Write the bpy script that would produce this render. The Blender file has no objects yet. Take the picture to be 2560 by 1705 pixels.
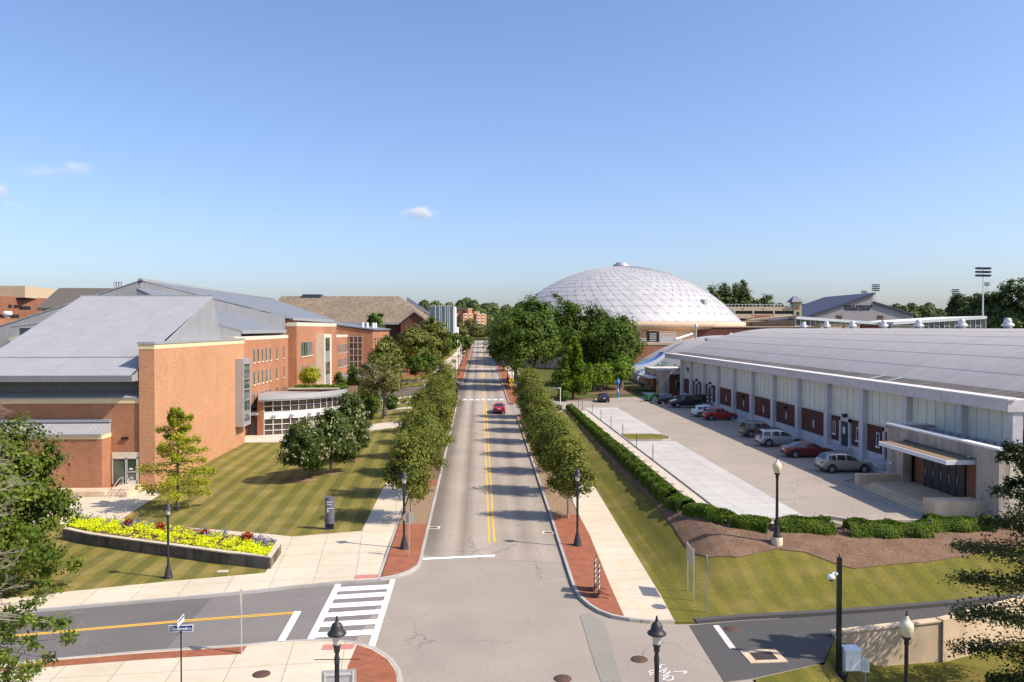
import bpy, bmesh, math, random
import numpy as np
from mathutils import Vector, Matrix
R = math.radians
sc = bpy.context.scene
col = sc.collection

# ---------------------------------------------------------------- camera, sky, sun, exposure
CAM_H, PITCH, YAW, LENS = 15.0, R(-0.935), R(2.30), 28.0
cd = bpy.data.cameras.new('camera'); cam = bpy.data.objects.new('camera', cd); col.objects.link(cam)
cam.location = (0, 0, CAM_H); cam.rotation_euler = (R(90) + PITCH, 0, -YAW)
cd.lens = LENS; cd.sensor_width = 36; cd.clip_start = 0.5; cd.clip_end = 9000
sc.camera = cam
SUN_EL, SUN_AZ = R(45.5), math.atan2(0.94, -0.343)      # azimuth measured from +Y towards +X
wd = bpy.data.worlds.new('World'); sc.world = wd; wd.use_nodes = True
wn = wd.node_tree; wn.nodes.clear()
sky = wn.nodes.new('ShaderNodeTexSky'); sky.sky_type = 'NISHITA'; sky.sun_disc = False
sky.sun_elevation = SUN_EL; sky.sun_rotation = SUN_AZ
sky.altitude = 150; sky.air_density = 1.0; sky.dust_density = 1.9; sky.ozone_density = 3.0
bg = wn.nodes.new('ShaderNodeBackground'); bg.inputs['Strength'].default_value = 0.15
wo = wn.nodes.new('ShaderNodeOutputWorld')
tint = wn.nodes.new('ShaderNodeMix'); tint.data_type = 'RGBA'; tint.blend_type = 'MULTIPLY'; tint.inputs[0].default_value = 1; tint.inputs[7].default_value = (.98, 1.0, 1.14, 1)
wn.links.new(sky.outputs[0], tint.inputs[6]); wn.links.new(tint.outputs[2], bg.inputs[0]); wn.links.new(bg.outputs[0], wo.inputs[0])
sl = bpy.data.lights.new('sun', 'SUN'); sl.energy = 5.0; sl.angle = R(0.53); sl.color = (1.0, 0.90, 0.76)
so = bpy.data.objects.new('sun', sl); col.objects.link(so)
sv = Vector((math.sin(SUN_AZ) * math.cos(SUN_EL), math.cos(SUN_AZ) * math.cos(SUN_EL), math.sin(SUN_EL)))
so.rotation_euler = (-sv).to_track_quat('-Z', 'Y').to_euler(); so.location = sv * 300
sc.view_settings.view_transform = 'Standard'; sc.view_settings.look = 'None'
sc.view_settings.exposure = 0.30; sc.view_settings.gamma = 1.0
sc.render.engine = 'CYCLES'
sc.cycles.max_bounces = 6; sc.cycles.diffuse_bounces = 3; sc.cycles.glossy_bounces = 3
sc.cycles.transmission_bounces = 4; sc.cycles.transparent_max_bounces = 8; sc.cycles.volume_bounces = 0

# ---------------------------------------------------------------- terrain
def ss(a, b, x):
    t = min(1, max(0, (x - a) / (b - a))); return t * t * (3 - 2 * t)
def pw(x, pts):
    if x <= pts[0][0]: return pts[0][1]
    for (a, va), (b, vb) in zip(pts, pts[1:]):
        if x <= b: return va + (vb - va) * (x - a) / (b - a)
    return pts[-1][1] + (x - pts[-1][0]) * 0.022
RP = [(45, 0), (60, .36), (128, 2.3), (183, 3.05), (285, 4.2), (460, 7.5)]
def rz(y): return pw(y, RP)
def T(x, y):
    r = rz(y)
    if x < -8.6:
        k = ss(-8.6, -26, x) if False else ss(8.6, 26, -x)
        L = pw(y, [(72, 0), (110, .35), (150, .9), (230, 3.5), (285, 4.2), (460, 7.5)])
        return r + (L - r) * k
    if x > 10:
        f = ss(41.5, 50.5, y)
        lot = 2.2 if y < 150 else max(2.2, rz(y) - .4)
        return r + (lot * f + r * (1 - f) - r) * ss(10.35, 15.2, x)
    return r

# picture point -> ground point (only used to read real positions off the site)
FPX = 2560 * LENS / 36
def ray(u, v):
    a = (u - 1280) / FPX; b = (852.5 - v) / FPX
    cp, sp = math.cos(PITCH), math.sin(PITCH)
    y = cp - b * sp; z = sp + b * cp
    cy, sy = math.cos(YAW), math.sin(YAW)
    return a * cy + y * sy, -a * sy + y * cy, z
CR = {'A': (0, 650), 'B': (600, 700), 'C': (900, 700), 'D': (1300, 620), 'E': (1900, 620), 'F': (1900, 940),
      'G': (1900, 1265), 'H': (1350, 1265), 'I': (0, 1265), 'J': (600, 1265), 'K': (0, 950), 'L': (600, 950)}
def nv(c, x, y): return CR[c][0] + x / 3.5636, CR[c][1] + y / 3.5636
def gp(u, v, off=0.0):
    r = ray(u, v); lo, hi = 15.0, None; y = 15.0
    while y < 1500:
        t = y / r[1]
        if CAM_H + r[2] * t < T(r[0] * t, y) + off: hi = y; break
        lo = y; y *= 1.02
    if hi is None: hi = 1500
    for _ in range(40):
        m = (lo + hi) / 2; t = m / r[1]
        if CAM_H + r[2] * t < T(r[0] * t, m) + off: hi = m
        else: lo = m
    t = hi / r[1]; return (r[0] * t, hi)
def g(c, x, y, off=0.0): return gp(*nv(c, x, y), off)
def G(c, pts, off=0.0): return [g(c, x, y, off) for x, y in pts]
def flat(c, x, y, z=0.0):
    r = ray(*nv(c, x, y)); t = (z - CAM_H) / r[2]; return (r[0] * t, r[1] * t)

# ---------------------------------------------------------------- materials
def nodes(name):
    m = bpy.data.materials.new(name); m.use_nodes = True
    nt = m.node_tree; b = nt.nodes['Principled BSDF']; return m, nt, b
def L_(nt, a, b): nt.links.new(a, b)
def nd(nt, t, **kw):
    n = nt.nodes.new(t)
    for k, v in kw.items():
        if k in n.inputs: n.inputs[k].default_value = v
        else: setattr(n, k, v)
    return n
def rgba(c): return (c[0], c[1], c[2], 1)
def mul(c, k): return tuple(min(1, x * k) for x in c)
def coords(nt, world):
    if world: return nd(nt, 'ShaderNodeNewGeometry').outputs['Position']
    return nd(nt, 'ShaderNodeTexCoord').outputs['Object']
def noise(nt, vec, scale, detail=4, rough=.55, stretch=None):
    if stretch:
        mp = nd(nt, 'ShaderNodeMapping'); mp.inputs['Scale'].default_value = stretch
        if len(stretch) > 3: pass
        L_(nt, vec, mp.inputs[0]); vec = mp.outputs[0]
    n = nd(nt, 'ShaderNodeTexNoise', Scale=scale, Detail=detail, Roughness=rough); L_(nt, vec, n.inputs['Vector'])
    return n.outputs[0]
def ramp(nt, fac, stops):
    r = nd(nt, 'ShaderNodeValToRGB'); el = r.color_ramp.elements
    el[0].position, el[0].color = stops[0][0], rgba(stops[0][1]); el[1].position, el[1].color = stops[-1][0], rgba(stops[-1][1])
    for p, c in stops[1:-1]:
        e = el.new(p); e.color = rgba(c)
    L_(nt, fac, r.inputs[0]); return r.outputs[0]
def mix(nt, fac, a, b, mode='MIX'):
    m = nd(nt, 'ShaderNodeMix'); m.data_type = 'RGBA'; m.blend_type = mode
    for s, v in ((0, fac), (6, a), (7, b)):
        if hasattr(v, 'is_linked'): L_(nt, v, m.inputs[s])
        else: m.inputs[s].default_value = v if s == 0 else rgba(v)
    return m.outputs[2]
def bump(nt, b, h, s=.3, d=.02):
    n = nd(nt, 'ShaderNodeBump', Strength=s, Distance=d); L_(nt, h, n.inputs['Height']); L_(nt, n.outputs[0], b.inputs['Normal'])
def simple(name, c, rough=.6, amt=.12, scale=6, metal=0, world=False, spec=.4, bp=0, big=0):
    m, nt, b = nodes(name)
    b.inputs['Roughness'].default_value = rough; b.inputs['Metallic'].default_value = metal
    b.inputs['Specular IOR Level'].default_value = spec
    if amt:
        v = coords(nt, world); f = noise(nt, v, scale, 5)
        o = ramp(nt, f, [(.3, mul(c, 1 - amt)), (.7, mul(c, 1 + amt))])
        if big:
            f2 = noise(nt, v, scale * .07, 3); o = mix(nt, 1, o, ramp(nt, f2, [(.35, (1 - big,) * 3), (.65, (1, 1, 1))]), 'MULTIPLY')
        L_(nt, o, b.inputs['Base Color'])
        if bp: bump(nt, b, f, bp)
    else: b.inputs['Base Color'].default_value = rgba(c)
    return m
def brick(name, c1, c2, mortar, bw=.24, bh=.085, ms=.012, stain=.15):
    m, nt, b = nodes(name); v = coords(nt, False)
    s = nd(nt, 'ShaderNodeSeparateXYZ'); L_(nt, v, s.inputs[0])
    a = nd(nt, 'ShaderNodeMath', operation='ADD'); L_(nt, s.outputs[0], a.inputs[0]); L_(nt, s.outputs[1], a.inputs[1])
    k = nd(nt, 'ShaderNodeCombineXYZ'); L_(nt, a.outputs[0], k.inputs[0]); L_(nt, s.outputs[2], k.inputs[1])
    t = nd(nt, 'ShaderNodeTexBrick', Color1=rgba(c1), Color2=rgba(c2), Mortar=rgba(mortar), Scale=1.0)
    t.inputs['Mortar Size'].default_value = ms; t.inputs['Brick Width'].default_value = bw; t.inputs['Row Height'].default_value = bh
    t.inputs['Mortar Smooth'].default_value = .3
    L_(nt, k.outputs[0], t.inputs['Vector'])
    f = noise(nt, v, .35, 5); o = mix(nt, 1, t.outputs[0], ramp(nt, f, [(.3, (1 - stain,) * 3), (.7, (1.04, 1.04, 1.04))]), 'MULTIPLY')
    st = noise(nt, v, 1.2, 4, .6, (.9, .9, .12)); o = mix(nt, 1, o, ramp(nt, st, [(.35, (1 - stain * .7,) * 3), (.6, (1, 1, 1))]), 'MULTIPLY')
    L_(nt, o, b.inputs['Base Color']); b.inputs['Roughness'].default_value = .85; b.inputs['Specular IOR Level'].default_value = .2
    bump(nt, b, t.outputs[1], -.25, .01)
    return m
def seam(name, c, axis, pitch, rough=.45, w=.06, dark=.78, metal=.25, amt=.025):
    """standing-seam or panelled surface: thin lines every `pitch` along x, y or z"""
    m, nt, b = nodes(name); v = coords(nt, False)
    s = nd(nt, 'ShaderNodeSeparateXYZ'); L_(nt, v, s.inputs[0])
    d = nd(nt, 'ShaderNodeMath', operation='DIVIDE'); L_(nt, s.outputs[axis], d.inputs[0]); d.inputs[1].default_value = pitch
    fr = nd(nt, 'ShaderNodeMath', operation='FRACT'); L_(nt, d.outputs[0], fr.inputs[0])
    lt = nd(nt, 'ShaderNodeMath', operation='LESS_THAN'); L_(nt, fr.outputs[0], lt.inputs[0]); lt.inputs[1].default_value = w
    fl = nd(nt, 'ShaderNodeMath', operation='FLOOR'); L_(nt, d.outputs[0], fl.inputs[0])
    wn_ = nd(nt, 'ShaderNodeTexWhiteNoise'); wn_.noise_dimensions = '1D'; L_(nt, fl.outputs[0], wn_.inputs['W'])
    base = ramp(nt, wn_.outputs[0], [(0, mul(c, 1 - amt)), (1, mul(c, 1 + amt))])
    f = noise(nt, v, .6, 5); base = mix(nt, 1, base, ramp(nt, f, [(.3, (.9, .9, .9)), (.7, (1.03, 1.03, 1.03))]), 'MULTIPLY')
    o = mix(nt, lt.outputs[0], base, mul(c, dark))
    L_(nt, o, b.inputs['Base Color']); b.inputs['Roughness'].default_value = rough; b.inputs['Metallic'].default_value = metal
    b.inputs['Specular IOR Level'].default_value = .4
    bump(nt, b, lt.outputs[0], .5, .03)
    return m
def glass(name, c=(.02, .025, .03), rough=.06, spec=.7):
    m, nt, b = nodes(name); v = coords(nt, False)
    f = noise(nt, v, .5, 2); L_(nt, ramp(nt, f, [(.35, mul(c, .6)), (.65, mul(c, 1.6))]), b.inputs['Base Color'])
    b.inputs['Roughness'].default_value = rough; b.inputs['Specular IOR Level'].default_value = spec
    return m
def paint(name, c, rough=.25, coat=.6, metal=.0):
    m, nt, b = nodes(name); b.inputs['Base Color'].default_value = rgba(c); b.inputs['Roughness'].default_value = rough
    b.inputs['Metallic'].default_value = metal; b.inputs['Coat Weight'].default_value = coat; b.inputs['Coat Roughness'].default_value = .05
    v = coords(nt, False); f = noise(nt, v, 40, 2); L_(nt, ramp(nt, f, [(.3, mul(c, .93)), (.7, mul(c, 1.05))]), b.inputs['Base Color'])
    return m
def asphalt(name, c, crack=.5, tracks=None, spots=.12):
    m, nt, b = nodes(name); v = coords(nt, True)
    f1 = noise(nt, v, 9, 6, .7); o = ramp(nt, f1, [(.25, mul(c, .80)), (.75, mul(c, 1.18))])
    fine = noise(nt, v, 60, 2, .6); o = mix(nt, 1, o, ramp(nt, fine, [(.3, (.88, .88, .88)), (.7, (1.08, 1.08, 1.08))]), 'MULTIPLY')
    f2 = noise(nt, v, .22, 4); o = mix(nt, 1, o, ramp(nt, f2, [(.3, (1 - spots,) * 3), (.7, (1.05, 1.04, 1.02))]), 'MULTIPLY')
    if tracks:        # tyre-polished lanes: darker oil bands along the road at fixed x
        s = nd(nt, 'ShaderNodeSeparateXYZ'); L_(nt, v, s.inputs[0])
        wob = noise(nt, v, .25, 3, .5, (1, .15, 1))
        ad = nd(nt, 'ShaderNodeMath', operation='MULTIPLY_ADD'); L_(nt, wob, ad.inputs[0]); ad.inputs[1].default_value = .5; L_(nt, s.outputs[0], ad.inputs[2])
        mr = nd(nt, 'ShaderNodeMapRange'); mr.inputs['From Min'].default_value = -4; mr.inputs['From Max'].default_value = 6; L_(nt, ad.outputs[0], mr.inputs[0])
        tr = ramp(nt, mr.outputs[0], [((x + 4) / 10, (k,) * 3) for x, k in tracks])
        gate = noise(nt, v, .08, 2); 
        sy = nd(nt, 'ShaderNodeMapRange'); sy.inputs['From Min'].default_value = 44; sy.inputs['From Max'].default_value = 56; L_(nt, s.outputs[1], sy.inputs[0])
        o = mix(nt, sy.outputs[0], o, mix(nt, 1, o, tr, 'MULTIPLY'))
    if crack:
        dist = noise(nt, v, 1.5, 3); dm = nd(nt, 'ShaderNodeVectorMath', operation='MULTIPLY_ADD')
        nc = nd(nt, 'ShaderNodeTexNoise', Scale=.9, Detail=3); L_(nt, v, nc.inputs['Vector'])
        L_(nt, nc.outputs[1], dm.inputs[0]); dm.inputs[1].default_value = (1.6, 1.6, 0); L_(nt, v, dm.inputs[2])
        vo = nd(nt, 'ShaderNodeTexVoronoi', Scale=.22); vo.feature = 'DISTANCE_TO_EDGE'; L_(nt, dm.outputs[0], vo.inputs['Vector'])
        cm = ramp(nt, vo.outputs[0], [(0, (1 - crack,) * 3), (.012, (1, 1, 1))])
        gate = ramp(nt, noise(nt, v, .12, 2), [(.45, (0, 0, 0)), (.6, (1, 1, 1))])
        o = mix(nt, gate, o, mix(nt, 1, o, cm, 'MULTIPLY'))
    L_(nt, o, b.inputs['Base Color']); b.inputs['Roughness'].default_value = .9; b.inputs['Specular IOR Level'].default_value = .25
    bump(nt, b, f1, .25, .02)
    return m
def grass(name, c1, c2, dry, ang=0.0, pitch=2.6, stripe=.35, dryness=.5):
    m, nt, b = nodes(name); v = coords(nt, True)
    f = noise(nt, v, 7, 6, .7); o = ramp(nt, f, [(.28, c1), (.72, c2)])
    fine = noise(nt, v, 45, 3, .7); o = mix(nt, 1, o, ramp(nt, fine, [(.3, (.6, .64, .55)), (.7, (1.25, 1.2, 1.1))]), 'MULTIPLY')
    d1 = noise(nt, v, .35, 5, .65); o = mix(nt, ramp(nt, d1, [(.62 - .25 * dryness, (0, 0, 0)), (.85 - .15 * dryness, (1, 1, 1))]), o, mix(nt, .35, dry, o))
    if stripe:
        mp = nd(nt, 'ShaderNodeMapping'); mp.inputs['Rotation'].default_value = (0, 0, ang); L_(nt, v, mp.inputs[0])
        w = nd(nt, 'ShaderNodeTexWave', Scale=.5 / pitch * .63, Distortion=1.2, Detail=2); w.inputs['Detail Scale'].default_value = .4
        L_(nt, mp.outputs[0], w.inputs['Vector'])
        o = mix(nt, 1, o, ramp(nt, w.outputs[1], [(.35, (1 - stripe, 1 - stripe * .8, 1 - stripe)), (.65, (1.12, 1.08, 1.0))]), 'MULTIPLY')
    L_(nt, o, b.inputs['Base Color']); b.inputs['Roughness'].default_value = .9; b.inputs['Specular IOR Level'].default_value = .15
    bump(nt, b, fine, .7, .05)
    return m
def concrete(name, c, joint=None, stain=.14, rust=0, streak=0):
    m, nt, b = nodes(name); v = coords(nt, True)
    f = noise(nt, v, 1.6, 6, .65); o = ramp(nt, f, [(.3, mul(c, .92)), (.7, mul(c, 1.05))])
    fine = noise(nt, v, 30, 3, .6); o = mix(nt, 1, o, ramp(nt, fine, [(.3, (.95,) * 3), (.7, (1.03,) * 3)]), 'MULTIPLY')
    f2 = noise(nt, v, .28, 4); o = mix(nt, 1, o, ramp(nt, f2, [(.32, (1 - stain, 1 - stain * 1.1, 1 - stain * 1.25)), (.62, (1, 1, 1))]), 'MULTIPLY')
    if joint:
        br = nd(nt, 'ShaderNodeTexBrick', Color1=(1, 1, 1, 1), Color2=(.93, .93, .93, 1), Mortar=(.62, .6, .57, 1), Scale=1.0)
        br.offset = 0; br.inputs['Mortar Size'].default_value = .025; br.inputs['Brick Width'].default_value = joint[0]; br.inputs['Row Height'].default_value = joint[1]
        mp = nd(nt, 'ShaderNodeMapping'); mp.inputs['Rotation'].default_value = (0, 0, joint[2] if len(joint) > 2 else 0); L_(nt, v, mp.inputs[0])
        L_(nt, mp.outputs[0], br.inputs['Vector']); o = mix(nt, 1, o, br.outputs[0], 'MULTIPLY')
    if streak:
        s1 = noise(nt, v, 1.3, 6, .7, (1.0, 1.0, .3)); o = mix(nt, 1, o, ramp(nt, s1, [(.36, (1 - streak, 1 - streak, 1 - streak)), (.58, (1.03, 1.02, 1.0))]), 'MULTIPLY')
    if rust:
        r1 = noise(nt, v, .8, 5, .7, (1.6, .35, 1)); o = mix(nt, ramp(nt, r1, [(.52, (0, 0, 0)), (.75, (rust,) * 3)]), o, (.62, .40, .16))
    L_(nt, o, b.inputs['Base Color']); b.inputs['Roughness'].default_value = .85; b.inputs['Specular IOR Level'].default_value = .25
    bump(nt, b, f, .12, .02)
    return m
def leafmat(name, dark, light, accent=None, transl=.25, rough=.5):
    m, nt, b = nodes(name)
    at_ = nd(nt, 'ShaderNodeAttribute'); at_.attribute_name = 'tint'
    st = [(0, dark), (.85, light)] + ([(1.0, accent)] if accent else [])
    if not accent: st[-1] = (1, light)
    o = ramp(nt, at_.outputs['Fac'], st)
    L_(nt, o, b.inputs['Base Color']); b.inputs['Roughness'].default_value = .6; b.inputs['Specular IOR Level'].default_value = .18
    tr = nd(nt, 'ShaderNodeBsdfTranslucent'); L_(nt, mix(nt, 1, o, (1.3, 1.5, .6), 'MULTIPLY'), tr.inputs[0])
    mx = nd(nt, 'ShaderNodeMixShader'); mx.inputs[0].default_value = transl
    out = nt.nodes['Material Output']
    L_(nt, b.outputs[0], mx.inputs[1]); L_(nt, tr.outputs[0], mx.inputs[2]); L_(nt, mx.outputs[0], out.inputs[0])
    return m

MT = {}
def mk():
    W = MT
    W['road'] = asphalt('road_asphalt', (.375, .318, .258), .35, [(-3.7, .40), (-2.9, .50), (-2.2, .90), (-1.6, 1.05), (-.9, .62), (-.1, 1.02), (.6, 1.06), (1.9, .84), (2.6, 1.0), (3.4, .74), (4.4, 1.0), (5.3, .86)])
    W['junction'] = asphalt('junction_asphalt', (.33, .283, .235), .4)
    W['side_road'] = asphalt('side_road_asphalt', (.205, .185, .172), .2)
    W['side_road_dark'] = asphalt('side_road_dark_asphalt', (.150, .138, .132), .3)
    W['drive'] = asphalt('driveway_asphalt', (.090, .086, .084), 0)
    W['lot'] = asphalt('car_park_asphalt', (.35, .298, .245), .3)
    W['patch'] = asphalt('patch_asphalt', (.27, .25, .215), .3)
    W['walk'] = concrete('pale_concrete', (.63, .54, .405), (2.4, 2.4, R(-6)), .10)
    W['walk_rust'] = concrete('rusty_concrete', (.62, .53, .40), (30, 1.6, 0), .08, .38)
    W['slab'] = concrete('car_park_slab', (.50, .475, .435), (2.6, 3.0, 0), .12)
    W['plaza'] = concrete('plaza_concrete', (.62, .54, .435), (4, 4, 0), .1)
    W['kerb'] = concrete('granite_kerb', (.43, .41, .38), None, .2)
    W['stone'] = concrete('weathered_stone', (.50, .43, .37), None, .30, 0, .38)
    W['wallconc'] = concrete('retaining_concrete', (.68, .53, .37), None, .2, 0, .14)
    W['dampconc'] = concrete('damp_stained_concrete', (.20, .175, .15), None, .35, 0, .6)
    W['limestone'] = simple('limestone', (.62, .55, .42), .8, .08, 2, spec=.2)
    W['cream'] = simple('cream_band', (.72, .56, .33), .8, .06, 2, spec=.2)
    W['white'] = simple('white_marking', (.80, .79, .76), .7, .05, 9, world=True)
    W['worn'] = simple('worn_white_marking', (.60, .575, .53), .8, .2, 5, world=True)
    W['yellow'] = simple('yellow_marking', (.76, .44, .05), .7, .10, 9, world=True)
    W['lawn'] = grass('mown_lawn', (.125, .125, .026), (.245, .215, .058), (.36, .26, .11), R(-2), 1.75, .26, .75)
    W['lawn2'] = grass('bank_lawn', (.105, .110, .018), (.19, .172, .038), (.30, .21, .08), R(-1), 1.3, .07, .6)
    W['verge'] = grass('verge_lawn', (.11, .095, .018), (.21, .165, .04), (.26, .19, .075), R(-20), 3, .12, .5)
    W['far_grass'] = grass('far_grass', (.06, .075, .02), (.11, .115, .03), (.2, .16, .06), 0, 3, 0, .2)
    W['mulch'] = simple('bark_mulch', (.20, .125, .082), .95, .55, 14, world=True, bp=.9, spec=.1, big=.25)
    W['mulch_light'] = simple('dry_mulch', (.27, .185, .115), .95, .45, 16, world=True, bp=.9, spec=.1)
    W['gravel'] = simple('river_gravel', (.50, .43, .34), .9, .35, 9, world=True, bp=.8)
    W['brickpave'] = brickpave()
    W['tactile'] = simple('tactile_paving', (.48, .20, .16), .8, .1, 20, world=True)
    W['brick_a'] = brick('orange_brick', (.54, .255, .125), (.44, .19, .092), (.52, .36, .23), .30, .13, .014, .07)
    W['brick_b'] = brick('red_brick', (.45, .19, .095), (.37, .145, .075), (.42, .27, .17), .30, .13, .012, .14)
    W['brick_e'] = brick('dull_red_brick', (.30, .115, .066), (.25, .095, .055), (.30, .18, .12), .30, .13, .012, .14)
    W['brick_c'] = brick('brown_brick', (.17, .065, .045), (.13, .048, .036), (.16, .09, .07), .30, .12, .012, .1)
    W['brick_d'] = brick('maroon_brick', (.14, .05, .038), (.11, .04, .031), (.14, .08, .06), .3, .12, .01, .15)
    W['roof_y'] = seam('grey_seam_roof', (.335, .335, .345), 0, .45, .6, .10, .70, .0)
    W['roof_x'] = seam('blue_grey_seam_roof', (.185, .200, .225), 1, .45, .6, .10, .70, .0)
    W['siding'] = seam('grey_metal_siding', (.21, .215, .225), 0, .5, .6, .06, .72, .0)
    W['siding_y'] = seam('pale_metal_siding', (.27, .275, .28), 1, .5, .6, .06, .78, .0)
    W['metal'] = simple('grey_metal_trim', (.40, .40, .405), .4, .06, 3, .3)
    W['metal_white'] = simple('white_metal', (.72, .72, .70), .5, .04, 3)
    W['alu'] = simple('aluminium', (.66, .65, .64), .35, .05, 3, .5)
    W['hall_roof'] = seam('barrel_roof_sheet', (.40, .372, .352), 1, .95, .7, .08, .80, .0, .04)
    W['shingle'] = seam('dark_gutter_slates', (.125, .11, .095), 1, 1.35, .8, .09, .35, 0, .2)
    W['fascia'] = simple('pale_mauve_fascia', (.60, .545, .525), .75, .12, 1.4, spec=.2)
    W['pilaster'] = simple('grey_pilaster', (.58, .545, .535), .8, .08, 2, spec=.2)
    W['plinth'] = simple('grey_plinth', (.54, .52, .51), .85, .14, 1.5, spec=.2)
    W['panel'] = simple('translucent_panel', (.66, .675, .55), .45, .06, 1.0, spec=.4)
    W['mullion'] = simple('panel_mullion', (.66, .65, .60), .5, .04, 3)
    W['glass'] = glass('dark_glass')
    W['glass_g'] = glass('green_glass', (.06, .085, .07), .05, .8)
    W['glass_t'] = glass('teal_glass', (.15, .33, .32), .3, .3)
    W['glass_p'] = glass('pavilion_glass', (.045, .035, .028), .04, .9)
    W['carglass'] = glass('car_glass', (.018, .022, .026), .03, .9)
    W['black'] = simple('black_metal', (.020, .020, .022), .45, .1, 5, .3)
    W['lampblack'] = simple('charcoal_cast_iron', (.035, .035, .038), .5, .15, 6, .2)
    W['rubber'] = simple('tyre_rubber', (.016, .016, .016), .85, .1, 10)
    W['rim'] = simple('alloy_rim', (.42, .42, .43), .35, .1, 8, .7)
    W['globe'] = simple('milky_globe', (.70, .62, .42), .25, .12, 4, spec=.6)
    W['frost'] = simple('frosted_lens', (.55, .50, .45), .3, .08, 4)
    W['galv'] = simple('galvanised_steel', (.46, .46, .46), .5, .1, 8, .4)
    W['tan_sign'] = simple('tan_sign_back', (.42, .36, .28), .6, .06, 4)
    W['white_paint'] = simple('white_enamel', (.80, .80, .80), .4, .03, 4)
    W['blue_sign'] = simple('navy_sign_sheet', (.006, .035, .16), .4, .08, 4)
    W['blue'] = simple('bright_blue', (.03, .20, .62), .45, .08, 3)
    W['yellow_sign'] = simple('yellow_sign_sheet', (.82, .50, .01), .45, .04, 4)
    W['grey_sign'] = simple('slate_sign_panel', (.115, .12, .145), .5, .1, 2)
    W['red_paint'] = simple('red_enamel', (.42, .03, .03), .4, .06, 4)
    W['orange'] = simple('safety_orange', (.85, .22, .03), .5, .05, 4)
    W['green_bin'] = simple('green_plastic', (.03, .17, .07), .5, .1, 4)
    W['iron'] = simple('rusty_iron', (.10, .055, .04), .8, .3, 12, world=False)
    W['bark'] = simple('grey_brown_bark', (.15, .115, .085), .95, .35, 7, bp=.6)
    W['bark_pale'] = simple('pale_bark', (.30, .26, .21), .95, .25, 7, bp=.6)
    W['twig'] = simple('dead_grey_twig', (.29, .245, .20), .95, .2, 7)
    W['wood'] = simple('weathered_timber', (.36, .31, .24), .9, .25, 5)
    W['thatch'] = thatch()
    W['dark_shingle'] = simple('dark_shingle_roof', (.115, .10, .085), .95, .2, 8, bp=.4)
    W['tan_block'] = simple('tan_precast', (.56, .42, .30), .85, .07, 1, spec=.2)
    W['tan_wall'] = simple('tan_render', (.50, .39, .26), .85, .06, 1, spec=.2)
    W['mauve_metal'] = seam('mauve_metal_siding', (.36, .32, .32), 0, 1.2, .6, .05, .9, .05)
    W['navy_trim'] = simple('navy_roof_edge', (.05, .055, .09), .6, .1, 2)
    W['dome'] = simple('white_dome_panel', (.46, .45, .445), .45, .14, .35, .1, spec=.4)
    W['dome_rib'] = simple('grey_dome_seam', (.30, .29, .30), .5, .05, 2, .1)
    W['redwood'] = seam('red_brown_boards', (.24, .095, .06), 1, .35, .7, .08, .6, 0)
    W['leaf_oak'] = leafmat('oak_leaf', (.032, .066, .007), (.13, .175, .018), (.27, .26, .045))
    W['leaf_pear'] = leafmat('street_tree_leaf', (.066, .090, .012), (.195, .205, .034), (.31, .29, .075))
    W['leaf_cypress'] = leafmat('cypress_leaf', (.15, .185, .010), (.38, .38, .02), (.50, .46, .04))
    W['leaf_lilac'] = leafmat('lilac_leaf', (.028, .055, .010), (.095, .13, .025), (.18, .18, .05))
    W['blossom'] = leafmat('cream_blossom', (.42, .38, .22), (.62, .56, .36), None, .15)
    W['leaf_maple'] = leafmat('maple_leaf', (.030, .068, .008), (.118, .172, .022), (.20, .235, .045))
    W['leaf_lime'] = leafmat('lime_green_leaf', (.065, .125, .010), (.19, .27, .022), (.29, .35, .05))
    W['leaf_gold'] = leafmat('golden_green_leaf', (.065, .09, .014), (.19, .205, .04), (.30, .28, .08))
    W['leaf_dry'] = leafmat('dry_green_leaf', (.09, .095, .03), (.20, .19, .06), (.30, .26, .12))
    W['leaf_yew'] = leafmat('yew_leaf', (.032, .07, .005), (.125, .185, .012), (.24, .30, .03))
    W['leaf_hemlock'] = leafmat('hemlock_leaf', (.024, .040, .012), (.075, .095, .025), (.14, .15, .04))
    W['leaf_far'] = leafmat('far_leaf', (.045, .07, .024), (.12, .15, .042), (.18, .19, .06), .12)
    W['leaf_chart'] = leafmat('chartreuse_leaf', (.48, .52, .01), (.80, .80, .02), None, .3)
    W['flower_blue'] = leafmat('blue_flower', (.12, .12, .2), (.25, .24, .36), None, .1)
    W['flower_red'] = leafmat('red_flower', (.05, .04, .02), (.5, .05, .02), (.7, .12, .02), .1)
    W['skin'] = simple('skin', (.45, .27, .19), .6, .03, 5)
    W['cloth_dark'] = simple('dark_clothing', (.015, .016, .02), .9, .1, 9)
    W['cloth_red'] = simple('red_clothing', (.4, .03, .03), .9, .1, 9)
    W['letter_w'] = simple('white_lettering', (.78, .78, .78), .5, 0)
    W['letter_k'] = simple('dark_lettering', (.02, .02, .03), .5, 0)
    W['tail'] = simple('red_lamp_lens', (.28, .01, .012), .2, .05, 6, spec=.7)
    W['amber'] = simple('clear_lamp_lens', (.62, .60, .55), .12, .05, 6, spec=.8)
    W['dark_door'] = simple('charcoal_door', (.030, .034, .042), .5, .1, 3)
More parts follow.
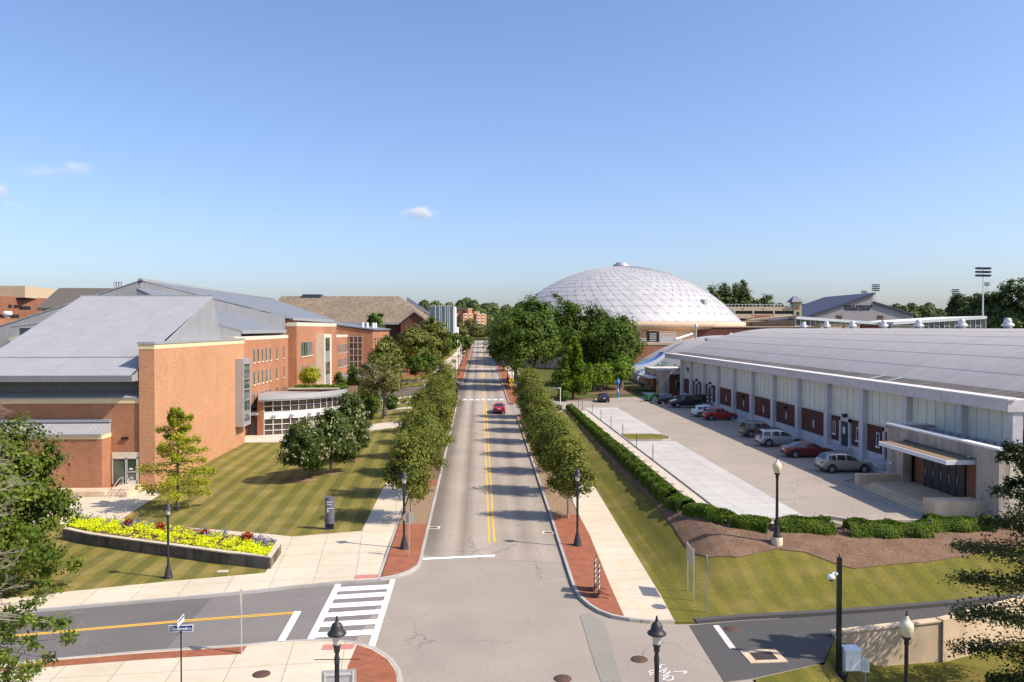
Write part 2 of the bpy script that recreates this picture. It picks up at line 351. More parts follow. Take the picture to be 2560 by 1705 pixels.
def brickpave():
    m, nt, b = nodes('red_brick_paving'); v = coords(nt, True)
    t = nd(nt, 'ShaderNodeTexBrick', Color1=(.36, .125, .062, 1), Color2=(.28, .095, .05, 1), Mortar=(.25, .13, .085, 1), Scale=1.0)
    t.inputs['Mortar Size'].default_value = .008; t.inputs['Brick Width'].default_value = .26; t.inputs['Row Height'].default_value = .13
    L_(nt, v, t.inputs['Vector'])
    f = noise(nt, v, 1.4, 5, .65); o = mix(nt, 1, t.outputs[0], ramp(nt, f, [(.3, (.78, .78, .80)), (.7, (1.08, 1.06, 1.02))]), 'MULTIPLY')
    L_(nt, o, b.inputs['Base Color']); b.inputs['Roughness'].default_value = .85; b.inputs['Specular IOR Level'].default_value = .2
    return m
def thatch():
    m, nt, b = nodes('weathered_brown_roof'); v = coords(nt, False)
    f = noise(nt, v, 1.0, 6, .75, (1.6, .5, .5)); o = ramp(nt, f, [(.25, (.115, .09, .065)), (.5, (.215, .17, .125)), (.75, (.32, .26, .195))])
    f2 = noise(nt, v, .15, 4); o = mix(nt, 1, o, ramp(nt, f2, [(.3, (.82, .80, .78)), (.7, (1.1, 1.08, 1.05))]), 'MULTIPLY')
    L_(nt, o, b.inputs['Base Color']); b.inputs['Roughness'].default_value = .95; b.inputs['Specular IOR Level'].default_value = .1
    bump(nt, b, f, .8, .15)
    return m
mk()
# ---------------------------------------------------------------- mesh helpers
class MB:
    def __init__(s): s.v = []; s.f = []; s.sm = []
    def add(s, vs, fs, sm=False):
        k = len(s.v); s.v += [tuple(p) for p in vs]; s.f += [[i + k for i in f] for f in fs]; s.sm += [sm] * len(fs); return s
    def box(s, x0, x1, y0, y1, z0, z1):
        return s.add([(x, y, z) for z in (z0, z1) for y in (y0, y1) for x in (x0, x1)],
                     [(0, 2, 3, 1), (4, 5, 7, 6), (0, 1, 5, 4), (2, 6, 7, 3), (0, 4, 6, 2), (1, 3, 7, 5)])
    def cbox(s, c, d, rz=0.0, rx=0.0):
        m = Matrix.Translation(c) @ Matrix.Rotation(rz, 4, 'Z') @ Matrix.Rotation(rx, 4, 'X')
        vs = [m @ Vector((x * d[0] / 2, y * d[1] / 2, z * d[2] / 2)) for z in (-1, 1) for y in (-1, 1) for x in (-1, 1)]
        return s.add(vs, [(0, 2, 3, 1), (4, 5, 7, 6), (0, 1, 5, 4), (2, 6, 7, 3), (0, 4, 6, 2), (1, 3, 7, 5)])
    def poly(s, pts): return s.add(pts, [tuple(range(len(pts)))])
    def prism(s, xy, z0, z1):
        n = len(xy); a = sum(xy[i][0] * xy[(i + 1) % n][1] - xy[(i + 1) % n][0] * xy[i][1] for i in range(n))
        if a < 0: xy = xy[::-1]
        vs = [(x, y, z0) for x, y in xy] + [(x, y, z1) for x, y in xy]
        return s.add(vs, [tuple(range(n))[::-1], tuple(range(n, 2 * n))] + [(i, (i + 1) % n, n + (i + 1) % n, n + i) for i in range(n)])
    def ext(s, pts, d):
        """planar polygon pts thickened by vector d"""
        n = len(pts); q = [tuple(Vector(p) + Vector(d)) for p in pts]
        return s.add(list(pts) + q, [tuple(range(n))[::-1], tuple(range(n, 2 * n))] + [(i, (i + 1) % n, n + (i + 1) % n, n + i) for i in range(n)])
    def cyl(s, p0, p1, r0, r1=None, n=10, cap=True):
        r1 = r0 if r1 is None else r1; p0, p1 = Vector(p0), Vector(p1); d = (p1 - p0)
        if d.length < 1e-6: return s
        q = d.to_track_quat('Z', 'Y'); vs = []
        for p, r in ((p0, r0), (p1, r1)):
            for i in range(n):
                a = 2 * math.pi * i / n; vs.append(p + q @ Vector((r * math.cos(a), r * math.sin(a), 0)))
        s.add(vs, [(i, (i + 1) % n, n + (i + 1) % n, n + i) for i in range(n)], n > 5)
        if cap: s.add(vs[:n], [tuple(range(n))[::-1]]); s.add(vs[n:], [tuple(range(n))])
        return s
    def tube(s, pts, r, n=6):
        for a, b in zip(pts, pts[1:]): s.cyl(a, b, r, r, n)
        return s
    def lathe(s, prof, n=16, c=(0, 0, 0)):
        vs = []; m = len(prof)
        for r, z in prof:
            for i in range(n):
                a = 2 * math.pi * i / n; vs.append((c[0] + r * math.cos(a), c[1] + r * math.sin(a), c[2] + z))
        return s.add(vs, [(k * n + i, k * n + (i + 1) % n, (k + 1) * n + (i + 1) % n, (k + 1) * n + i) for k in range(m - 1) for i in range(n)], True)
    def build(s, name, m, parent=None, loc=None):
        me = bpy.data.meshes.new(name); me.from_pydata(s.v, [], s.f); me.update()
        me.polygons.foreach_set('use_smooth', s.sm)
        return link(name, me, m, parent, loc)
def link(name, me, m, parent=None, loc=None):
    o = bpy.data.objects.new(name, me); col.objects.link(o)
    if m is not None: me.materials.append(MT[m] if isinstance(m, str) else m)
    if parent is not None:
        o.parent = parent
        root = parent
        if root.get('_w'):
            o.location = tuple(-c for c in root.location) if root.type == 'EMPTY' else (0, 0, 0)
            o['_w'] = 1
    if loc is not None: o.location = loc
    return o
def thing(name, label, cat, loc=(0, 0, 0), rz=0.0, group=None, world=False):
    """an Empty at the base of a thing; with world=True its parts are given in site coordinates"""
    o = bpy.data.objects.new(name, None); col.objects.link(o); o.empty_display_size = .3
    o.location = loc; o.rotation_euler = (0, 0, rz); tag(o, label, cat, group)
    if world: o['_w'] = 1
    return o
def tag(o, label, cat, group=None):
    o['label'] = label; o['category'] = cat
    if not 4 <= len(label.split()) <= 16: print('LABEL', len(label.split()), label)
    if group: o['group'] = group
    return o
def struct(o, kind='structure'): o['kind'] = kind; return o
def dup(root, loc, rz=None, label=None, scale=None):
    r = root.copy(); col.objects.link(r); r.location = loc
    if rz is not None: r.rotation_euler = (0, 0, rz)
    if scale is not None: r.scale = scale if hasattr(scale, '__len__') else (scale,) * 3
    if label: r['label'] = label
    for ch in list(root.children):
        c = ch.copy(); col.objects.link(c); c.parent = r
        for gc in list(ch.children):
            d = gc.copy(); col.objects.link(d); d.parent = c
    return r
def text_mesh(body, size, depth=.02, align='LEFT', space=1.0):
    cu = bpy.data.curves.new('lettering', 'FONT'); cu.body = body; cu.size = size; cu.extrude = depth; cu.align_x = align
    cu.space_character = space
    o = bpy.data.objects.new('lettering', cu); col.objects.link(o)
    bpy.context.view_layer.update()
    me = bpy.data.meshes.new_from_object(o.evaluated_get(bpy.context.evaluated_depsgraph_get()))
    bpy.data.objects.remove(o); bpy.data.curves.remove(cu); me.materials.clear()
    return me
def text(name, body, size, m, parent, loc, rot, depth=.02, align='LEFT', space=1.0):
    o = link(name, text_mesh(body, size, depth, align, space), m, parent); o.location = loc; o.rotation_euler = rot
    if parent is not None and parent.get('_w'): o.location = Vector(loc) - Vector(parent.location)
    return o

# ---------------------------------------------------------------- ground sheets that follow the terrain
def cut_grid(bm, step):
    xs = [v.co.x for v in bm.verts]; ys = [v.co.y for v in bm.verts]
    for lo, hi, no in ((min(xs), max(xs), (1, 0, 0)), (min(ys), max(ys), (0, 1, 0))):
        k = math.floor(lo / step) + 1
        while k * step < hi:
            bmesh.ops.bisect_plane(bm, geom=bm.verts[:] + bm.edges[:] + bm.faces[:], plane_co=(no[0] * k * step, no[1] * k * step, 0), plane_no=no, dist=1e-4)
            k += 1
def sheet(name, xy, off, m, step=3.0, skirt=.3, zf=None, kind='structure'):
    zf = zf or T
    bm = bmesh.new(); vs = [bm.verts.new((x, y, 0)) for x, y in xy]; f = bm.faces.new(vs)
    bm.normal_update()
    if f.normal.z < 0: f.normal_flip()
    bmesh.ops.triangulate(bm, faces=[f])
    cut_grid(bm, step)
    for v in bm.verts: v.co.z = zf(v.co.x, v.co.y) + off
    if skirt:
        be = [e for e in bm.edges if e.is_boundary]
        r = bmesh.ops.extrude_edge_only(bm, edges=be)
        for v in [q for q in r['geom'] if isinstance(q, bmesh.types.BMVert)]: v.co.z -= skirt
    me = bpy.data.meshes.new(name); bm.to_mesh(me); bm.free()
    o = link(name, me, m)
    if kind: o['kind'] = kind
    return o
def refine(pl, step=2.0):
    out = [pl[0]]
    for a, b in zip(pl, pl[1:]):
        n = max(1, int(math.hypot(b[0] - a[0], b[1] - a[1]) / step))
        out += [(a[0] + (b[0] - a[0]) * i / n, a[1] + (b[1] - a[1]) * i / n) for i in range(1, n + 1)]
    return out
def strip(mb, pl, w, z0, z1, side=0.0, zf=None):
    """band of width w along a polyline, z0..z1 above the terrain; side -1/0/+1 shifts it left/centre/right"""
    zf = zf or T
    pl = refine(pl); n = len(pl); L = []
    for i, p in enumerate(pl):
        a = pl[max(0, i - 1)]; b = pl[min(n - 1, i + 1)]; d = Vector((b[0] - a[0], b[1] - a[1])).normalized(); nn = Vector((d.y, -d.x))
        c = Vector(p) + nn * (w / 2 * side); l = c - nn * w / 2; r = c + nn * w / 2
        L.append((l, r, zf(*p)))
    vs = []
    for l, r, z in L: vs += [(l.x, l.y, z + z0), (r.x, r.y, z + z0), (r.x, r.y, z + z1), (l.x, l.y, z + z1)]
    fs = []
    for i in range(n - 1):
        a, b = 4 * i, 4 * i + 4
        fs += [(a + 3, a + 2, b + 2, b + 3), (a + 1, b + 1, b + 2, a + 2), (a, a + 3, b + 3, b)]
    fs += [(0, 1, 2, 3), (4 * n - 4, 4 * n - 1, 4 * n - 2, 4 * n - 3)]
    return mb.add(vs, fs)
def marks(mb, polys, off, zf=None):
    zf = zf or T
    for p in polys: mb.poly([(x, y, zf(x, y) + off) for x, y in p])
    return mb

# ---------------------------------------------------------------- foliage
def leaf_mesh(name, P, N, size, tint, rng, aspect=.62):
    """one rhombic leaf per point; P centres, N normals"""
    n = len(P); N = N / (np.linalg.norm(N, axis=1, keepdims=True) + 1e-9)
    A = rng.normal(size=(n, 3)); A -= (A * N).sum(1, keepdims=True) * N; A /= (np.linalg.norm(A, axis=1, keepdims=True) + 1e-9)
    B = np.cross(N, A); s = (size * (.65 + .7 * rng.random(n)))[:, None]
    V = np.stack([P - A * s, P - B * s * aspect + N * s * .12, P + A * s, P + B * s * aspect + N * s * .12], 1).reshape(-1, 3)
    me = bpy.data.meshes.new(name); me.vertices.add(4 * n); me.vertices.foreach_set('co', V.astype(np.float32).ravel())
    me.loops.add(4 * n); me.loops.foreach_set('vertex_index', np.arange(4 * n, dtype=np.int32))
    me.polygons.add(n); me.polygons.foreach_set('loop_start', np.arange(0, 4 * n, 4, dtype=np.int32))
    me.polygons.foreach_set('loop_total', np.full(n, 4, dtype=np.int32))
    at_ = me.attributes.new('tint', 'FLOAT', 'FACE'); at_.data.foreach_set('value', tint.astype(np.float32))
    me.update(calc_edges=True); return me
def crown(name, seed, rx, ry, rzz, zc, ncl, per, clr, leaf, lump=.22, shell=2.4, low=-1.0, pear=0.0, flat_=.75, dir_up=.35):
    """leaf clumps through a lumpy ellipsoid"""
    rng = np.random.default_rng(seed)
    D = rng.normal(size=(ncl * 2, 3)); D /= np.linalg.norm(D, axis=1, keepdims=True); D = D[D[:, 2] > low][:ncl]; k = len(D)
    w = np.ones(k)
    for _ in range(5):
        q = rng.normal(size=3) * 2.6; w += lump * .55 * np.sin(D @ q + rng.random() * 6.28)
    fr = rng.random(k) ** (1 / shell) * w
    C = D * fr[:, None] * np.array([rx, ry, rzz])
    if pear: C[:, :2] *= (1 - pear * C[:, 2:3] / rzz)
    C[:, 2] += zc
    ct = rng.random(k); cs = clr * (.6 + .8 * rng.random(k))
    idx = np.repeat(np.arange(k), per); off = rng.normal(size=(len(idx), 3)) * cs[idx][:, None] * .55; off[:, 2] *= flat_
    P = C[idx] + off
    out = P - np.array([0, 0, zc]); out /= np.linalg.norm(out, axis=1, keepdims=True) + 1e-9
    N = out * .8 + off / (cs[idx][:, None]) * .5 + rng.normal(size=P.shape) * .45 + np.array([0, 0, dir_up])
    t = .55 * ct[idx] + .45 * rng.random(len(idx))
    return leaf_mesh(name, P, N, leaf, t, rng), C
def tiers(name, seed, h0, h1, r0, r1, nb, per, leaf, droop=.1, gap=.35, zthick=.12):
    """layered branches (cypress, hemlock): feathery sprays along near-horizontal boughs"""
    rng = np.random.default_rng(seed); Ps, Ns, Ts, br = [], [], [], []
    for i in range(nb):
        f = (i + rng.random() * .8) / nb; z = h0 + (h1 - h0) * f
        prof = r0 * (1 - f) ** .75 + r1; 
        if f < .15: prof *= .55 + 3 * f
        Lb = prof * (.65 + .5 * rng.random()); a = i * 2.399 + rng.random() * .7
        d = np.array([math.cos(a), math.sin(a), .12 + .25 * f - droop]); side = np.array([-math.sin(a), math.cos(a), 0])
        s = gap + (1 - gap) * rng.random(per) ** .8
        curve = -.25 * droop * (s ** 2)[:, None] * np.array([0, 0, Lb])
        P = np.array([0, 0, z]) + d * (s * Lb)[:, None] + side * (rng.normal(size=per) * .17 * Lb * (1.15 - s * .7))[:, None] + curve
        P[:, 2] += rng.normal(size=per) * zthick
        Ps.append(P); Ns.append(rng.normal(size=(per, 3)) * .5 + np.array([0, 0, 1])); Ts.append(.5 * rng.random() + .5 * rng.random(per))
        br.append((np.array([0, 0, z]), np.array([0, 0, z]) + d * Lb * .85))
    return leaf_mesh(name, np.concatenate(Ps), np.concatenate(Ns), leaf, np.concatenate(Ts), rng), br
def trunk_mb(h, r, limbs, seed, n=8):
    rnd = random.Random(seed); mb = MB(); p = Vector((0, 0, -.1)); k = 5
    pts = [Vector((0, 0, -.1))]
    for i in range(1, k + 1): pts.append(Vector((rnd.uniform(-.06, .06) * h * .3, rnd.uniform(-.06, .06) * h * .3, h * i / k)))
    for i in range(k): mb.cyl(pts[i], pts[i + 1], r * (1 - .13 * i) * (1.35 if i == 0 else 1), r * (1 - .13 * (i + 1)), n, False)
    for t in limbs:
        b = pts[min(k, max(1, int(k * rnd.uniform(.55, 1.0))))]; t = Vector(t); m = (b + t) / 2 + Vector((rnd.uniform(-.1, .1), rnd.uniform(-.1, .1), .12)) * (t - b).length
        mb.cyl(b, m, r * .5, r * .3, 6, False); mb.cyl(m, t, r * .3, r * .08, 5, False)
    return mb
def make_tree(name, label, loc, leafm, seed, h, rx, ry=None, th=1.4, tr=.12, ncl=110, per=70, clr=.55, leaf=.14, lump=.22, low=-.9, pear=.1, bark='bark', group=None, rz=0.0, limbs=7, shell=2.4, extra=None, flat_=.75):
    ry = ry or rx; root = thing(name, label, 'tree', loc, rz, group)
    rzz = (h - th) / 2; zc = th + rzz
    me, C = crown('crown', seed, rx * .88, ry * .88, rzz * .9, zc, ncl, per, clr, leaf, lump, shell, low, pear, flat_)
    link('crown', me, leafm, root)
    if extra:
        em, k, sz = extra; rng = np.random.default_rng(seed + 9)
        D = rng.normal(size=(k * 3, 3)); D /= np.linalg.norm(D, axis=1, keepdims=True); D = D[D[:, 2] > -.45][:k]
        P0 = D * np.array([rx, ry, rzz]) * (.9 + .14 * rng.random((len(D), 1))); P0[:, :2] *= (1 - pear * P0[:, 2:3] / rzz); P0[:, 2] += zc
        idx = np.repeat(np.arange(len(P0)), 9); P = P0[idx] + rng.normal(size=(len(idx), 3)) * sz
        link('blossom', leaf_mesh('blossom', P, rng.normal(size=P.shape) + D[idx], sz * .8, rng.random(len(idx)), rng, .9), em, root)
    rnd = random.Random(seed); tips = [tuple(C[rnd.randrange(len(C))] * np.array([.8, .8, 1])) for _ in range(limbs)]
    trunk_mb(th + rzz * .9, tr, tips, seed).build('trunk', bark, root)
    return root
def twig_mb(mb, p, d, L, r, rnd, depth, n=4):
    q = p + d * L * .5 + Vector((rnd.uniform(-1, 1), rnd.uniform(-1, 1), rnd.uniform(-1, 1))) * L * .1
    e = p + d * L + Vector((rnd.uniform(-1, 1), rnd.uniform(-1, 1), rnd.uniform(-1, 1))) * L * .12
    mb.cyl(p, q, r, r * .8, n, False); mb.cyl(q, e, r * .8, r * .5, n, False)
    if depth > 0:
        for _ in range(rnd.choice((2, 3, 3))):
            o = q.lerp(e, rnd.random()); nd_ = (d + Vector((rnd.uniform(-1, 1), rnd.uniform(-1, 1), rnd.uniform(-.7, .9))) * .85).normalized()
            twig_mb(mb, o, nd_, L * rnd.uniform(.5, .75), r * .55, rnd, depth - 1, n)
def box_foliage(name, pl, w, h, n_per_m, leaf, seed, zf=None, lumps=.15, base=0.0, top_round=.3):
    """hedge leaf cloud along a polyline, clipped-box section with bumps"""
    rng = np.random.default_rng(seed); zf = zf or T; Ps, Ns = [], []
    for a, b in zip(pl, pl[1:]):
        Ls = math.hypot(b[0] - a[0], b[1] - a[1]); n = int(Ls * n_per_m); d = np.array([(b[0] - a[0]) / Ls, (b[1] - a[1]) / Ls]); nn = np.array([d[1], -d[0]])
        s = rng.random(n) * Ls; 
        ang = rng.random(n) * math.pi
        cx = np.sign(np.cos(ang)) * np.abs(np.cos(ang)) ** (.35 + top_round); cz = np.sin(ang) ** (.35 + top_round)
        bumpf = 1 + lumps * (np.sin(s * 2.1 + cx * 2 + seed) * np.sin(s * .83 + 1.7 + cz * 3) + .5 * rng.normal(size=n) * .5)
        x = cx * w / 2 * bumpf; z = cz * h * bumpf
        P = np.zeros((n, 3)); P[:, 0] = a[0] + d[0] * s + nn[0] * x; P[:, 1] = a[1] + d[1] * s + nn[1] * x
        P[:, 2] = np.array([zf(px, py) for px, py in P[:, :2]]) + base + z
        N = np.zeros((n, 3)); N[:, 0] = nn[0] * cx; N[:, 1] = nn[1] * cx; N[:, 2] = cz * .9 + .2
        Ps.append(P); Ns.append(N + rng.normal(size=(n, 3)) * .45)
    P = np.concatenate(Ps); N = np.concatenate(Ns)
    t = .5 * (np.sin(P[:, 0] * 3.1) * np.sin(P[:, 1] * 2.7 + 1) * .5 + .5) + .5 * rng.random(len(P))
    return leaf_mesh(name, P, N, leaf, np.clip(t, 0, 1), rng, .7)
# ---------------------------------------------------------------- ground, roads, pavements
XL, XR, XR2 = -3.72, 5.38, 4.75          # kerb faces of the main road (right kerb steps in beyond the car park drive)
def ground():
    xs = [-1500, -900, -600, -420, -300, -220, -160, -120] + list(range(-100, 3, 6)) + [2 + 1.5 * i for i in range(12)] + list(range(20, 121, 6)) + [140, 170, 210, 260, 330, 420, 600, 900, 1500]
    ys = [-40, 0, 20, 28, 34] + [36 + 1.5 * i for i in range(16)] + list(range(60, 300, 6)) + [310, 330, 350, 380, 410, 440, 480, 530, 600, 700, 850, 1000, 1300, 1700, 2300, 3200]
    vs = [(x, y, T(x, min(y, 900)) - .35) for y in ys for x in xs]; w = len(xs)
    fs = [(j * w + i, j * w + i + 1, (j + 1) * w + i + 1, (j + 1) * w + i) for j in range(len(ys) - 1) for i in range(w - 1)]
    # the low ground behind the retaining wall
    vs = [(x, y, z - (1.7 * ss(12, 17, x) if y < 44 else 0)) for x, y, z in vs]
    struct(MB().add(vs, fs).build('ground', 'far_grass'))
ground()
# asphalt: main road, junction, side road, driveway
struct(sheet('main_road', [(XL, 52), (XR, 50), (XR, 119), (XR + 5, 120), (XR + 8, 123), (XR + 8, 132), (XR2, 131.5), (XR2, 470), (XL, 470), (XL, 171.5), (-8, 169), (-40, 170), (-40, 150), (-8, 149.5), (XL, 146)][::-1], 0, 'road'))
NK = G('I', [(-300, 1462), (470, 1400), (1250, 1330), (2200, 1268)]) + G('J', [(300, 1243), (600, 1226), (800, 1224), (1000, 1243), (1180, 1292), (1330, 1390), (1400, 1500), (1412, 1580), (1400, 1800), (1330, 2100)])
FK = G('I', [(-300, 995), (370, 935), (1000, 880), (1700, 820), (2150, 780)]) + G('J', [(450, 731), (870, 692), (1238, 668)])
NOSE = G('J', [(1245, 668), (1420, 635), (1530, 595), (1600, 545), (1625, 480)]) + [(XL, 53)]
RNOSE = [(XR, 60)] + G('H', [(150, 300), (240, 580), (290, 730), (340, 820), (430, 900), (520, 955), (640, 1000), (760, 1022), (980, 1048), (1205, 1052)])
DK = G('H', [(1395, 1050), (1800, 1015), (2352, 985)]) + G('G', [(1000, 945), (2050, 850), (2600, 800), (3600, 700)])
jx = [(XL, 54)] + [p for p in NOSE[::-1][1:]] + FK[::-1] + NK + [(30, 18), (30, 40)] + [(12, 44)] + RNOSE[::-1][:1] + [(XR, 54)]
struct(sheet('junction', [(-3, 54), (-60, 54), (-60, 18), (11.6, 18), (11.6, 33.3), (15, 34.6), (16.5, 37), (16.5, 40), (11, 42), (9, 47), (6, 54)], -.012, 'junction', skirt=0))
struct(sheet('side_road', NK[:9] + G('J', [(1000, 1243), (1380, 655)]) + FK[::-1], -.004, 'side_road', skirt=0))
struct(sheet('side_road_resurfaced', G('I', [(-300, 1462), (470, 1400), (1250, 1330), (1450, 1312), (1880, 824), (1700, 826), (1000, 884), (370, 938), (-300, 998)]), .004, 'side_road_dark', skirt=0))
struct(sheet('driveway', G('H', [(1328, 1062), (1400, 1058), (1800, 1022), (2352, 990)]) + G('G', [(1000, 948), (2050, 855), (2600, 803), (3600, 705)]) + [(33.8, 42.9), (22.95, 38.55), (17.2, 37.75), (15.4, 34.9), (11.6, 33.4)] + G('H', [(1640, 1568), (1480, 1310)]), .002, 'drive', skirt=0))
struct(sheet('asphalt_patch', G('H', [(355, 970), (430, 950), (565, 1030), (640, 1250), (700, 1480), (735, 1568), (545, 1568), (470, 1350), (410, 1150)]), .006, 'patch', skirt=0))
# lawns (kerb height above the road)
LAWN = [(-8.6, 47), (-8.6, 156), (-30, 157), (-30, 104), (-29.6, 76), (-36, 70), (-60, 70), (-60, 40), (-20, 40)]
def LT(x, y): return T(x, y)
WALK_L = [(-8.62, 56), (-8.62, 61), (-8.62, 156), (-6.2, 156), (-6.2, 60)] 
struct(sheet('left_lawn', FK[:6] + G('J', [(700, 711)]) + [(-7.5, 49), (-7.5, 148.5), (-75, 149), (-75, FK[0][1])], .10, 'lawn', 3))
struct(sheet('far_left_lawn', [(-4.2, 171.5), (-4.2, 455), (-90, 455), (-90, 171.5)], .10, 'lawn', 6))
corner = FK + G('J', [(1238, 650), (1290, 440), (1452, 40)]) + [(-6.2, 62), (-6.2, 146.5), (-8.6, 147.5)] + [(-8.6, 68)] + G('J', [(1085, 240), (770, 265), (470, 290), (280, 270), (0, 245)]) \
    + G('I', [(1500, 195), (1075, 133)]) + G('K', [(1420, 1035), (1395, 1003), (1395, 985), (1120, 1022), (600, 1022), (100, 1022), (100, 1300), (700, 1300), (910, 1308)]) \
    + G('I', [(1500, 245), (2350, 375)]) + G('J', [(280, 400), (330, 415), (250, 575), (225, 616)]) + G('I', [(2240, 627), (1500, 692), (720, 772), (0, 850), (-300, 880)])
struct(sheet('left_pavement', corner, .145, 'walk', 3))
for nm, p in (('entrance_path', G('L', [(1255, 425), (1420, 425), (1405, 482), (1130, 482)]) ), ):
    pass
struct(sheet('entrance_plaza', [(-31.5, 102.6), (-24.5, 102.6), (-22, 104), (-8.5, 107.5), (-8.5, 112.6), (-21, 112), (-29.5, 112), (-31.5, 112)], .15, 'plaza'))
for i, (a, b, x0) in enumerate(((126.5, 128.6, -24), (135.5, 137.3, -30), (144.5, 147.5, -32))):
    struct(sheet('garden_path', [(x0, a), (-8.5, a), (-8.5, b), (x0, b)], .15, 'plaza'))
struct(sheet('far_left_pavement', [(-6.2, 171.8), (-12.0, 170.5), (-12.6, 240), (-10.2, 310), (-9.0, 420), (-6.2, 420)], .145, 'plaza', 6))
struct(sheet('brick_terrace', [(-12.4, 196), (-22, 196), (-22, 226), (-12.6, 226)], .15, 'brickpave', 6))
struct(sheet('square_path', [(-12, 181), (-40, 181), (-40, 184.5), (-12, 184.5)], .15, 'plaza', 6))
# right pavement, planted strip and bank lawn
struct(sheet('right_pavement', [(7.75, 118), (7.65, 60)] + G('H', [(437, 262), (600, 665), (752, 1010), (800, 1030), (980, 1048), (1200, 1052)]) + [(10.05, 44), (10.2, 66), (10.25, 118.5)], .145, 'walk_rust'))
struct(sheet('right_far_pavement', [(7.2, 132), (9.4, 133), (10.2, 146), (10.2, 420), (7.2, 420)], .145, 'plaza', 6))
bank = [(10.25, 118.5), (10.2, 66), (10.05, 44)] + G('H', [(1200, 1052), (1395, 1048), (1800, 1013), (2352, 983)]) + G('G', [(1000, 943), (2050, 848), (2600, 798)]) + [(40, 42.5), (40, 50), (14, 50.4), (14.3, 124), (12.5, 121)]
struct(sheet('bank_lawn', bank, .10, 'lawn2', .75))
struct(sheet('right_far_lawn', [(10, 139), (60, 160), (60, 455), (5.2, 455), (5.2, 139)], .08, 'far_grass', 6))
mul_edge = G('H', [(1030, 0), (1120, 120), (1180, 190), (1240, 290), (1300, 380), (1370, 440), (1500, 478), (1750, 480), (2000, 420), (2130, 400)]) + G('G', [(200, 408), (400, 430), (560, 490), (700, 545), (840, 578), (1100, 545), (1500, 515), (1860, 460), (2100, 420), (2400, 370)])
struct(sheet('mulch_bed', [(13.4, 122)] + [(12.9, 75)] + mul_edge + [(36, 49.5), (16.2, 50.6), (15.0, 56), (14.9, 122)], .15, 'mulch', .75))
for x0, x1, segs, m1 in ((-6.02, -3.9, [(59.0, 71.5), (74, 112)], 'mulch'), (5.56, 7.6, [(61.3, 96), (98.5, 113.5)], 'mulch')):
    for a, b in segs: struct(sheet('mulch_strip', [(x0, a), (x1, a), (x1, b), (x0, b)], .13, 'mulch_light' if a > 50 and a < 72 else m1, 3))
struct(sheet('brick_strip', G('J', [(1265, 640), (1420, 625), (1520, 585), (1590, 540), (1610, 480)]) + [(-3.9, 54), (-3.9, 59), (-6.02, 59)], .145, 'brickpave', 3))
for a, b in ((71.5, 74), (112, 145.2)): struct(sheet('brick_strip', [(-6.02, a), (-3.9, a), (-3.9, b), (-6.02, b)], .145, 'brickpave', 3))
struct(sheet('brick_strip', [(-6.0, 172.2), (-3.9, 172.2), (-3.9, 420), (-6.0, 420)], .145, 'brickpave', 6))
struct(sheet('brick_strip', [(5.56, 61.3), (7.6, 61.3)] + G('H', [(437, 262), (600, 665), (750, 1006), (640, 992), (520, 945), (430, 890), (345, 805), (300, 725), (250, 580), (165, 300)]), .145, 'brickpave', 3))
for a, b in ((96, 98.5), (113.5, 118.3)): struct(sheet('brick_strip', [(5.56, a), (7.6, a), (7.6, b), (5.56, b)], .145, 'brickpave', 3))
struct(sheet('brick_strip', [(4.95, 132), (7.2, 132), (7.2, 420), (4.95, 420)], .145, 'brickpave', 6))
# near-left pavement with brick bands
near = NK[:] + [(-9, 14), (-45, 14)]
struct(sheet('near_pavement', near, .14, 'walk', 3))
struct(sheet('brick_band', G('I', [(0, 1480), (370, 1414), (1250, 1340), (2200, 1276), (2150, 1345), (1300, 1395), (360, 1468), (0, 1500)]), .146, 'brickpave', 3, skirt=0))
struct(sheet('brick_corner', G('J', [(1042, 1262), (1175, 1305), (1315, 1395), (1385, 1500), (1397, 1580), (1385, 1800), (1300, 1990), (900, 1990), (960, 1455)]), .146, 'brickpave', 3, skirt=0))
struct(sheet('tactile_strip', G('J', [(745, 1262), (1030, 1255), (1005, 1300), (722, 1310)]), .150, 'tactile', 3, skirt=0))
struct(sheet('tactile_strip', G('J', [(1030, 637), (1240, 630), (1228, 663), (1012, 672)]), .152, 'tactile', 3, skirt=0))
struct(sheet('near_verge', [(11.7, 33.35), (15.4, 34.85), (17.2, 37.75), (22.9, 38.6), (34, 43.2), (38, 43.2), (38, 18), (11.5, 18)], .0, 'lawn2', .75, zf=lambda x, y: -1.6 * ss(-.25, 1.8, (x - 15.4) * .832 - (y - 34.9) * .555)))
# car park: asphalt, slab, gravel strip, islands
struct(sheet('car_park', [(15.2, 50.0), (38, 50.0), (38, 150), (28, 165), (9.2, 165), (9.2, 136), (8, 132.2), (5.3, 131.5), (5.3, 118.9), (9.5, 118.9), (12.4, 121.5), (15.0, 125.5)], .02, 'lot', 3))
struct(sheet('car_park_slab', [(16.75, 51.2), (22.0, 51.2), (22.0, 88.6), (20.5, 89.0), (16.75, 89.0)], .032, 'slab', 3, skirt=0))
struct(sheet('car_park_slab', [(16.75, 94.6), (20.6, 94.6), (22.0, 95.4), (22.0, 127), (16.75, 127)], .032, 'slab', 3, skirt=0))
struct(sheet('island_lawn', [(16.8, 89.3), (20.6, 89.3), (21.6, 90.2), (21.9, 91.8), (21.4, 93.4), (20.4, 94.3), (16.8, 94.3)], .16, 'lawn2', 3))
struct(sheet('gravel_strip', [(15.15, 51.2), (16.6, 51.2), (16.6, 122), (15.15, 122)], .05, 'gravel', 3))
struct(sheet('hall_footway', [(35.2, 65.5), (37.4, 65.5), (37.4, 147), (35.2, 147)], .16, 'plinth', 3))
struct(sheet('mulch_bed', [(9.5, 138.5), (19.5, 138), (20.5, 141), (18, 144), (9.5, 146)], .14, 'mulch', 3))
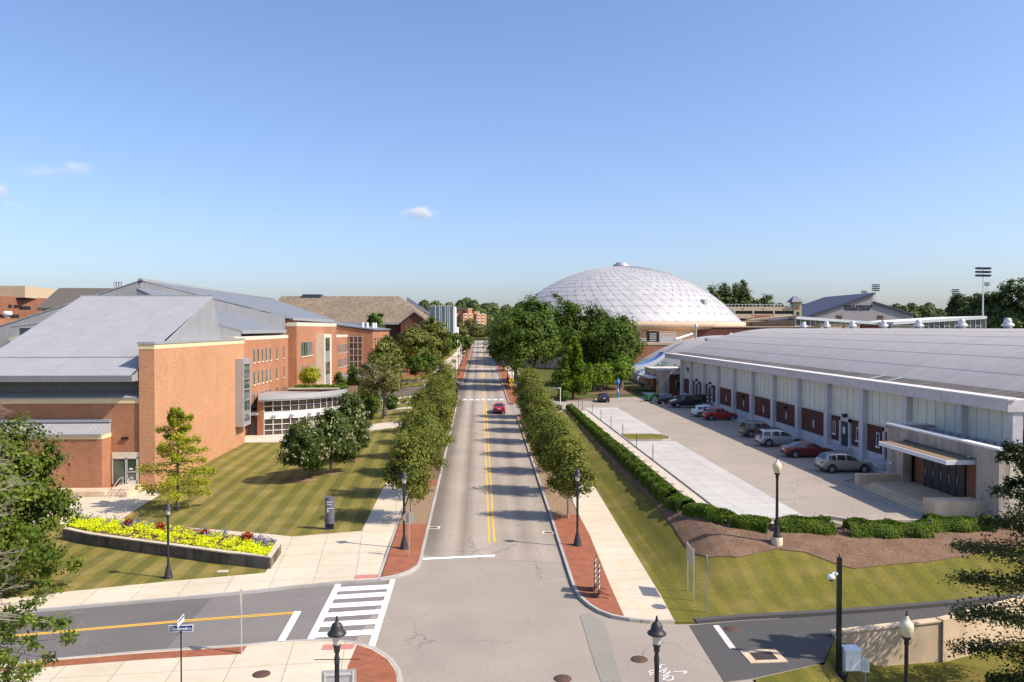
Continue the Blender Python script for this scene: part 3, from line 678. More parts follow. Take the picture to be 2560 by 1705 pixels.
struct(sheet('forecourt', [(19.0, 152), (30, 152), (30, 170), (19, 168)], .10, 'mulch', 3))
# kerbs
kb = MB()
strip(kb, [(XL, 145.5)] + [(XL, 53)] + NOSE[::-1][1:], .17, -.1, .165, 1)
strip(kb, FK, .16, -.1, .155, 1)
strip(kb, NK, .17, -.1, .155, -1)
strip(kb, RNOSE[::-1] + [(XR, 117.6), (XR + .5, 118.4), (XR + 4.6, 118.7)], .17, -.1, .165, 1)
strip(kb, [(XL, 420), (XL, 172)], .17, -.1, .165, 1)
strip(kb, [(7.6, 132), (5.6, 131.6), (XR2, 132.4), (XR2, 420)], .17, -.1, .165, 1)
strip(kb, G('J', [(1238, 655), (1452, 30)]) + [(-6.2, 62)], .12, 0, .19, 0)
strip(kb, [(16.68, 51), (16.68, 122)], .14, 0, .16, 0)
strip(kb, [(16.8, 89.2), (20.6, 89.2), (21.7, 90.1), (22.0, 91.8), (21.5, 93.5), (20.4, 94.4), (16.8, 94.4)], .14, 0, .18, 0)
strip(kb, [(34.9, 147), (34.9, 66), (34.2, 65)], .14, 0, .17, 0)
strip(kb, [(31.3, 65.6), (29.9, 64.6), (29.6, 55.5), (30.4, 50.4)], .16, 0, .17, 0)
strip(kb, [(9.5, 138.3), (19.4, 137.8), (20.7, 141), (18, 144.2)], .14, 0, .18, 0)
struct(kb.build('kerb', 'kerb'))
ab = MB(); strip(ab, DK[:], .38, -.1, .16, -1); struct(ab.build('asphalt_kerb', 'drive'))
# painted markings
yl = MB()
for x in (.62, .98): 
    for a, b in ((54.6, 138.2), (140.8, 182.5), (185.5, 222.5), (225.5, 255.5), (258.5, 338), (341, 356), (359, 412), (415, 440)): strip(yl, [(x, a), (x, b)], .13, .006, .010, 0)
strip(yl, G('I', [(-300, 1190), (80, 1158), (670, 1103), (1690, 1014), (2350, 966)]) + G('J', [(485, 946)]), .11, .008, .012, 0)
strip(yl, G('I', [(-300, 1200), (80, 1168), (670, 1114), (1690, 1026), (2350, 978)]) + G('J', [(482, 958)]), .11, .008, .012, 0)
struct(yl.build('yellow_centre_line', 'yellow'))
wm = MB()
marks(wm, [G('J', q) for q in ([(1628, 464), (1632, 480), (2270, 450), (2270, 434)], [(485, 938), (547, 938), (380, 1243), (310, 1243)],
     [(850, 697), (903, 697), (645, 1222), (580, 1222)], [(1340, 655), (1385, 655), (1203, 1252), (1140, 1252)])], .008)
for l, r in (((725, 765), (700, 740)), ((795, 835), (765, 805)), ((872, 913), (843, 884)), ((955, 997), (920, 961)), ((1037, 1083), (1007, 1052)), ((1130, 1176), (1099, 1147))):
    xl = lambda y: 880 - (y - 697) * .512; xr = lambda y: 1345 - (y - 655) * .318
    marks(wm, [G('J', [(xl(l[0]), l[0]), (xr(r[0]) + 8, r[0]), (xr(r[1]) + 8, r[1]), (xl(l[1]), l[1])])], .011)
for y in (139.5, 184.0, 224.0, 257.0, 339.5, 357.5, 413.5):
    x1 = XR2
    n = 7
    for k in range(n):
        x = XL + .55 + (x1 - XL - 1.1) * (k + .25) / n; marks(wm, [[(x, y - .75), (x + .66, y - .75), (x + .66, y + .75), (x, y + .75)]], .009)
    for s in (-1.25, 1.1): marks(wm, [[(XL + .2, y + s), (x1 - .2, y + s), (x1 - .2, y + s + .15), (XL + .2, y + s + .15)]], .008)
struct(wm.build('white_road_marking', 'white'))
pm = MB()
for y in np.arange(53.9, 87, 2.62): marks(pm, [[(16.9, y), (21.9, y), (21.9, y + .11), (16.9, y + .11)]], .037)
for y in np.arange(97.5, 126, 2.62): marks(pm, [[(16.9, y), (21.9, y), (21.9, y + .11), (16.9, y + .11)]], .037)
for y in np.arange(67.5, 140, 2.75): marks(pm, [[(29.8, y), (34.7, y), (34.7, y + .11), (29.8, y + .11)]], .026)
for y in (141.5, 144.2, 147): marks(pm, [[(20.8, y), (22.5, y + 4), (22.7, y + 4), (21.0, y)]], .026)
marks(pm, [G('H', [(1540, 1065), (1592, 1063), (1748, 1272), (1692, 1274)])], .010)
struct(pm.build('worn_white_marking', 'worn'))
# survey paint sprayed on the junction asphalt
ch = MB()
def stroke(pts, w=.055): strip(ch, G('H', pts), w, .006, .009, 0)
for s in ([(1118, 1418), (1085, 1412), (1068, 1432), (1072, 1450)], [(1065, 1478), (1130, 1442), (1098, 1490)], [(1085, 1462), (1108, 1472)], [(1125, 1480), (1140, 1492), (1160, 1475)], [(1140, 1492), (1092, 1520)],
          [(1090, 1545), (1150, 1512), (1185, 1520), (1185, 1545), (1150, 1555), (1095, 1548)], [(1018, 1462), (980, 1470), (970, 1482), (985, 1490), (1010, 1485)], [(1018, 1500), (990, 1498), (978, 1505), (985, 1512)],
          [(1190, 1478), (1310, 1480)], [(1270, 1462), (1312, 1480), (1272, 1496)]): stroke(s)
struct(ch.build('sprayed_survey_mark', 'white'))
# manholes, drains
def manhole(c, x, y, label, r=.38, off=.012):
    p = g(c, x, y); m = MB(); m.lathe([(0, .012), (r * .86, .012), (r * .88, .004), (r, .006), (r, -.03)], 24)
    for a in range(6):
        for b in (-.5, 0, .5): m.cbox((b * r * .9, (a - 2.5) * r * .26, .014), (r * .28, r * .09, .008))
    o = m.build('manhole_cover', 'iron', None, (p[0], p[1], T(*p) + off)); tag(o, label, 'manhole cover', 'manhole covers'); return o
manhole('H', 886, 1366, 'round iron manhole cover in the pale junction left of the sprayed letters')
manhole('H', 204, 1538, 'iron manhole cover at the picture bottom, left of the darker asphalt strip in the junction')
manhole('H', 1712, 1097, 'rust brown manhole cover in the dark driveway beside the short white line')
manhole('J', 192, 1528, 'round iron manhole cover set in the cream pavement by the near left lamp', off=.15)
def drain(c, x, y, label, rz_, s=1.0, off=.02):
    p = g(c, x, y); t = thing('storm_drain', label, 'drain', (p[0], p[1], T(*p) + off), rz_, 'storm drains')
    f = MB(); w, d = 1.15 * s, .95 * s
    for a in ((-w, w, -d, -d * .62), (-w, w, d * .62, d), (-w, -w * .62, -d * .62, d * .62), (w * .62, w, -d * .62, d * .62)): f.box(a[0] / 2, a[1] / 2, a[2] / 2, a[3] / 2, -.02, .012)
    f.build('concrete_frame', 'walk' if s < .9 else 'wallconc', t)
    gr = MB(); gr.box(-w * .31, w * .31, -d * .31, d * .31, -.03, -.02)
    for i in range(9): x = -w * .29 + w * .58 * i / 8; gr.box(x - .012, x + .012, -d * .31, d * .31, -.02, .008)
    gr.build('grate', 'iron', t); return t
drain('G', 30, 1340, 'large storm drain grate with a tan concrete frame in the dark driveway', R(2), 1.5)
drain('J', 1725, 195, 'storm drain in the gutter beside the left kerb, near the stop line', R(-3), .8)
drain('H', 75, 240, 'storm drain in the gutter beside the right kerb, by the right hand lamp', R(-3), .8)
p = g('I', 1985, 600); o = MB().box(-.32, .32, -.2, .2, 0, .05).box(-.06, .06, -.03, .03, .05, .065).build('utility_cover', 'walk', None, (p[0], p[1], T(*p) + .1)); tag(o, 'small pale rectangular utility cover in the verge below the flower bed', 'utility cover')
# ---------------------------------------------------------------- buildings
PI2 = math.pi / 2
def win_x(t, X, y0, y1, z0, z1, side=1, glassm='glass_g', frame='metal', sill='limestone', split=0, name='window', d=.10):
    """window in a wall facing +x (side 1) or -x (side -1): recessed pane, frame bars, stone sill"""
    m = MB(); s = side
    a, b = sorted((X + .015 * s, X + .03 * s)); m.box(a, b, y0, y1, z0, z1); w = m.build(name, glassm, t)
    f = MB(); a, b = sorted((X + .004 * s, X + .07 * s)); k = .06
    for r in ((y0 - k, y0, z0, z1), (y1, y1 + k, z0, z1), (y0 - k, y1 + k, z1, z1 + k)): f.box(a, b, *r)
    for i in range(1, split + 1):
        y = y0 + (y1 - y0) * i / (split + 1); f.box(a, b, y - .03, y + .03, z0, z1)
    f.build('frame', frame, w)
    if sill: a, b = sorted((X + .004 * s, X + .14 * s)); MB().box(a, b, y0 - .12, y1 + .12, z0 - .16, z0).build('sill', sill, w)
    return w
def win_y(t, Y, x0, x1, z0, z1, glassm='glass_g', frame='metal', sill='limestone', split=0, name='window'):
    """window in a wall that faces the camera side (-y)"""
    w = MB().box(x0, x1, Y - .03, Y - .015, z0, z1).build(name, glassm, t); f = MB(); k = .06
    for r in ((x0 - k, x0, z0, z1), (x1, x1 + k, z0, z1), (x0 - k, x1 + k, z1, z1 + k)): f.box(r[0], r[1], Y - .07, Y - .004, r[2], r[3])
    for i in range(1, split + 1):
        x = x0 + (x1 - x0) * i / (split + 1); f.box(x - .03, x + .03, Y - .07, Y - .004, z0, z1)
    f.build('frame', frame, w)
    if sill: MB().box(x0 - .12, x1 + .12, Y - .14, Y - .004, z0 - .16, z0).build('sill', sill, w)
    return w

# --- A: auditorium with the big shed roof
A = thing('auditorium_building', 'orange brick auditorium with a huge sloping grey roof and tall blank wall, near left', 'building', (-38, 85, 0), world=True)
YT = 74.5
tw = MB(); tw.box(-31.35, -29.95, YT, 102.5, -.5, 13.05); tw.build('tower_wall', 'brick_a', A)
MB().box(-31.38, -29.92, YT - .03, 102.53, 13.05, 13.5).build('cornice_band', 'cream', A)
MB().box(-31.45, -29.85, YT - .1, 102.6, 13.5, 13.72).build('wall_coping', 'metal', A)
mw = MB(); mw.box(-47, -31.35, YT + .2, 98, -.5, 8.05); mw.build('main_wall', 'brick_b', A)
MB().box(-47.02, -31.353, YT + .17, 97, 8.05, 8.5).build('cornice_band', 'cream', A)
MB().ext([(-47, YT + .1, 8.5), (-47, YT + .1, 8.62), (-47, YT + 1.5, 9.1), (-47, YT + 1.5, 8.5)], (15.6, 0, 0)).build('lower_roof_slope', 'roof_y', A)
MB().box(-46.5, -31.4, YT + 1.5, 97, 8.5, 10.25).build('clerestory_wall', 'siding', A)
tn = math.tan(R(19.7)); YF, ZF, YR = 73.2, 10.72, 95.3; zr_ = lambda y: ZF + (y - YF) * tn
XE, XW = -31.45, -46.6
# main roof: parallelogram sheet, step line at y=77.2, steep back face, right gable wall
yb = 77.2
MB().ext([(XW, yb, zr_(yb) + .12), (XE, yb, zr_(yb) + .12), (XE, YR, zr_(YR) + .12), (XW, YR, zr_(YR) + .12)], (0, 0, -.14)).build('roof', 'roof_y', A)
MB().ext([(XW, YF, ZF), (XE, YF, ZF), (XE, yb + .3, zr_(yb + .3)), (XW, yb + .3, zr_(yb + .3))], (0, 0, -.1)).build('eave_roof', 'roof_y', A)
MB().box(XW, XE, YF - .02, YF + .12, 10.15, 10.70).build('fascia', 'siding', A)
MB().ext([(XW, YF + .12, 10.2), (XE - .1, YF + .12, 10.2), (XE - .1, YT + 1.6, 10.2), (XW, YT + 1.6, 10.2)], (0, 0, .1)).build('soffit', 'siding', A)
MB().ext([(XE, YF, 10.15), (XE, YT + 1.5, 10.15), (XE, yb + 1, 10.15), (XE, yb + 1, zr_(yb + 1)), (XE, YF, ZF)], (-.15, 0, 0)).build('eave_end_wall', 'siding_y', A)
MB().ext([(XE - .02, yb + 1, 12.9), (XE - .02, YR + 3.1, 12.9), (XE - .02, YR, zr_(YR)), (XE - .02, yb + 1, zr_(yb + 1))], (-.2, 0, 0)).build('gable_wall', 'siding_y', A)
MB().ext([(-46.6, YR, zr_(YR)), (XE, YR, zr_(YR)), (XE, YR + 3.1, 12.9), (-46.6, YR + 3.1, 12.9)], (0, -.2, 0)).build('rear_roof', 'roof_y', A)
MB().box(-46.7, XE + .05, YR - .1, YR + .12, zr_(YR) + .05, zr_(YR) + .25).build('ridge_cap', 'metal', A)
MB().ext([(XW + .05, YF, 9.5), (XW + .05, YR, 9.5), (XW + .05, YR, zr_(YR)), (XW + .05, YF, ZF)], (.15, 0, 0)).build('west_gable_wall', 'siding_y', A)
MB().box(XE - .08, XE + .06, YF, YF + .2, ZF - .55, ZF + .02).build('gutter_end', 'metal', A)
# door annex
An = MB(); An.box(-75, -34.0, 72.9, YT + .2, -.3, 5.0); An.build('annex_wall', 'brick_b', A)
MB().box(-75, -33.97, 72.87, YT + .2, 5.0, 5.35).build('annex_band', 'cream', A)
MB().ext([(-75, 72.7, 5.36), (-75, 72.7, 5.5), (-75, YT + .2, 6.35), (-75, YT + .2, 5.36)], (41.0, 0, 0)).build('annex_roof', 'roof_y', A)
MB().box(-75, -33.95, YT - .12, YT + .18, 6.35, 6.62).build('annex_flashing', 'metal', A)
dr = MB(); dr.box(-33.9, -31.3, YT + .10, YT + .16, 3.05, 3.55); dr.build('door_lintel', 'limestone', A)
e = MB().box(-33.85, -31.4, YT + .12, YT + .17, .62, 3.05).build('entrance_door', 'glass_g', A)
f = MB()
for x in (-33.85, -32.62, -32.55, -31.62, -31.5): f.box(x - .05, x + .05, YT + .05, YT + .13, .62, 3.05)
f.box(-33.85, -31.4, YT + .05, YT + .13, 2.95, 3.05); f.box(-32.6, -31.55, YT + .05, YT + .13, .62, .95); f.box(-32.6, -31.55, YT + .05, YT + .13, 1.7, 1.78); f.build('frame', 'alu', e)
MB().box(-32.3, -32.0, YT + .03, YT + .05, 1.95, 2.1).build('notice', 'white_paint', e)
MB().box(-33.0, -32.4, YT + .02, YT + .2, 4.75, 4.95).build('wall_light', 'black', A)
# oriel strip window on the tall wall
MB().box(-30.0, -28.95, 98.6, 101.7, 2.9, 11.2).build('bay_window', 'metal', A)
w = MB().box(-28.95, -28.93, 99.0, 101.3, 3.4, 10.6).build('bay_glazing', 'glass_g', A)
f = MB()
for z in (3.4, 4.7, 6.1, 7.4, 8.7, 10.6): f.box(-28.95, -28.86, 99.0, 101.3, z - .05, z + .05)
f.build('frame', 'metal', w)
# porch, steps and rails belong to the building's door
st = MB(); st.box(-75, -33.0, 71.2, 72.9, -.3, .62); st.box(-33.0, -31.0, 72.2, YT + .2, -.3, .62)
for i in range(3): st.box(-33.0, -31.25, 71.05 + .38 * i, 71.43 + .38 * i, -.3, .16 + .155 * i)
st.box(-31.25, -30.95, 70.9, 72.2, -.3, .62); st.build('porch', 'wallconc', A)
for x in (-31.35, -32.2):
    rl = MB(); rl.tube([(x, 70.9, .0), (x, 70.9, .95), (x, 72.3, 1.55), (x, 73.0, 1.55), (x, 73.0, .62)], .03, 8); rl.tube([(x, 70.9, .5), (x, 72.3, 1.1), (x, 73.0, 1.1)], .022, 6)
    rl.build('handrail', 'alu', A)
# --- link masses behind (metal clad hips) and the classroom range along the street
B = thing('classroom_building', 'long red brick classroom range with narrow windows, stone stair bay and blue grey roofs', 'building', (-38, 150, 0), world=True)
XB, XT_ = -31.7, -30.3
MB().box(-60, XB, 104, 133, -.5, 13.35).build('window_wing_wall', 'brick_b', B)
MB().box(-60, XB + .03, 104, 133, 13.35, 13.85).build('cornice_band', 'limestone', B)
MB().box(-62, XT_, 133, 169.5, -.5, 15.3).build('tall_block_wall', 'brick_b', B)
MB().box(-62.03, XT_ + .03, 132.97, 169.53, 15.3, 15.95).build('cornice_band', 'limestone', B)
MB().box(-60, XT_ - .02, 169.5, 184, -.5, 13.0).build('end_bay_wall', 'brick_b', B)
MB().box(-60, XT_ + .02, 169.5, 184, 13.0, 13.5).build('cornice_band', 'limestone', B)
MB().prism([(-62, 184.0), (-24.6, 184.0), (-24.6, 217), (-62, 217)], -.5, 13.8).build('rear_wing_wall', 'brick_b', B)
MB().ext([(-62, 184.003, 13.8), (-24.6, 184.003, 13.8), (-24.6, 184.003, 14.4), (-62, 184.003, 19.2)], (0, 32.9, 0)).build('rear_gable_wall', 'brick_b', B)
MB().ext([(-24.2, 183.7, 14.5), (-62, 183.7, 19.4), (-62, 217.5, 19.4), (-24.2, 217.5, 14.5)], (0, 0, .25)).build('rear_wing_roof', 'roof_x', B)
# mono-pitch roofs falling towards the street, with metal gable ends that face the camera
LR = lambda x, y: (x, y, 14.55 + .45 * (-31.9 - x))
MB().ext([LR(-31.9, 108), LR(-31.9, 132.5), LR(-32.2, 133), LR(-44, 116), LR(-44, 104), LR(-34, 104)], (0, 0, .15)).build('window_wing_roof', 'roof_x', B)
MB().box(-31.92, -31.8, 108, 132.6, 14.22, 14.72).build('eave_fascia', 'metal', B)
q0, q1 = LR(-31.95, 108.05), LR(-34, 104.05)
MB().add([q0, q1, (q1[0], q1[1], 13), (q0[0], q0[1], 13)], [(0, 1, 2, 3)]).add([q1, LR(-44, 104.05), (-44, 104.05, 13), (q1[0], q1[1], 13)], [(0, 1, 2, 3)]).build('gable_siding', 'siding', B)
U0, U1, U2, U3, U4, U5 = (-46.8, 112, 21.5), (-30.9, 133, 16.6), (-30.9, 170, 16.6), (-46.8, 183, 21.4), (-62, 104, 14.9), (-62, 183, 15.2)
MB().ext([U0, U1, U2, U3], (0, 0, .16)).build('tall_block_roof', 'roof_x', B)
MB().ext([U4, U0, U3, U5], (0, 0, .16)).build('west_roof', 'roof_x', B)
dn = lambda p, z: (p[0], p[1] + .12, z)
MB().add([dn(U4, 12), dn(U0, 12), dn(U0, 21.45), dn(U4, 14.85)], [(0, 1, 2, 3)]).add([dn(U0, 12), dn((-31.8, 131.3, 0), 12), dn((-31.8, 131.3, 0), 16.75), dn(U0, 21.45)], [(0, 1, 2, 3)]).build('gable_siding', 'siding', B)
MB().box(-47.1, -46.5, 111.8, 183, 21.55, 21.85).build('ridge_cap', 'metal', B)
MB().box(-30.92, -30.8, 132.9, 170, 16.28, 16.75).build('eave_fascia', 'metal', B)
MB().box(-60, XT_ - .5, 133.3, 169, 15.95, 16.05).build('parapet_gutter', 'black', B)
MB().box(-56.4, -46.0, 100, 104, 8, 15.0).ext([(-57.2, 99.6, 15), (-46, 99.6, 16.5), (-46, 104, 17.4), (-57.2, 104, 15.6)], (0, 0, .15)).build('link_block', 'siding', B)
lv = MB()
for k in range(5): lv.box(-55.9, -54.0, 99.8, 99.98, 11.0 + k * .42, 11.28 + k * .42)
lv.build('louvre', 'metal', B)
for k, (x, y) in enumerate(((-27.5, 188), (-27, 192), (-26.4, 198), (-26.2, 201))): MB().cyl((x, y, 14.6), (x, y, 16.3), .35, .35, 12).build('roof_vent', 'metal_white', B)
# windows of the wing: three storeys, five narrow + two wide-set
for s, zs in enumerate((10.1, 7.0, 3.95)):
    for y in (113.0, 115.1, 117.25, 119.4, 121.55, 125.4, 129.9): win_x(B, XB, y - .34, y + .34, zs + .08, zs + 1.85)
# tall block openings
win_x(B, XT_, 136.1, 145.2, 10.15, 12.55, split=4)
for y in (137, 139.6, 142.3, 145.2): win_x(B, XT_, y - .32, y + .32, 6.9, 8.6)
win_x(B, XT_, 156.5, 159.6, 11.0, 13.2, split=1); win_x(B, XT_, 158, 158.9, 7.0, 9.0)
sb = MB().box(-30.28, -28.7, 148.2, 155.4, -.3, 13.85).build('stone_stair_bay', 'limestone', B)
for z0, z1 in ((10.7, 13.2), (6.3, 8.6), (2.3, 4.6)):
    p = MB().box(-28.72, -28.66, 149.2, 153.4, z0, z1).build('bay_window', 'glass_g', sb); 
for z0, z1 in ((8.65, 10.65), (4.65, 6.25)): MB().box(-28.71, -28.67, 149.2, 153.4, z0, z1).build('bay_panel', 'siding_y', sb)
for zs in (9.6, 6.5, 3.3):
    for y in (171.5, 174, 176.4, 178.9, 181.3, 183.2): win_x(B, XT_, y - .36, y + .36, zs, zs + 1.8)
gl = MB().box(-30.0, -27.0, 183.86, 183.96, 4.4, 13.2).build('stair_curtain_wall', 'glass_p', B)
f = MB()
for x in (-30, -29, -28, -27): f.box(x - .06, x + .06, 183.78, 183.86, 4.4, 13.2)
for z in np.arange(4.4, 13.3, 1.45): f.box(-30, -27, 183.78, 183.86, z - .06, z + .06)
f.build('mullion', 'tan_block', gl)
for y in (188, 192, 196, 200, 204, 208, 212): win_x(B, -24.6, y - .7, y + .7, 10.9, 12.8)
MB().box(-31, -24, 176.5, 183.7, 3.6, 4.4).build('porch_roof', 'metal', B); 
pc = MB()
for x, y in ((-24.3, 176.8), (-24.3, 183.2), (-27.5, 176.8)): pc.box(x - .12, x + .12, y - .12, y + .12, 0, 3.6)
pc.build('porch_column', 'metal_white', B)
MB().box(-25.3, -25.2, 177, 183.5, .6, 3.4).build('porch_glazing', 'glass', B)
# --- curved glass pavilion in front
Pv = thing('curved_glass_pavilion', 'low curved glass pavilion with a pale band and curved metal eave, left of the lawn', 'pavilion', (-28, 118, 0), world=True)
c0, r0 = (-33.5, 122.0), 13.7
def arc(a, r=r0): return (c0[0] + r * math.cos(R(a)) * 1.0, c0[1] + r * math.sin(R(a)))
a0, a1, nA = -72, -13, 12
AA = [a0 + (a1 - a0) * i / nA for i in range(nA + 1)]
def ring(z0, z1, ro, ri, a_s=None):
    q = a_s or AA; m = MB(); n = len(q); vs = []
    for a in q:
        o_, i_ = arc(a, ro), arc(a, ri); vs += [(o_[0], o_[1], z0), (i_[0], i_[1], z0), (i_[0], i_[1], z1), (o_[0], o_[1], z1)]
    fs = []
    for i in range(n - 1): k = 4 * i; fs += [(k, k + 4, k + 7, k + 3), (k + 3, k + 7, k + 6, k + 2), (k + 1, k + 2, k + 6, k + 5), (k, k + 1, k + 5, k + 4)]
    fs += [(0, 3, 2, 1), (4 * n - 4, 4 * n - 3, 4 * n - 2, 4 * n - 1)]
    return m.add(vs, fs)
zb = .3
ring(-.4, 2.7, r0, r0 - .3).build('lower_glazing', 'glass_p', Pv); ring(2.7, 3.55, r0 + .06, r0 - .3).build('band_panel', 'metal_white', Pv)
ring(3.55, 5.2, r0, r0 - .3).build('upper_glazing', 'glass_p', Pv)
big = [a0 - 3 + (a1 + 2 - a0) * i / 20 for i in range(21)]
ring(5.15, 5.5, r0 + .9, 3, big).build('roof', 'metal', Pv)
ring(5.35, 6.0, r0 + .98, r0 + .3, big).build('roof_edge', 'galv', Pv)
f = MB()
for a in AA:
    p = arc(a, r0 + .08)
    for z0, z1 in ((zb - .3, 2.7), (3.55, 5.2)): f.cyl((p[0], p[1], z0), (p[0], p[1], z1), .055, .055, 6)
for z in (zb + .05, zb + .8, zb + 1.6, 2.66, 3.6, 4.4, 5.15):
    for a, b in zip(AA, AA[1:]): p, q = arc(a, r0 + .07), arc(b, r0 + .07); f.cyl((p[0], p[1], z), (q[0], q[1], z), .045, .045, 6)
f.build('mullion', 'metal_white', Pv)
for a in (-66, -56, -45, -39, -31): p = arc(a, r0 + .32); MB().cbox((p[0], p[1], 3.2), (.6, .7, .09), R(a)).build('light_shelf', 'metal_white', Pv)
MB().box(-30.1, -29.35, 108.75, 109.5, -.5, 5.2).build('brick_pier', 'brick_b', Pv)
MB().box(-33.0, -30.1, 108.9, 110.5, -.4, 3.3).build('entrance_recess_wall', 'brick_d', Pv)
MB().box(-33.0, -29.9, 107.6, 111.2, 3.3, 3.55).build('entrance_roof', 'siding_y', Pv)
MB().box(-31.75, -31.3, 102.6, 104.5, -.3, 4.0).build('stone_jamb', 'limestone', Pv)
MB().box(-31.2, -30.5, 108.84, 108.9, .2, 2.6).build('pavilion_door', 'dark_door', Pv)
x, y = arc(a1 + 1); MB().ext([(x, y, 0), (x + 3.0, y + .7, 0), (x + 3.0, y + .7, 4.2), (x, y, 4.2)], (-.1, .35, 0)).build('garden_wall', 'brick_c', Pv)
MB().box(-29.0, -21.5, 121.6, 122, 4.2, 5.72).build('terrace_wall', 'brick_b', Pv); MB().box(-29.05, -21.4, 121.5, 122.1, 5.72, 5.9).build('terrace_coping', 'limestone', Pv)
MB().box(-31.3, -20.4, 122.1, 134, 3, 5.35).build('terrace_bed', 'mulch', Pv)
# --- flower bed wall
P_ = [g('I', 600, 300), g('I', 835, 352), g('I', 1540, 453), g('I', 2060, 528), g('J', 0, 533), g('J', 245, 574)]
Q_ = [g('J', 325, 440), g('J', 275, 400), g('I', 2350, 375), g('I', 1500, 245), g('I', 910, 190), g('I', 700, 160)]
Fb = thing('flower_planter', 'long raised concrete planter full of bright yellow green foliage with red and blue flowers', 'planter', (P_[2][0], P_[2][1], 0), world=True)
wl = MB(); ring_ = P_ + Q_
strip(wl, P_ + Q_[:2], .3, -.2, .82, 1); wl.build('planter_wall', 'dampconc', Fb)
cp = MB(); strip(cp, P_ + Q_[:2], .36, .82, .90, .9); cp.build('planter_coping', 'walk', Fb)
inner = [(x, y) for x, y in ring_]
sh = sheet('planter_soil', inner, .62, 'mulch', 3, .2, kind=None); sh.parent = Fb; sh.location = tuple(-c for c in Fb.location)
def scatter(poly_a, poly_b, n, rng, f0=.05, f1=.95):
    out = []
    La = np.array(poly_a); Lb = np.array(poly_b)
    def along(Lp, t):
        k = t * (len(Lp) - 1); i = np.minimum(k.astype(int), len(Lp) - 2); fr = (k - i)[:, None]; return Lp[i] * (1 - fr) + Lp[i + 1] * fr
    t = rng.random(n); s = f0 + (f1 - f0) * rng.random(n); return along(La, t) * (1 - s)[:, None] + along(Lb, t) * s[:, None]
rng = np.random.default_rng(5); FA = P_; FBk = Q_[::-1]
C_ = scatter(FA, FBk, 420, rng, .12, .8); idx = np.repeat(np.arange(420), 34)
P3 = np.concatenate([C_[idx], np.full((len(idx), 1), .80)], 1) + rng.normal(size=(len(idx), 3)) * np.array([.14, .14, .06]) + np.array([0, 0, .10])
o = link('yellow_foliage', leaf_mesh('yellow_foliage', P3, rng.normal(size=P3.shape) * .5 + np.array([0, -.2, 1]), .065, rng.random(len(P3)), rng, .8), 'leaf_chart', Fb); o['kind'] = 'stuff'
C_ = scatter(FA, FBk, 60, rng, .55, .95); idx = np.repeat(np.arange(60), 40)
P3 = np.concatenate([C_[idx], np.full((len(idx), 1), .95)], 1) + rng.normal(size=(len(idx), 3)) * np.array([.12, .12, .16])
o = link('blue_flowers', leaf_mesh('blue_flowers', P3, rng.normal(size=P3.shape), .06, rng.random(len(P3)), rng), 'flower_blue', Fb); o['kind'] = 'stuff'
for cx, cy in ((1150, 232), (1430, 270), (1825, 320), (2205, 365)):
    q = g('I', cx, cy + 40); n = 220; P3 = np.array([q[0], q[1], 1.03]) + rng.normal(size=(n, 3)) * np.array([.11, .11, .11])
    link('red_flower_clump', leaf_mesh('red_flower_clump', P3, rng.normal(size=P3.shape), .075, rng.random(n), rng, .9), 'flower_red', Fb)
q = g('J', 60, 395); P3 = np.array([q[0], q[1], 1.05]) + rng.normal(size=(260, 3)) * np.array([.15, .12, .12])
link('red_flower_clump', leaf_mesh('red_flower_clump', P3, rng.normal(size=P3.shape), .075, rng.random(260), rng, .9), 'flower_red', Fb)
# --- barrel-roofed field hall on the right
HX = 37.2; HY0, HY1 = 51.8, 147.0; PY = [59.8 + 7.85 * k for k in range(11)] + [144.6]
Hh = thing('barrel_roof_hall', 'long hall with a grey barrel roof, pale translucent panels and dark brick bays, right side', 'hall', (50, 100, 2), world=True)
MB().box(HX, HX + .5, HY0 + 2, HY1, 1.5, 3.25).build('plinth', 'plinth', Hh)
MB().box(HX + .06, HX + .5, HY0 + 2, HY1, 3.25, 5.85).build('brick_wall', 'brick_d', Hh)
MB().box(HX - .04, HX + .5, HY0 + 2, HY1, 5.85, 6.02).build('brick_sill', 'fascia', Hh)
MB().box(HX + .10, HX + .5, HY0 + 2, HY1, 6.02, 9.2).build('panel_wall', 'panel', Hh)
mu = MB()
edges = [HY0 + 2.2] + PY
for a, b in zip(edges, edges[1:]):
    n = 6 if b - a > 6 else 4
    for i in range(1, n): y = a + (b - a) * i / n; mu.box(HX + .05, HX + .10, y - .045, y + .045, 6.02, 9.2)
    for z in (6.65, 7.3, 7.95, 8.6): mu.box(HX + .075, HX + .10, a + .3, b - .3, z - .018, z + .018)
mu.build('panel_mullion', 'mullion', Hh)
for y in PY: MB().box(HX - .42, HX + .3, y - .42, y + .42, 1.5, 9.2).build('pilaster', 'pilaster', Hh)
MB().box(HX - .42, HX + .3, HY0 + 1.7, HY0 + 2.6, 1.5, 9.2).build('pilaster', 'pilaster', Hh)
MB().box(HX - .85, HX + 1.6, HY0 + 1.6, 155.5, 9.2, 10.02).build('fascia', 'fascia', Hh)
MB().box(HX - .92, HX - .35, HY0 + 1.5, 155.6, 10.02, 10.12).build('fascia_coping', 'metal_white', Hh)
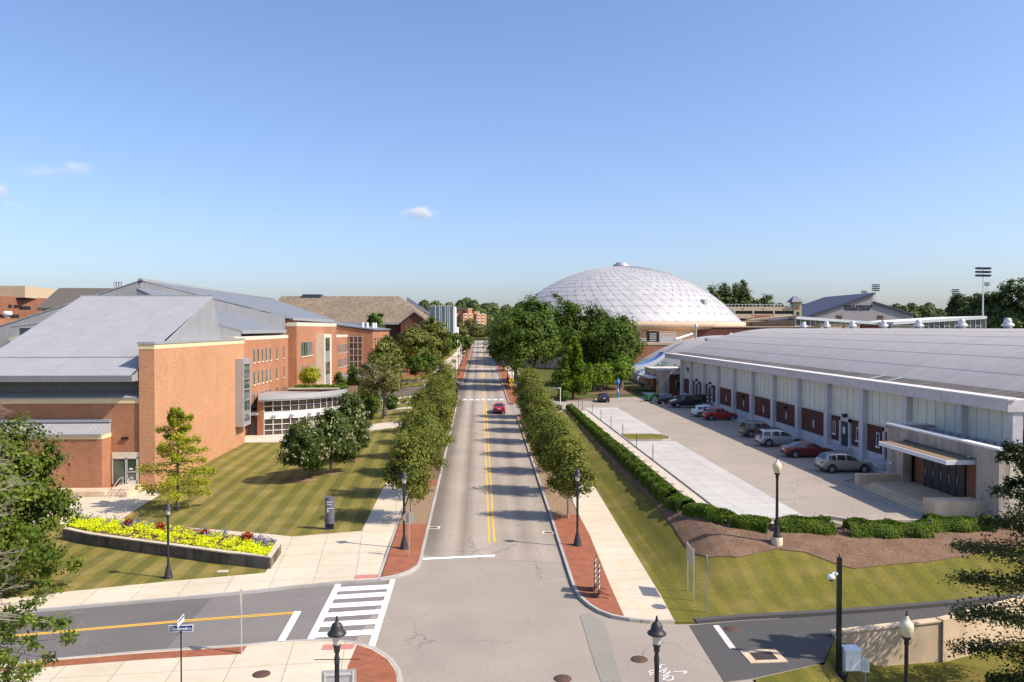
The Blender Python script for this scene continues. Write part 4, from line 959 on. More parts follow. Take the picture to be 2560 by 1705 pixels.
# roof: arc from the eave over to the far side
def arc_roof(xa, za, xm, zm, n=26, full=True):
    w = xm - xa; h = zm - za; r = (w * w + h * h) / (2 * h); cz = zm - r; a0_ = math.asin(w / r)
    return [(xm + r * math.sin(-a0_ + (2 if full else 1) * a0_ * i / n), cz + r * math.cos(-a0_ + (2 if full else 1) * a0_ * i / n)) for i in range(n + 1)]
def vault(name, prof, y0, y1, m, parent, th=.2):
    n = len(prof); vs = [(x, y, z) for y in (y0, y1) for x, z in prof] + [(x, y, z - th) for y in (y0, y1) for x, z in prof]
    mb = MB(); mb.add(vs[:2 * n], [(i, i + 1, n + i + 1, n + i) for i in range(n - 1)], True)
    k = len(mb.v); mb.add([(x, y0, z) for x, z in prof] + [(x, y0, 5) for x, z in prof], [(i, n + i, n + i + 1, i + 1) for i in range(n - 1)])
    mb.add([(x, y1, z) for x, z in prof] + [(x, y1, 5) for x, z in prof], [(i, i + 1, n + i + 1, n + i) for i in range(n - 1)])
    return mb.build(name, m, parent)
prof = arc_roof(39.6, 9.95, 58.5, 14.95, 40)
vault('barrel_roof', prof, HY0 + 2, 155, 'hall_roof', Hh)
sm = MB()
for i in (3, 6, 9, 12, 15, 18):
    (xa, za), (xb, zb_) = prof[i], prof[i + 1]; k = .055
    sm.add([(xa, HY0 + 2, za + .02), (xa + (xb - xa) * k * 2, HY0 + 2, za + (zb_ - za) * k * 2 + .02), (xa + (xb - xa) * k * 2, 155, za + (zb_ - za) * k * 2 + .02), (xa, 155, za + .02)], [(0, 1, 2, 3)])
sm.build('roof_lap_joint', 'galv', Hh)
MB().ext([(38.2, HY0 + 2, 9.95), (39.75, HY0 + 2, 10.25), (39.75, 155, 10.25), (38.2, 155, 9.95)], (0, 0, .06)).build('gutter_slates', 'shingle', Hh)
for y in (73, 76.3): MB().ext([(38.2, y, 10.03), (39.8, y, 10.36), (39.8, y + .5, 10.36), (38.2, y + .5, 10.03)], (0, 0, .05)).build('gutter_cover', 'galv', Hh)
# ridge ventilators: each a mushroom cowl
for y in (66, 80, 95, 109.5, 124, 140):
    pass
def hall_door(y, w=1.7, gl_=False):
    f = MB(); z0 = 2.95
    f.box(HX - .16, HX + .1, y - w / 2 - .35, y - w / 2, z0, z0 + 2.9); f.box(HX - .16, HX + .1, y + w / 2, y + w / 2 + .35, z0, z0 + 2.9); f.box(HX - .16, HX + .1, y - w / 2 - .35, y + w / 2 + .35, z0 + 2.55, z0 + 2.9)
    d = f.build('door_surround', 'plinth', Hh)
    MB().box(HX - .02, HX + .08, y - w / 2, y - .02, z0, z0 + 2.55).box(HX - .02, HX + .08, y + .02, y + w / 2, z0, z0 + 2.55).build('hall_door', 'dark_door', d)
    MB().box(HX - 1.6, HX, y - 1.6, y + 1.6, 1.8, z0 - .05).box(HX - 1.9, HX - 1.6, y - 1.6, y + 1.6, 1.8, z0 - .35).build('door_step', 'plinth', d)
    MB().box(HX - .32, HX + .05, y - .22, y + .22, z0 + 3.0, z0 + 3.32).build('wall_lamp', 'black', Hh)
for y in (79.5, 134.9, 127.1): hall_door(y)
hall_door(70.6)
MB().box(HX - .03, HX - .01, 79.6, 80.1, 4.2, 4.9).build('door_notice', 'white_paint', Hh)
for y in (76.9, 82.1, 72.9): win_x(Hh, HX + .03, y - .22, y + .22, 3.95, 5.15, -1, 'glass', 'metal_white', 'metal_white')
for y in (87.4, 95.3, 103.1, 111, 118.9): MB().box(HX - .02, HX + .1, y - .09, y + .09, 3.9, 4.75).build('wall_vent', 'metal_white', Hh)
for y in (95.3, 111): MB().box(HX - .3, HX + .08, y - .2, y + .2, 5.2, 5.5).build('wall_lamp', 'black', Hh)
for y, n in ((141.7, 3), (146.2, 5)):
    for i in range(n): MB().box(HX + .02, HX + .09, y - 1.3 + i * .75, y - .9 + i * .75, 7.2, 7.9).build('small_window', 'glass', Hh)
# near entrance portal
Pt = thing('stone_entrance_portal', 'weathered concrete entrance block with white canopy, charcoal doors and steps, near end of the hall', 'entrance', (35.5, 57, 2.2), world=True)
PX, Y0, Y1, ZT = 33.5, 50.0, 64.2, 7.2
MB().box(PX, PX + .7, Y0 + .012, 52.4, 1.5, ZT - .15).build('portal_pier', 'stone', Pt); MB().box(PX, PX + .7, 61.7, Y1 - .012, 1.5, ZT - .15).build('portal_pier', 'stone', Pt)
MB().box(PX + .004, PX + .7, 52.4, 61.7, 6.2, ZT - .15).build('portal_lintel', 'stone', Pt)
MB().box(PX + .7, 48, Y0, Y0 + .5, 1.5, ZT - .16).build('side_wall', 'limestone', Pt); MB().box(PX + .7, HX, Y1 - .5, Y1, 1.5, ZT - .16).build('side_wall', 'stone', Pt)
cp = MB(); cp.box(PX - .06, PX + .55, Y0 - .06, Y1 + .06, ZT - .15, ZT); cp.box(PX + .55, 48, Y0 - .06, Y0 + .5, ZT - .15, ZT - .003); cp.box(PX + .55, HX - .5, Y1 - .5, Y1 + .06, ZT - .15, ZT - .003); cp.build('coping', 'metal_white', Pt)
MB().box(PX + .7, 47.9, Y0 + .5, Y1 - .5, 5.9, 6.15).build('portal_roof', 'black', Pt)
rb = MB()
for y in np.arange(53, 64, 1.05): rb.box(HX - .75, HX - .45, y, y + .72, 6.2, 6.9)
rb.build('roof_block', 'galv', Pt)
MB().box(PX + .95, PX + 1.3, 52.4, 61.7, 1.9, 6.2).build('recess_wall', 'redwood', Pt)
d = MB().box(PX + .85, PX + .95, 55.0, 60.1, 2.8, 5.6).build('portal_door', 'dark_door', Pt)
f = MB()
for y in np.arange(55.0, 60.2, 1.02): f.box(PX + .82, PX + .85, y - .03, y + .03, 2.8, 5.6)
f.build('frame', 'black', d)
hd = MB()
for y in np.arange(55.5, 60.0, 1.02): hd.box(PX + .79, PX + .82, y + .28, y + .34, 3.7, 4.3)
hd.build('handle', 'galv', d)
MB().box(31.55, PX + .9, 52.6, 61.75, 5.72, 6.02).build('canopy', 'metal_white', Pt); MB().box(31.7, PX - .02, 52.75, 61.6, 6.02, 6.06).build('canopy_top', 'mulch_light', Pt)
b2 = MB()
for y in np.arange(53.2, 61.4, 1.05): b2.box(PX + .5, PX + .62, y, y + .75, 6.03, 6.18)
b2.build('clerestory_block', 'galv', Pt)
st = MB(); st.box(30.9, PX + .95, 53.0, 62.2, 1.8, 2.78); st.box(30.5, 30.9, 53.0, 62.2, 1.8, 2.60); st.box(30.1, 30.5, 53.0, 62.2, 1.8, 2.42)
st.box(30.2, 33.5, 62.2, 62.9, 1.8, 3.3); st.box(30.2, 33.5, 51.6, 53.0, 1.8, 3.45); st.build('entrance_steps', 'wallconc', Pt)
MB().cyl((PX - .25, 63.2, 4.05), (PX - .02, 63.2, 4.05), .13, .1, 10).build('camera_dome', 'metal_white', Pt)
# far entrance block
Qt = thing('far_entrance_block', 'small flat entrance block of stone and dark brick by the far hall end', 'entrance', (35.5, 156, 2), world=True)
QX = 34.0
MB().box(QX, QX + .6, 150, 152.3, 1, 6.85).box(QX, QX + .6, 160.5, 163, 1, 6.85).box(QX + .004, QX + .6, 152.3, 160.5, 6.0, 6.85).build('stone_front', 'tan_block', Qt)
MB().box(QX + .6, 36.0, 149.99, 150.5, 1, 6.85).build('stone_side', 'stone', Qt); MB().box(36.0, 40.5, 150.02, 150.5, 1, 6.2).build('brick_side', 'brick_d', Qt); MB().box(36.0, 40.5, 149.98, 150.5, 6.2, 6.85).build('stone_band', 'fascia', Qt)
MB().box(QX - .1, 40.6, 149.9, 163.1, 6.85, 7.05).build('coping', 'fascia', Qt)
win_y(Qt, 150.02, 37.3, 38.9, 3.6, 4.9, 'glass', 'metal_white', None, 0, 'square_window')
MB().box(35.2, 35.4, 152.3, 160.5, 1, 6).build('recess_wall', 'redwood', Qt); MB().box(35.12, 35.2, 153.3, 155.4, 2.2, 5).build('glazed_door', 'alu', Qt)
MB().box(32.2, 35, 152.2, 162, 5.3, 5.65).build('canopy', 'metal_white', Qt); MB().box(QX - .02, QX, 150.8, 151.8, 4.1, 4.9).build('name_plate', 'letter_k', Qt)
MB().box(31.5, 34, 151, 154, 1.5, 2.5).build('entrance_step', 'plinth', Qt)
# ridge cowls are separate things standing on the roof
v0 = thing('roof_ventilator', 'rounded grey ventilator on the hall ridge, first from the left, before the dark glass block', 'ventilator', (58.5, 160, 14.9), 0, 'mushroom cowls on the hall ridge')
mm = MB(); mm.lathe([(.75, -.1), (.75, .45), (1.1, .5), (1.22, .75), (.95, 1.1), (.70, 1.25)], 20); mm.build('cowl_body', 'alu', v0)
MB().lathe([(.62, 1.2), (.78, 1.35), (.62, 1.9), (.40, 2.15), (.0, 2.2)], 20).build('cowl_cap', 'alu', v0)
lab = ['second from the left, under a white roof edge', 'third from the left, before a tan wall', 'at the gap between two white roofs', 'under the low right white roof', 'nearest the tall floodlight mast', 'at the right picture edge']
ys = [1991 * 58.5 / (u - 1200) for u in (2080, 2147, 2228, 2319, 2432, 2553)]
v0.location.y = 1991 * 58.5 / (2021 - 1200); v0.scale = (.56,) * 3
for l, y in zip(lab, ys): dup(v0, (58.5, y, 14.9), label='rounded grey ventilator on the hall ridge, ' + l)

# --- natatorium with sloped glazing and blue wave canopies
N = thing('glazed_barrel_building', 'small grey barrel roofed building with sloping glass and skylights beyond the hall', 'building', (45, 175, 2), world=True)
pn = arc_roof(36.5, 4.5, 60, 13.2, 30)
vault('barrel_roof', [p for p in pn if p[0] > 40.4], 163.5, 196, 'hall_roof', N)
vault('sloping_glass', [p for p in pn if p[0] < 41.2], 163.6, 195.9, 'glass_t', N)
for y in np.arange(164, 197, 4.4):
    q = [p for p in pn if p[0] < 41.2]; f = MB()
    for (xa, za), (xb, zb_) in zip(q, q[1:]): f.ext([(xa - .1, y, za + .1), (xb - .1, y, zb_ + .1), (xb - .1, y + .5, zb_ + .1), (xa - .1, y + .5, za + .1)], (.05, 0, -.15))
    f.build('glazing_bar', 'stone', N)
MB().box(36.3, 37, 163.6, 196, 1, 4.6).build('base_wall', 'tan_block', N)
for x0, x1, z in ((49, 54.5, 12.45), (56, 60, 13.15)): MB().box(x0, x1, 170, 172, z - .3, z + .35).build('skylight', 'galv', N)
for x0, y0, x1, y1 in ((45, 182, 51, 190), (54, 174, 60, 188)): MB().cyl((x0, y0, 12.4), (x1, y1, 13.6), .25, .25, 8).build('roof_duct', 'metal_white', N)
def wave(name, label, pts, y0, y1, th, m_top, m_edge):
    t = thing(name, label, 'canopy', (pts[0][0], y0, 2), 0, 'blue wave canopies', world=True)
    n = len(pts); vs = [(x, y0, z) for x, z in pts] + [(x, y1, z) for x, z in pts]
    a = MB(); a.add(vs + [(x, y, z - th * .4) for x, y, z in vs], [(i, i + 1, n + i + 1, n + i) for i in range(n - 1)] + [(2 * n + i, 3 * n + i, 3 * n + i + 1, 2 * n + i + 1) for i in range(n - 1)], True); a.build('blue_sail', m_top, t)
    e = MB(); e.add([(x, y0 - .12, z + .12) for x, z in pts] + [(x, y0 - .12, z - th) for x, z in pts] + [(x, y0 + .25, z + .12) for x, z in pts] + [(x, y0 + .25, z - th) for x, z in pts],
      [(i, n + i, n + i + 1, i + 1) for i in range(n - 1)] + [(2 * n + i, i, i + 1, 2 * n + i + 1) for i in range(n - 1)] + [(n + i, 3 * n + i, 3 * n + i + 1, n + i + 1) for i in range(n - 1)]); e.build('white_edge', m_edge, t)
    pl_ = MB()
    for k in (1, n - 2): pl_.cyl((pts[k][0], (y0 + y1) / 2, 1.5), (pts[k][0], (y0 + y1) / 2, pts[k][1] - .1), .14, .14, 8)
    pl_.build('post', 'metal_white', t); return t
wave('wave_canopy', 'long blue sail canopy with a thick white edge, sweeping up to the sloping glass', [(30.5, 6.5), (32.5, 6.6), (34.5, 6.75), (36.5, 7.15), (38.2, 7.9), (39.6, 8.9), (40.3, 9.7)], 172, 177, .9, 'blue', 'metal_white')
wave('wave_canopy', 'lower blue sail canopy with a white edge, behind the small entrance block', [(32.6, 4.6), (33.2, 5.6), (34.2, 6.0), (36.0, 6.1), (38.0, 6.35), (40.0, 6.6)], 164.2, 168, .5, 'blue', 'metal_white')
# --- brick plant building with rooftop units
Lb = thing('plant_building', 'low dark brick building with pale parapet and rooftop machinery in front of the dome', 'building', (40, 215, 2), world=True)
MB().box(34.5, 62, 205, 240, 1, 10.6).build('brick_wall', 'brick_b', Lb); MB().box(34.4, 62, 204.9, 240, 10.6, 11.2).build('parapet', 'tan_block', Lb); MB().box(62, 100, 225, 240, 1, 15.4).build('rear_wall', 'brick_c', Lb); MB().box(40, 84, 224.5, 225, 10.5, 15.2).build('rear_wall', 'brick_c', Lb); MB().box(39.9, 100, 224.3, 241, 15.2, 15.5).build('coping', 'tan_block', Lb)
win_y(Lb, 205, 37, 39, 8.0, 9.6, 'white_paint', 'metal_white', None)
dw = MB()
for y in np.arange(206, 226, 2.4): dw.box(34.42, 34.5, y, y + 1.0, 4, 8)
dw.build('side_window', 'glass', Lb)
for x, y, w, d, h, m in ((39.5, 214, 4.5, 4, 2.6, 'black'), (46.5, 214, 2.2, 3, 3.2, 'black'), (50.5, 215, 4.6, 5, 3.0, 'tan_block'), (43, 210, 2, 2, 1.2, 'galv'), (50.2, 208.5, 5.6, 2, 1.5, 'metal_white')):
    u = thing('rooftop_unit', 'box of rooftop air handling machinery on the low brick building before the dome', 'machinery', (x, y, 11.0), 0, 'rooftop units before the dome')
    b_ = MB(); b_.box(-w / 2, w / 2, -d / 2, d / 2, .3, h); b_.box(-w / 2 + .2, w / 2 - .2, -d / 2 + .2, d / 2 - .2, .0, .3); b_.build('casing', m, u)
    f = MB()
    for k in range(4): f.box(-w / 2 + .2, w / 2 - .2, -d / 2 - .05, -d / 2, .5 + k * (h - .8) / 4, .5 + (k + .5) * (h - .8) / 4)
    f.build('louvre', 'galv', u); MB().box(-w / 2 - .1, w / 2 + .1, -d / 2 - .1, d / 2 + .1, h, h + .12).build('lid', 'tan_block', u)
u = thing('roof_flue', 'thin steel flue pipe standing on the grey roof before the dome', 'flue', (51.5, 188, 12.6)); MB().cyl((0, 0, -.6), (0, 0, 2.6), .16, .16, 10).build('pipe', 'galv', u); MB().lathe([(.38, 2.6), (.38, 3.2), (.2, 3.4), (0, 3.4)], 12).build('cap', 'alu', u)
# --- the dome
DC = ((1555 - 1200) * 257 / 1991, 257.0); Rr, Zr, Zt = 37.6, 16.9, 34.9
Dm = thing('dome_arena', 'huge white panelled dome arena on a tan ring beam', 'arena', (DC[0], DC[1], 3), world=True)
def dz(r): return Zr + (Zt - Zr) * (1 - .88 * (r / Rr) ** 2 - .12 * (r / Rr) ** 7)
nr, na = 19, 64
def dp(i, j, up=0.0):
    r = Rr * (i / nr); a = 2 * math.pi * (j + .5 * (i % 2)) / na; return (DC[0] + r * math.cos(a), DC[1] + r * math.sin(a), dz(r) + up)
mb = MB(); vs = [dp(i, j) for i in range(nr + 1) for j in range(na)]; fs = []
for i in range(1, nr):
    for j in range(na):
        a, b = i * na + j, i * na + (j + 1) % na; s = i % 2
        c, d = (i + 1) * na + (j + s) % na, (i + 1) * na + (j + s + 1) % na
        c0_, d0_ = (i + 1) * na + j, (i + 1) * na + (j + 1) % na
        if s == 0: fs += [(a, c0_, b), (b, c0_, d0_)]
        else: fs += [(a, c0_, d0_), (a, d0_, b)]
for j in range(na): fs.append((j, na + j, na + (j + 1) % na))
mb.add(vs, fs, True); ob = mb.build('dome_shell', 'dome', Dm)
me = ob.data
w = MB()
seen = set()
for p in me.polygons:
    for a, b in p.edge_keys:
        if (a, b) in seen: continue
        seen.add((a, b)); p0, p1 = me.vertices[a].co, me.vertices[b].co
        if p0.y > DC[1] + 12 or (p0 - p1).length > 8 or (p0 - p1).length < .3 or min(math.hypot(p0.x - DC[0], p0.y - DC[1]), math.hypot(p1.x - DC[0], p1.y - DC[1])) < 5.5: continue
        w.cyl(p0, p1, .045, .045, 4, False); q_ = (p1 - p0) * .24; w.cyl(p0, p0 + q_, .11, .045, 4, False); w.cyl(p1, p1 - q_, .11, .045, 4, False)
w.build('dome_seam', 'dome_rib', Dm)
MB().lathe([(Rr + .2, 16.85), (Rr + 1.2, 16.7), (Rr + 1.2, 15.4), (Rr + .2, 14.6), (Rr - 1.5, 14.5)], 96, (DC[0], DC[1], 0)).build('ring_beam', 'tan_block', Dm)
MB().lathe([(Rr - 1.5, 14.6), (Rr - 1.5, 1)], 64, (DC[0], DC[1], 0)).build('drum_wall', 'tan_block', Dm)
MB().lathe([(2.6, 34.4), (2.8, 34.8), (2.8, 35.3), (1.8, 35.9), (1.7, 36.2), (0, 36.2)], 8, (DC[0], DC[1], 0)).build('cap_lantern', 'metal', Dm)
for a, rr in ((-52, .86), (-24, .93)):
    x, y = DC[0] + Rr * rr * math.cos(R(a)), DC[1] + Rr * rr * math.sin(R(a)); MB().cbox((x, y, dz(Rr * rr) + .3), (1.5, 1.5, 1.3), R(a), 0).build('hatch', 'galv', Dm)
MB().box(64, 95, 231, 236, 12.5, 14.2).build('side_roof', 'metal_white', Dm)
# --- parking garage
Gy = 330.0
def gx(u, Y): return (u - 1200) * Y / 1991 * 1.0
def gzz(v, Y): return 15 - (v - 820) * Y / 1991
Gg = thing('parking_garage', 'tan parking garage with a white roof rail and small hipped tower, right of the dome', 'garage', (gx(1930, Gy), Gy, 5), world=True)
xa, xb = gx(1790, Gy), gx(2003, Gy)
for z0, z1, m in ((22.2, 23.9, 'tan_block'), (19.0, 20.9, 'tan_block'), (16.0, 18.0, 'tan_block'), (5, 15.0, 'tan_block')): MB().box(xa, xb, Gy, Gy + .4, z0, z1).build('deck_wall', m, Gg)
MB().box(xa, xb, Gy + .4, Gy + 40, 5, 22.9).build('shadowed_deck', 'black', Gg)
for u in (1891, 1944): MB().box(gx(u, Gy) - .35, gx(u, Gy) + .35, Gy - .1, Gy + .35, 5, 22.3).build('column', 'tan_wall', Gg)
f = MB(); f.box(xa, xb, Gy, Gy + .1, 24.85, 25.0)
for x in np.arange(xa, xb, 1.5): f.box(x, x + .16, Gy, Gy + .1, 23.9, 24.9)
f.build('roof_rail', 'metal_white', Gg)
for u0, z0, z1 in ((1894, 19.3, 20.5), (1894, 16.4, 17.6)): MB().box(gx(u0, Gy), gx(1935, Gy), Gy - .06, Gy, z0, z1).build('brick_inset', 'brick_b', Gg)
for u in (1865, 1917, 1969): MB().box(gx(u, Gy) - .35, gx(u, Gy) + .35, Gy - .05, Gy, 22.7, 23.4).build('brick_inset', 'brick_b', Gg)
tx0, tx1 = gx(1995, Gy), gx(2015, Gy)
MB().box(tx0, tx1, Gy - .3, Gy + 4, 5, 26.0).build('stair_tower', 'tan_wall', Gg); MB().box(tx0 + 1, tx1 - 1, Gy - .36, Gy - .3, 19.6, 21.8).build('tower_window', 'glass', Gg); MB().box(tx0 + .9, tx1 - .9, Gy - .36, Gy - .3, 22.7, 24.0).build('brick_inset', 'brick_b', Gg)
x0, x1, y0, y1 = tx0 - 1.4, tx1 + .6, Gy - 1.5, Gy + 5; xm, ym = (x0 + x1) / 2, (y0 + y1) / 2
MB().add([(x0, y0, 25.9), (x1, y0, 25.9), (x1, y1, 25.9), (x0, y1, 25.9), (xm - .6, ym, 28.6), (xm + .6, ym, 28.6)], [(0, 1, 5, 4), (1, 2, 5), (2, 3, 4, 5), (3, 0, 4), (3, 2, 1, 0)]).build('hipped_roof', 'roof_x', Gg)
# --- training centre
Ty = 420.0; tx = lambda u: (u - 1200) * Ty / 1991; tz = lambda v: 15 - (v - 820) * Ty / 1991
Tc = thing('training_centre', 'mauve grey metal clad training centre with a saw tooth roofline and dark lettering', 'building', (tx(2170), Ty, 7), world=True)
ol = [(2020, 820), (2020, 793), (2201, 731), (2201, 753), (2304, 784), (2304, 820)]
MB().ext([(tx(u), Ty, tz(v)) for u, v in ol], (0, 60, 0)).build('metal_wall', 'mauve_metal', Tc)
for p, q in (((2016, 793), (2203, 729.5)), ((2201, 752), (2306, 783.5))): MB().ext([(tx(p[0]), Ty - 1, tz(p[1])), (tx(q[0]), Ty - 1, tz(q[1])), (tx(q[0]), Ty - 1, tz(q[1]) - 1.0), (tx(p[0]), Ty - 1, tz(p[1]) - 1.0)], (0, 62, 0)).build('roof_edge', 'navy_trim', Tc)
for u0, u1 in ((2104, 2120), (2211, 2227)): MB().box(tx(u0), tx(u1), Ty - .1, Ty, tz(797), tz(788)).build('louvre', 'iron', Tc)
text('lettering', 'MARK R. SHENKMAN', 1.75, 'letter_k', Tc, (tx(2124.5), Ty - .15, tz(767.2)), (PI2, 0, 0), .1, space=.92)
text('lettering', 'TRAINING CENTER', 1.75, 'letter_k', Tc, (tx(2125.5), Ty - .15, tz(774.2)), (PI2, 0, 0), .1, space=.92)
# --- two low glazed pavilions with pitched white roof slabs
def glazed(label, Y, u0, u1, va, vb, corner=None):
    X = lambda u: (u - 1200) * Y / 1991; Z = lambda v: 15 - (v - 820) * Y / 1991
    t = thing('glazed_sports_building', label, 'building', (X((u0 + u1) / 2), Y, 4), world=True)
    MB().ext([(X(u0), Y, Z(va)), (X(u1), Y, Z(vb)), (X(u1), Y, Z(vb) - .9), (X(u0), Y, Z(va) - .9)], (0, 30, 0)).build('white_roof', 'metal_white', t)
    MB().ext([(X(u0), Y + .6, 3), (X(u1), Y + .6, 3), (X(u1), Y + .6, Z(vb) - .9), (X(u0), Y + .6, Z(va) - .9)], (0, 28, 0)).build('glazing', 'glass_g', t)
    f = MB(); n = int((X(u1) - X(u0)) / 1.6)
    for i in range(n + 1):
        x = X(u0) + (X(u1) - X(u0)) * i / n; f.box(x - .07, x + .07, Y + .45, Y + .6, 8, Z(va) + (Z(vb) - Z(va)) * i / n - .9)
        if i % 2 == 0 and i < n: f.box(x, x + 1.6, Y + .47, Y + .58, 13.6, 13.75); f.box(x, x + 1.6, Y + .47, Y + .58, 15.6, 15.75)
    f.build('mullion', 'metal_white', t); return t, X, Z
t, X, Z = glazed('long low glazed building whose white roof slopes down to the right, before the training centre', 250, 2002, 2207, 790, 804)
MB().ext([(X(1921), 262, 3), (X(2002), 250.6, 3), (X(2002), 250.6, 17.6), (X(1921), 262, 17.0)], (0, 6, 0)).build('dark_glass_wall', 'glass_p', t)
MB().ext([(X(1919), 261.5, 17.3), (X(2004), 249.6, 18.7), (X(2004), 256, 18.7), (X(1919), 268, 17.3)], (0, 0, .5)).build('roof_wing', 'tan_block', t)
glazed('low glazed building whose white roof rises to the right, beside the tall floodlight', 240, 2253, 2498, 804, 789)
for u0, u1, v, m in ((2064, 2120, 811, 'tan_wall'), (2128, 2166, 812, 'tan_wall'), (2173, 2240, 813.5, 'brick_c'), (2246, 2308, 814, 'stone')):
    X = lambda u: (u - 1200) * 215 / 1991
    o = MB().box(X(u0), X(u1), 215, 219, 3, 15 - (v - 820) * 215 / 1991).box(X(u0) - .15, X(u1) + .15, 214.8, 219.2, 15 - (v - 820) * 215 / 1991, 15.15 - (v - 820) * 215 / 1991).build('service_block', m)
    tag(o, {2064: 'tan rooftop service block just left of the third ridge ventilator', 2128: 'tan rooftop service block right behind the third ridge ventilator', 2173: 'dark brick service block between the two white roofed glazed buildings', 2246: 'grey service block under the low end of the right glazed building'}[u0], 'service block')
# --- brown-roofed field house, left
By = 250.0
Bh = thing('brown_roof_fieldhouse', 'large brick fieldhouse with a weathered brown hipped roof and a gable with tall arched windows', 'building', (-42, 270, 3), world=True)
xw, xe_ = -66.0, -15.6
MB().box(xw, xe_, By + 1.2, 291, 1, 16.9).build('brick_wall', 'brick_c', Bh)
Rg = [(xw - 1, By, 16.7), (xe_, By, 16.7), (xe_ + 1, 291, 16.7), (xw - 1, 291, 16.7), (-66.6, 270, 25.7), (-27.2, 270, 25.7)]
MB().add(Rg + [(x, y, z - .5) for x, y, z in Rg[:4]], [(0, 1, 5, 4), (1, 2, 5), (2, 3, 4, 5), (3, 0, 4), (0, 6, 7, 1), (1, 7, 8, 2)]).build('roof', 'thatch', Bh)
gx0, gx1, gm, gz = -24.6, -15.8, -20.4, 20.3
MB().ext([(gx0, By - 1.6, 1), (gx1, By - 1.6, 1), (gx1, By - 1.6, 16.6), (gm, By - 1.6, gz - .3), (gx0, By - 1.6, 16.6)], (0, 3, 0)).build('gable_wall', 'brick_c', Bh)
for a, b in (((gx0 - 1.0, 16.2), (gm, gz)), ((gx1 + 1.2, 16.0), (gm, gz))):
    MB().ext([(a[0], By - 2.2, a[1]), (b[0], By - 2.2, b[1]), (b[0], By + 9, b[1]), (a[0], By + 1.5, a[1])], (0, 0, .35)).build('gable_roof', 'thatch', Bh)
    MB().ext([(a[0], By - 2.25, a[1] - .35), (b[0], By - 2.25, b[1] - .35), (b[0], By - 2.25, b[1] + .36), (a[0], By - 2.25, a[1] + .36)], (0, .3, 0)).build('barge_board', 'stone', Bh)
MB().box(xw, gx0 - .8, By - .2, By + .15, 16.1, 16.75).build('eave_gutter', 'galv', Bh)
for x, z1, w_ in ((-22.6, 13.2, 1.0), (-27.8, 12.0, 1.0)):
    y = By - 1.6 if x > -24 else By + 1.2
    p = MB().ext([(x - w_, y - .05, 5), (x + w_, y - .05, 5), (x + w_, y - .05, z1 - 1), (x, y - .05, z1 + .2), (x - w_, y - .05, z1 - 1)], (0, .03, 0)).build('arched_window', 'glass', Bh)
    f = MB()
    for q0, q1 in (((x - w_, 5), (x - w_, z1 - 1)), ((x - w_, z1 - 1), (x, z1 + .2)), ((x, z1 + .2), (x + w_, z1 - 1)), ((x + w_, z1 - 1), (x + w_, 5))): f.cyl((q0[0], y - .12, q0[1]), (q1[0], y - .12, q1[1]), .2, .2, 4)
    f.build('stone_surround', 'limestone', p)
MB().box(-59.3, -53.2, 268.5, 273, 22, 26.25).build('roof_vent_house', 'navy_trim', Bh)
MB().ext([(-26, 283, 24.5), (-18, 288, 19.5), (-18, 289, 19.7), (-26, 284, 25.2)], (0, .6, .9)).build('roof_crest', 'navy_trim', Bh)
MB().box(-57.5, -48.5, 252, 254, 17.2, 18.5).build('dormer', 'glass', Bh)
# --- teal glass tower, white stair block
Gt = thing('teal_glass_tower', 'teal glass cube of the building at the far left end of the street', 'building', (-18, 380, 6), world=True)
xa_, xb_ = (1074 - 1200) * 380 / 1991, (1133 - 1200) * 380 / 1991; zt = 15 + 54 * 380 / 1991
MB().box(xa_, xb_, 380, 404, 4, zt).build('glass_wall', 'glass_t', Gt)
f = MB(); rnd = random.Random(3)
for i in range(34):
    x = xa_ + (xb_ - xa_) * i / 33; w = rnd.choice((.03, .03, .07, .05)); f.box(x - w, x + w, 379.7, 380, 4, zt)
for z in (7, 10.2, 13.4, 16.6, 19.8, 22.6): f.box(xa_, xb_, 379.8, 380, z - .1, z + .1)
f.build('mullion', 'rim', Gt)
f = MB()
for i in range(6): x = xa_ + (xb_ - xa_) * rnd.random(); f.box(x - .12, x + .12, 379.6, 380, 6, zt)
f.build('pale_fin', 'metal_white', Gt)
MB().box(xb_, xb_ + .9, 379.9, 404, 4, zt + .2).build('white_end_wall', 'metal_white', Gt); MB().box(xb_ + .9, xb_ + 2.0, 381, 404, 4, 15.5).build('white_stair_block', 'metal_white', Gt)
MB().box(xa_ - .2, xb_ + .9, 379.8, 404, zt, zt + .4).build('roof_edge', 'galv', Gt); MB().box(xa_ - 9, xa_, 384, 404, 4, 21.5).build('side_block', 'metal_white', Gt)
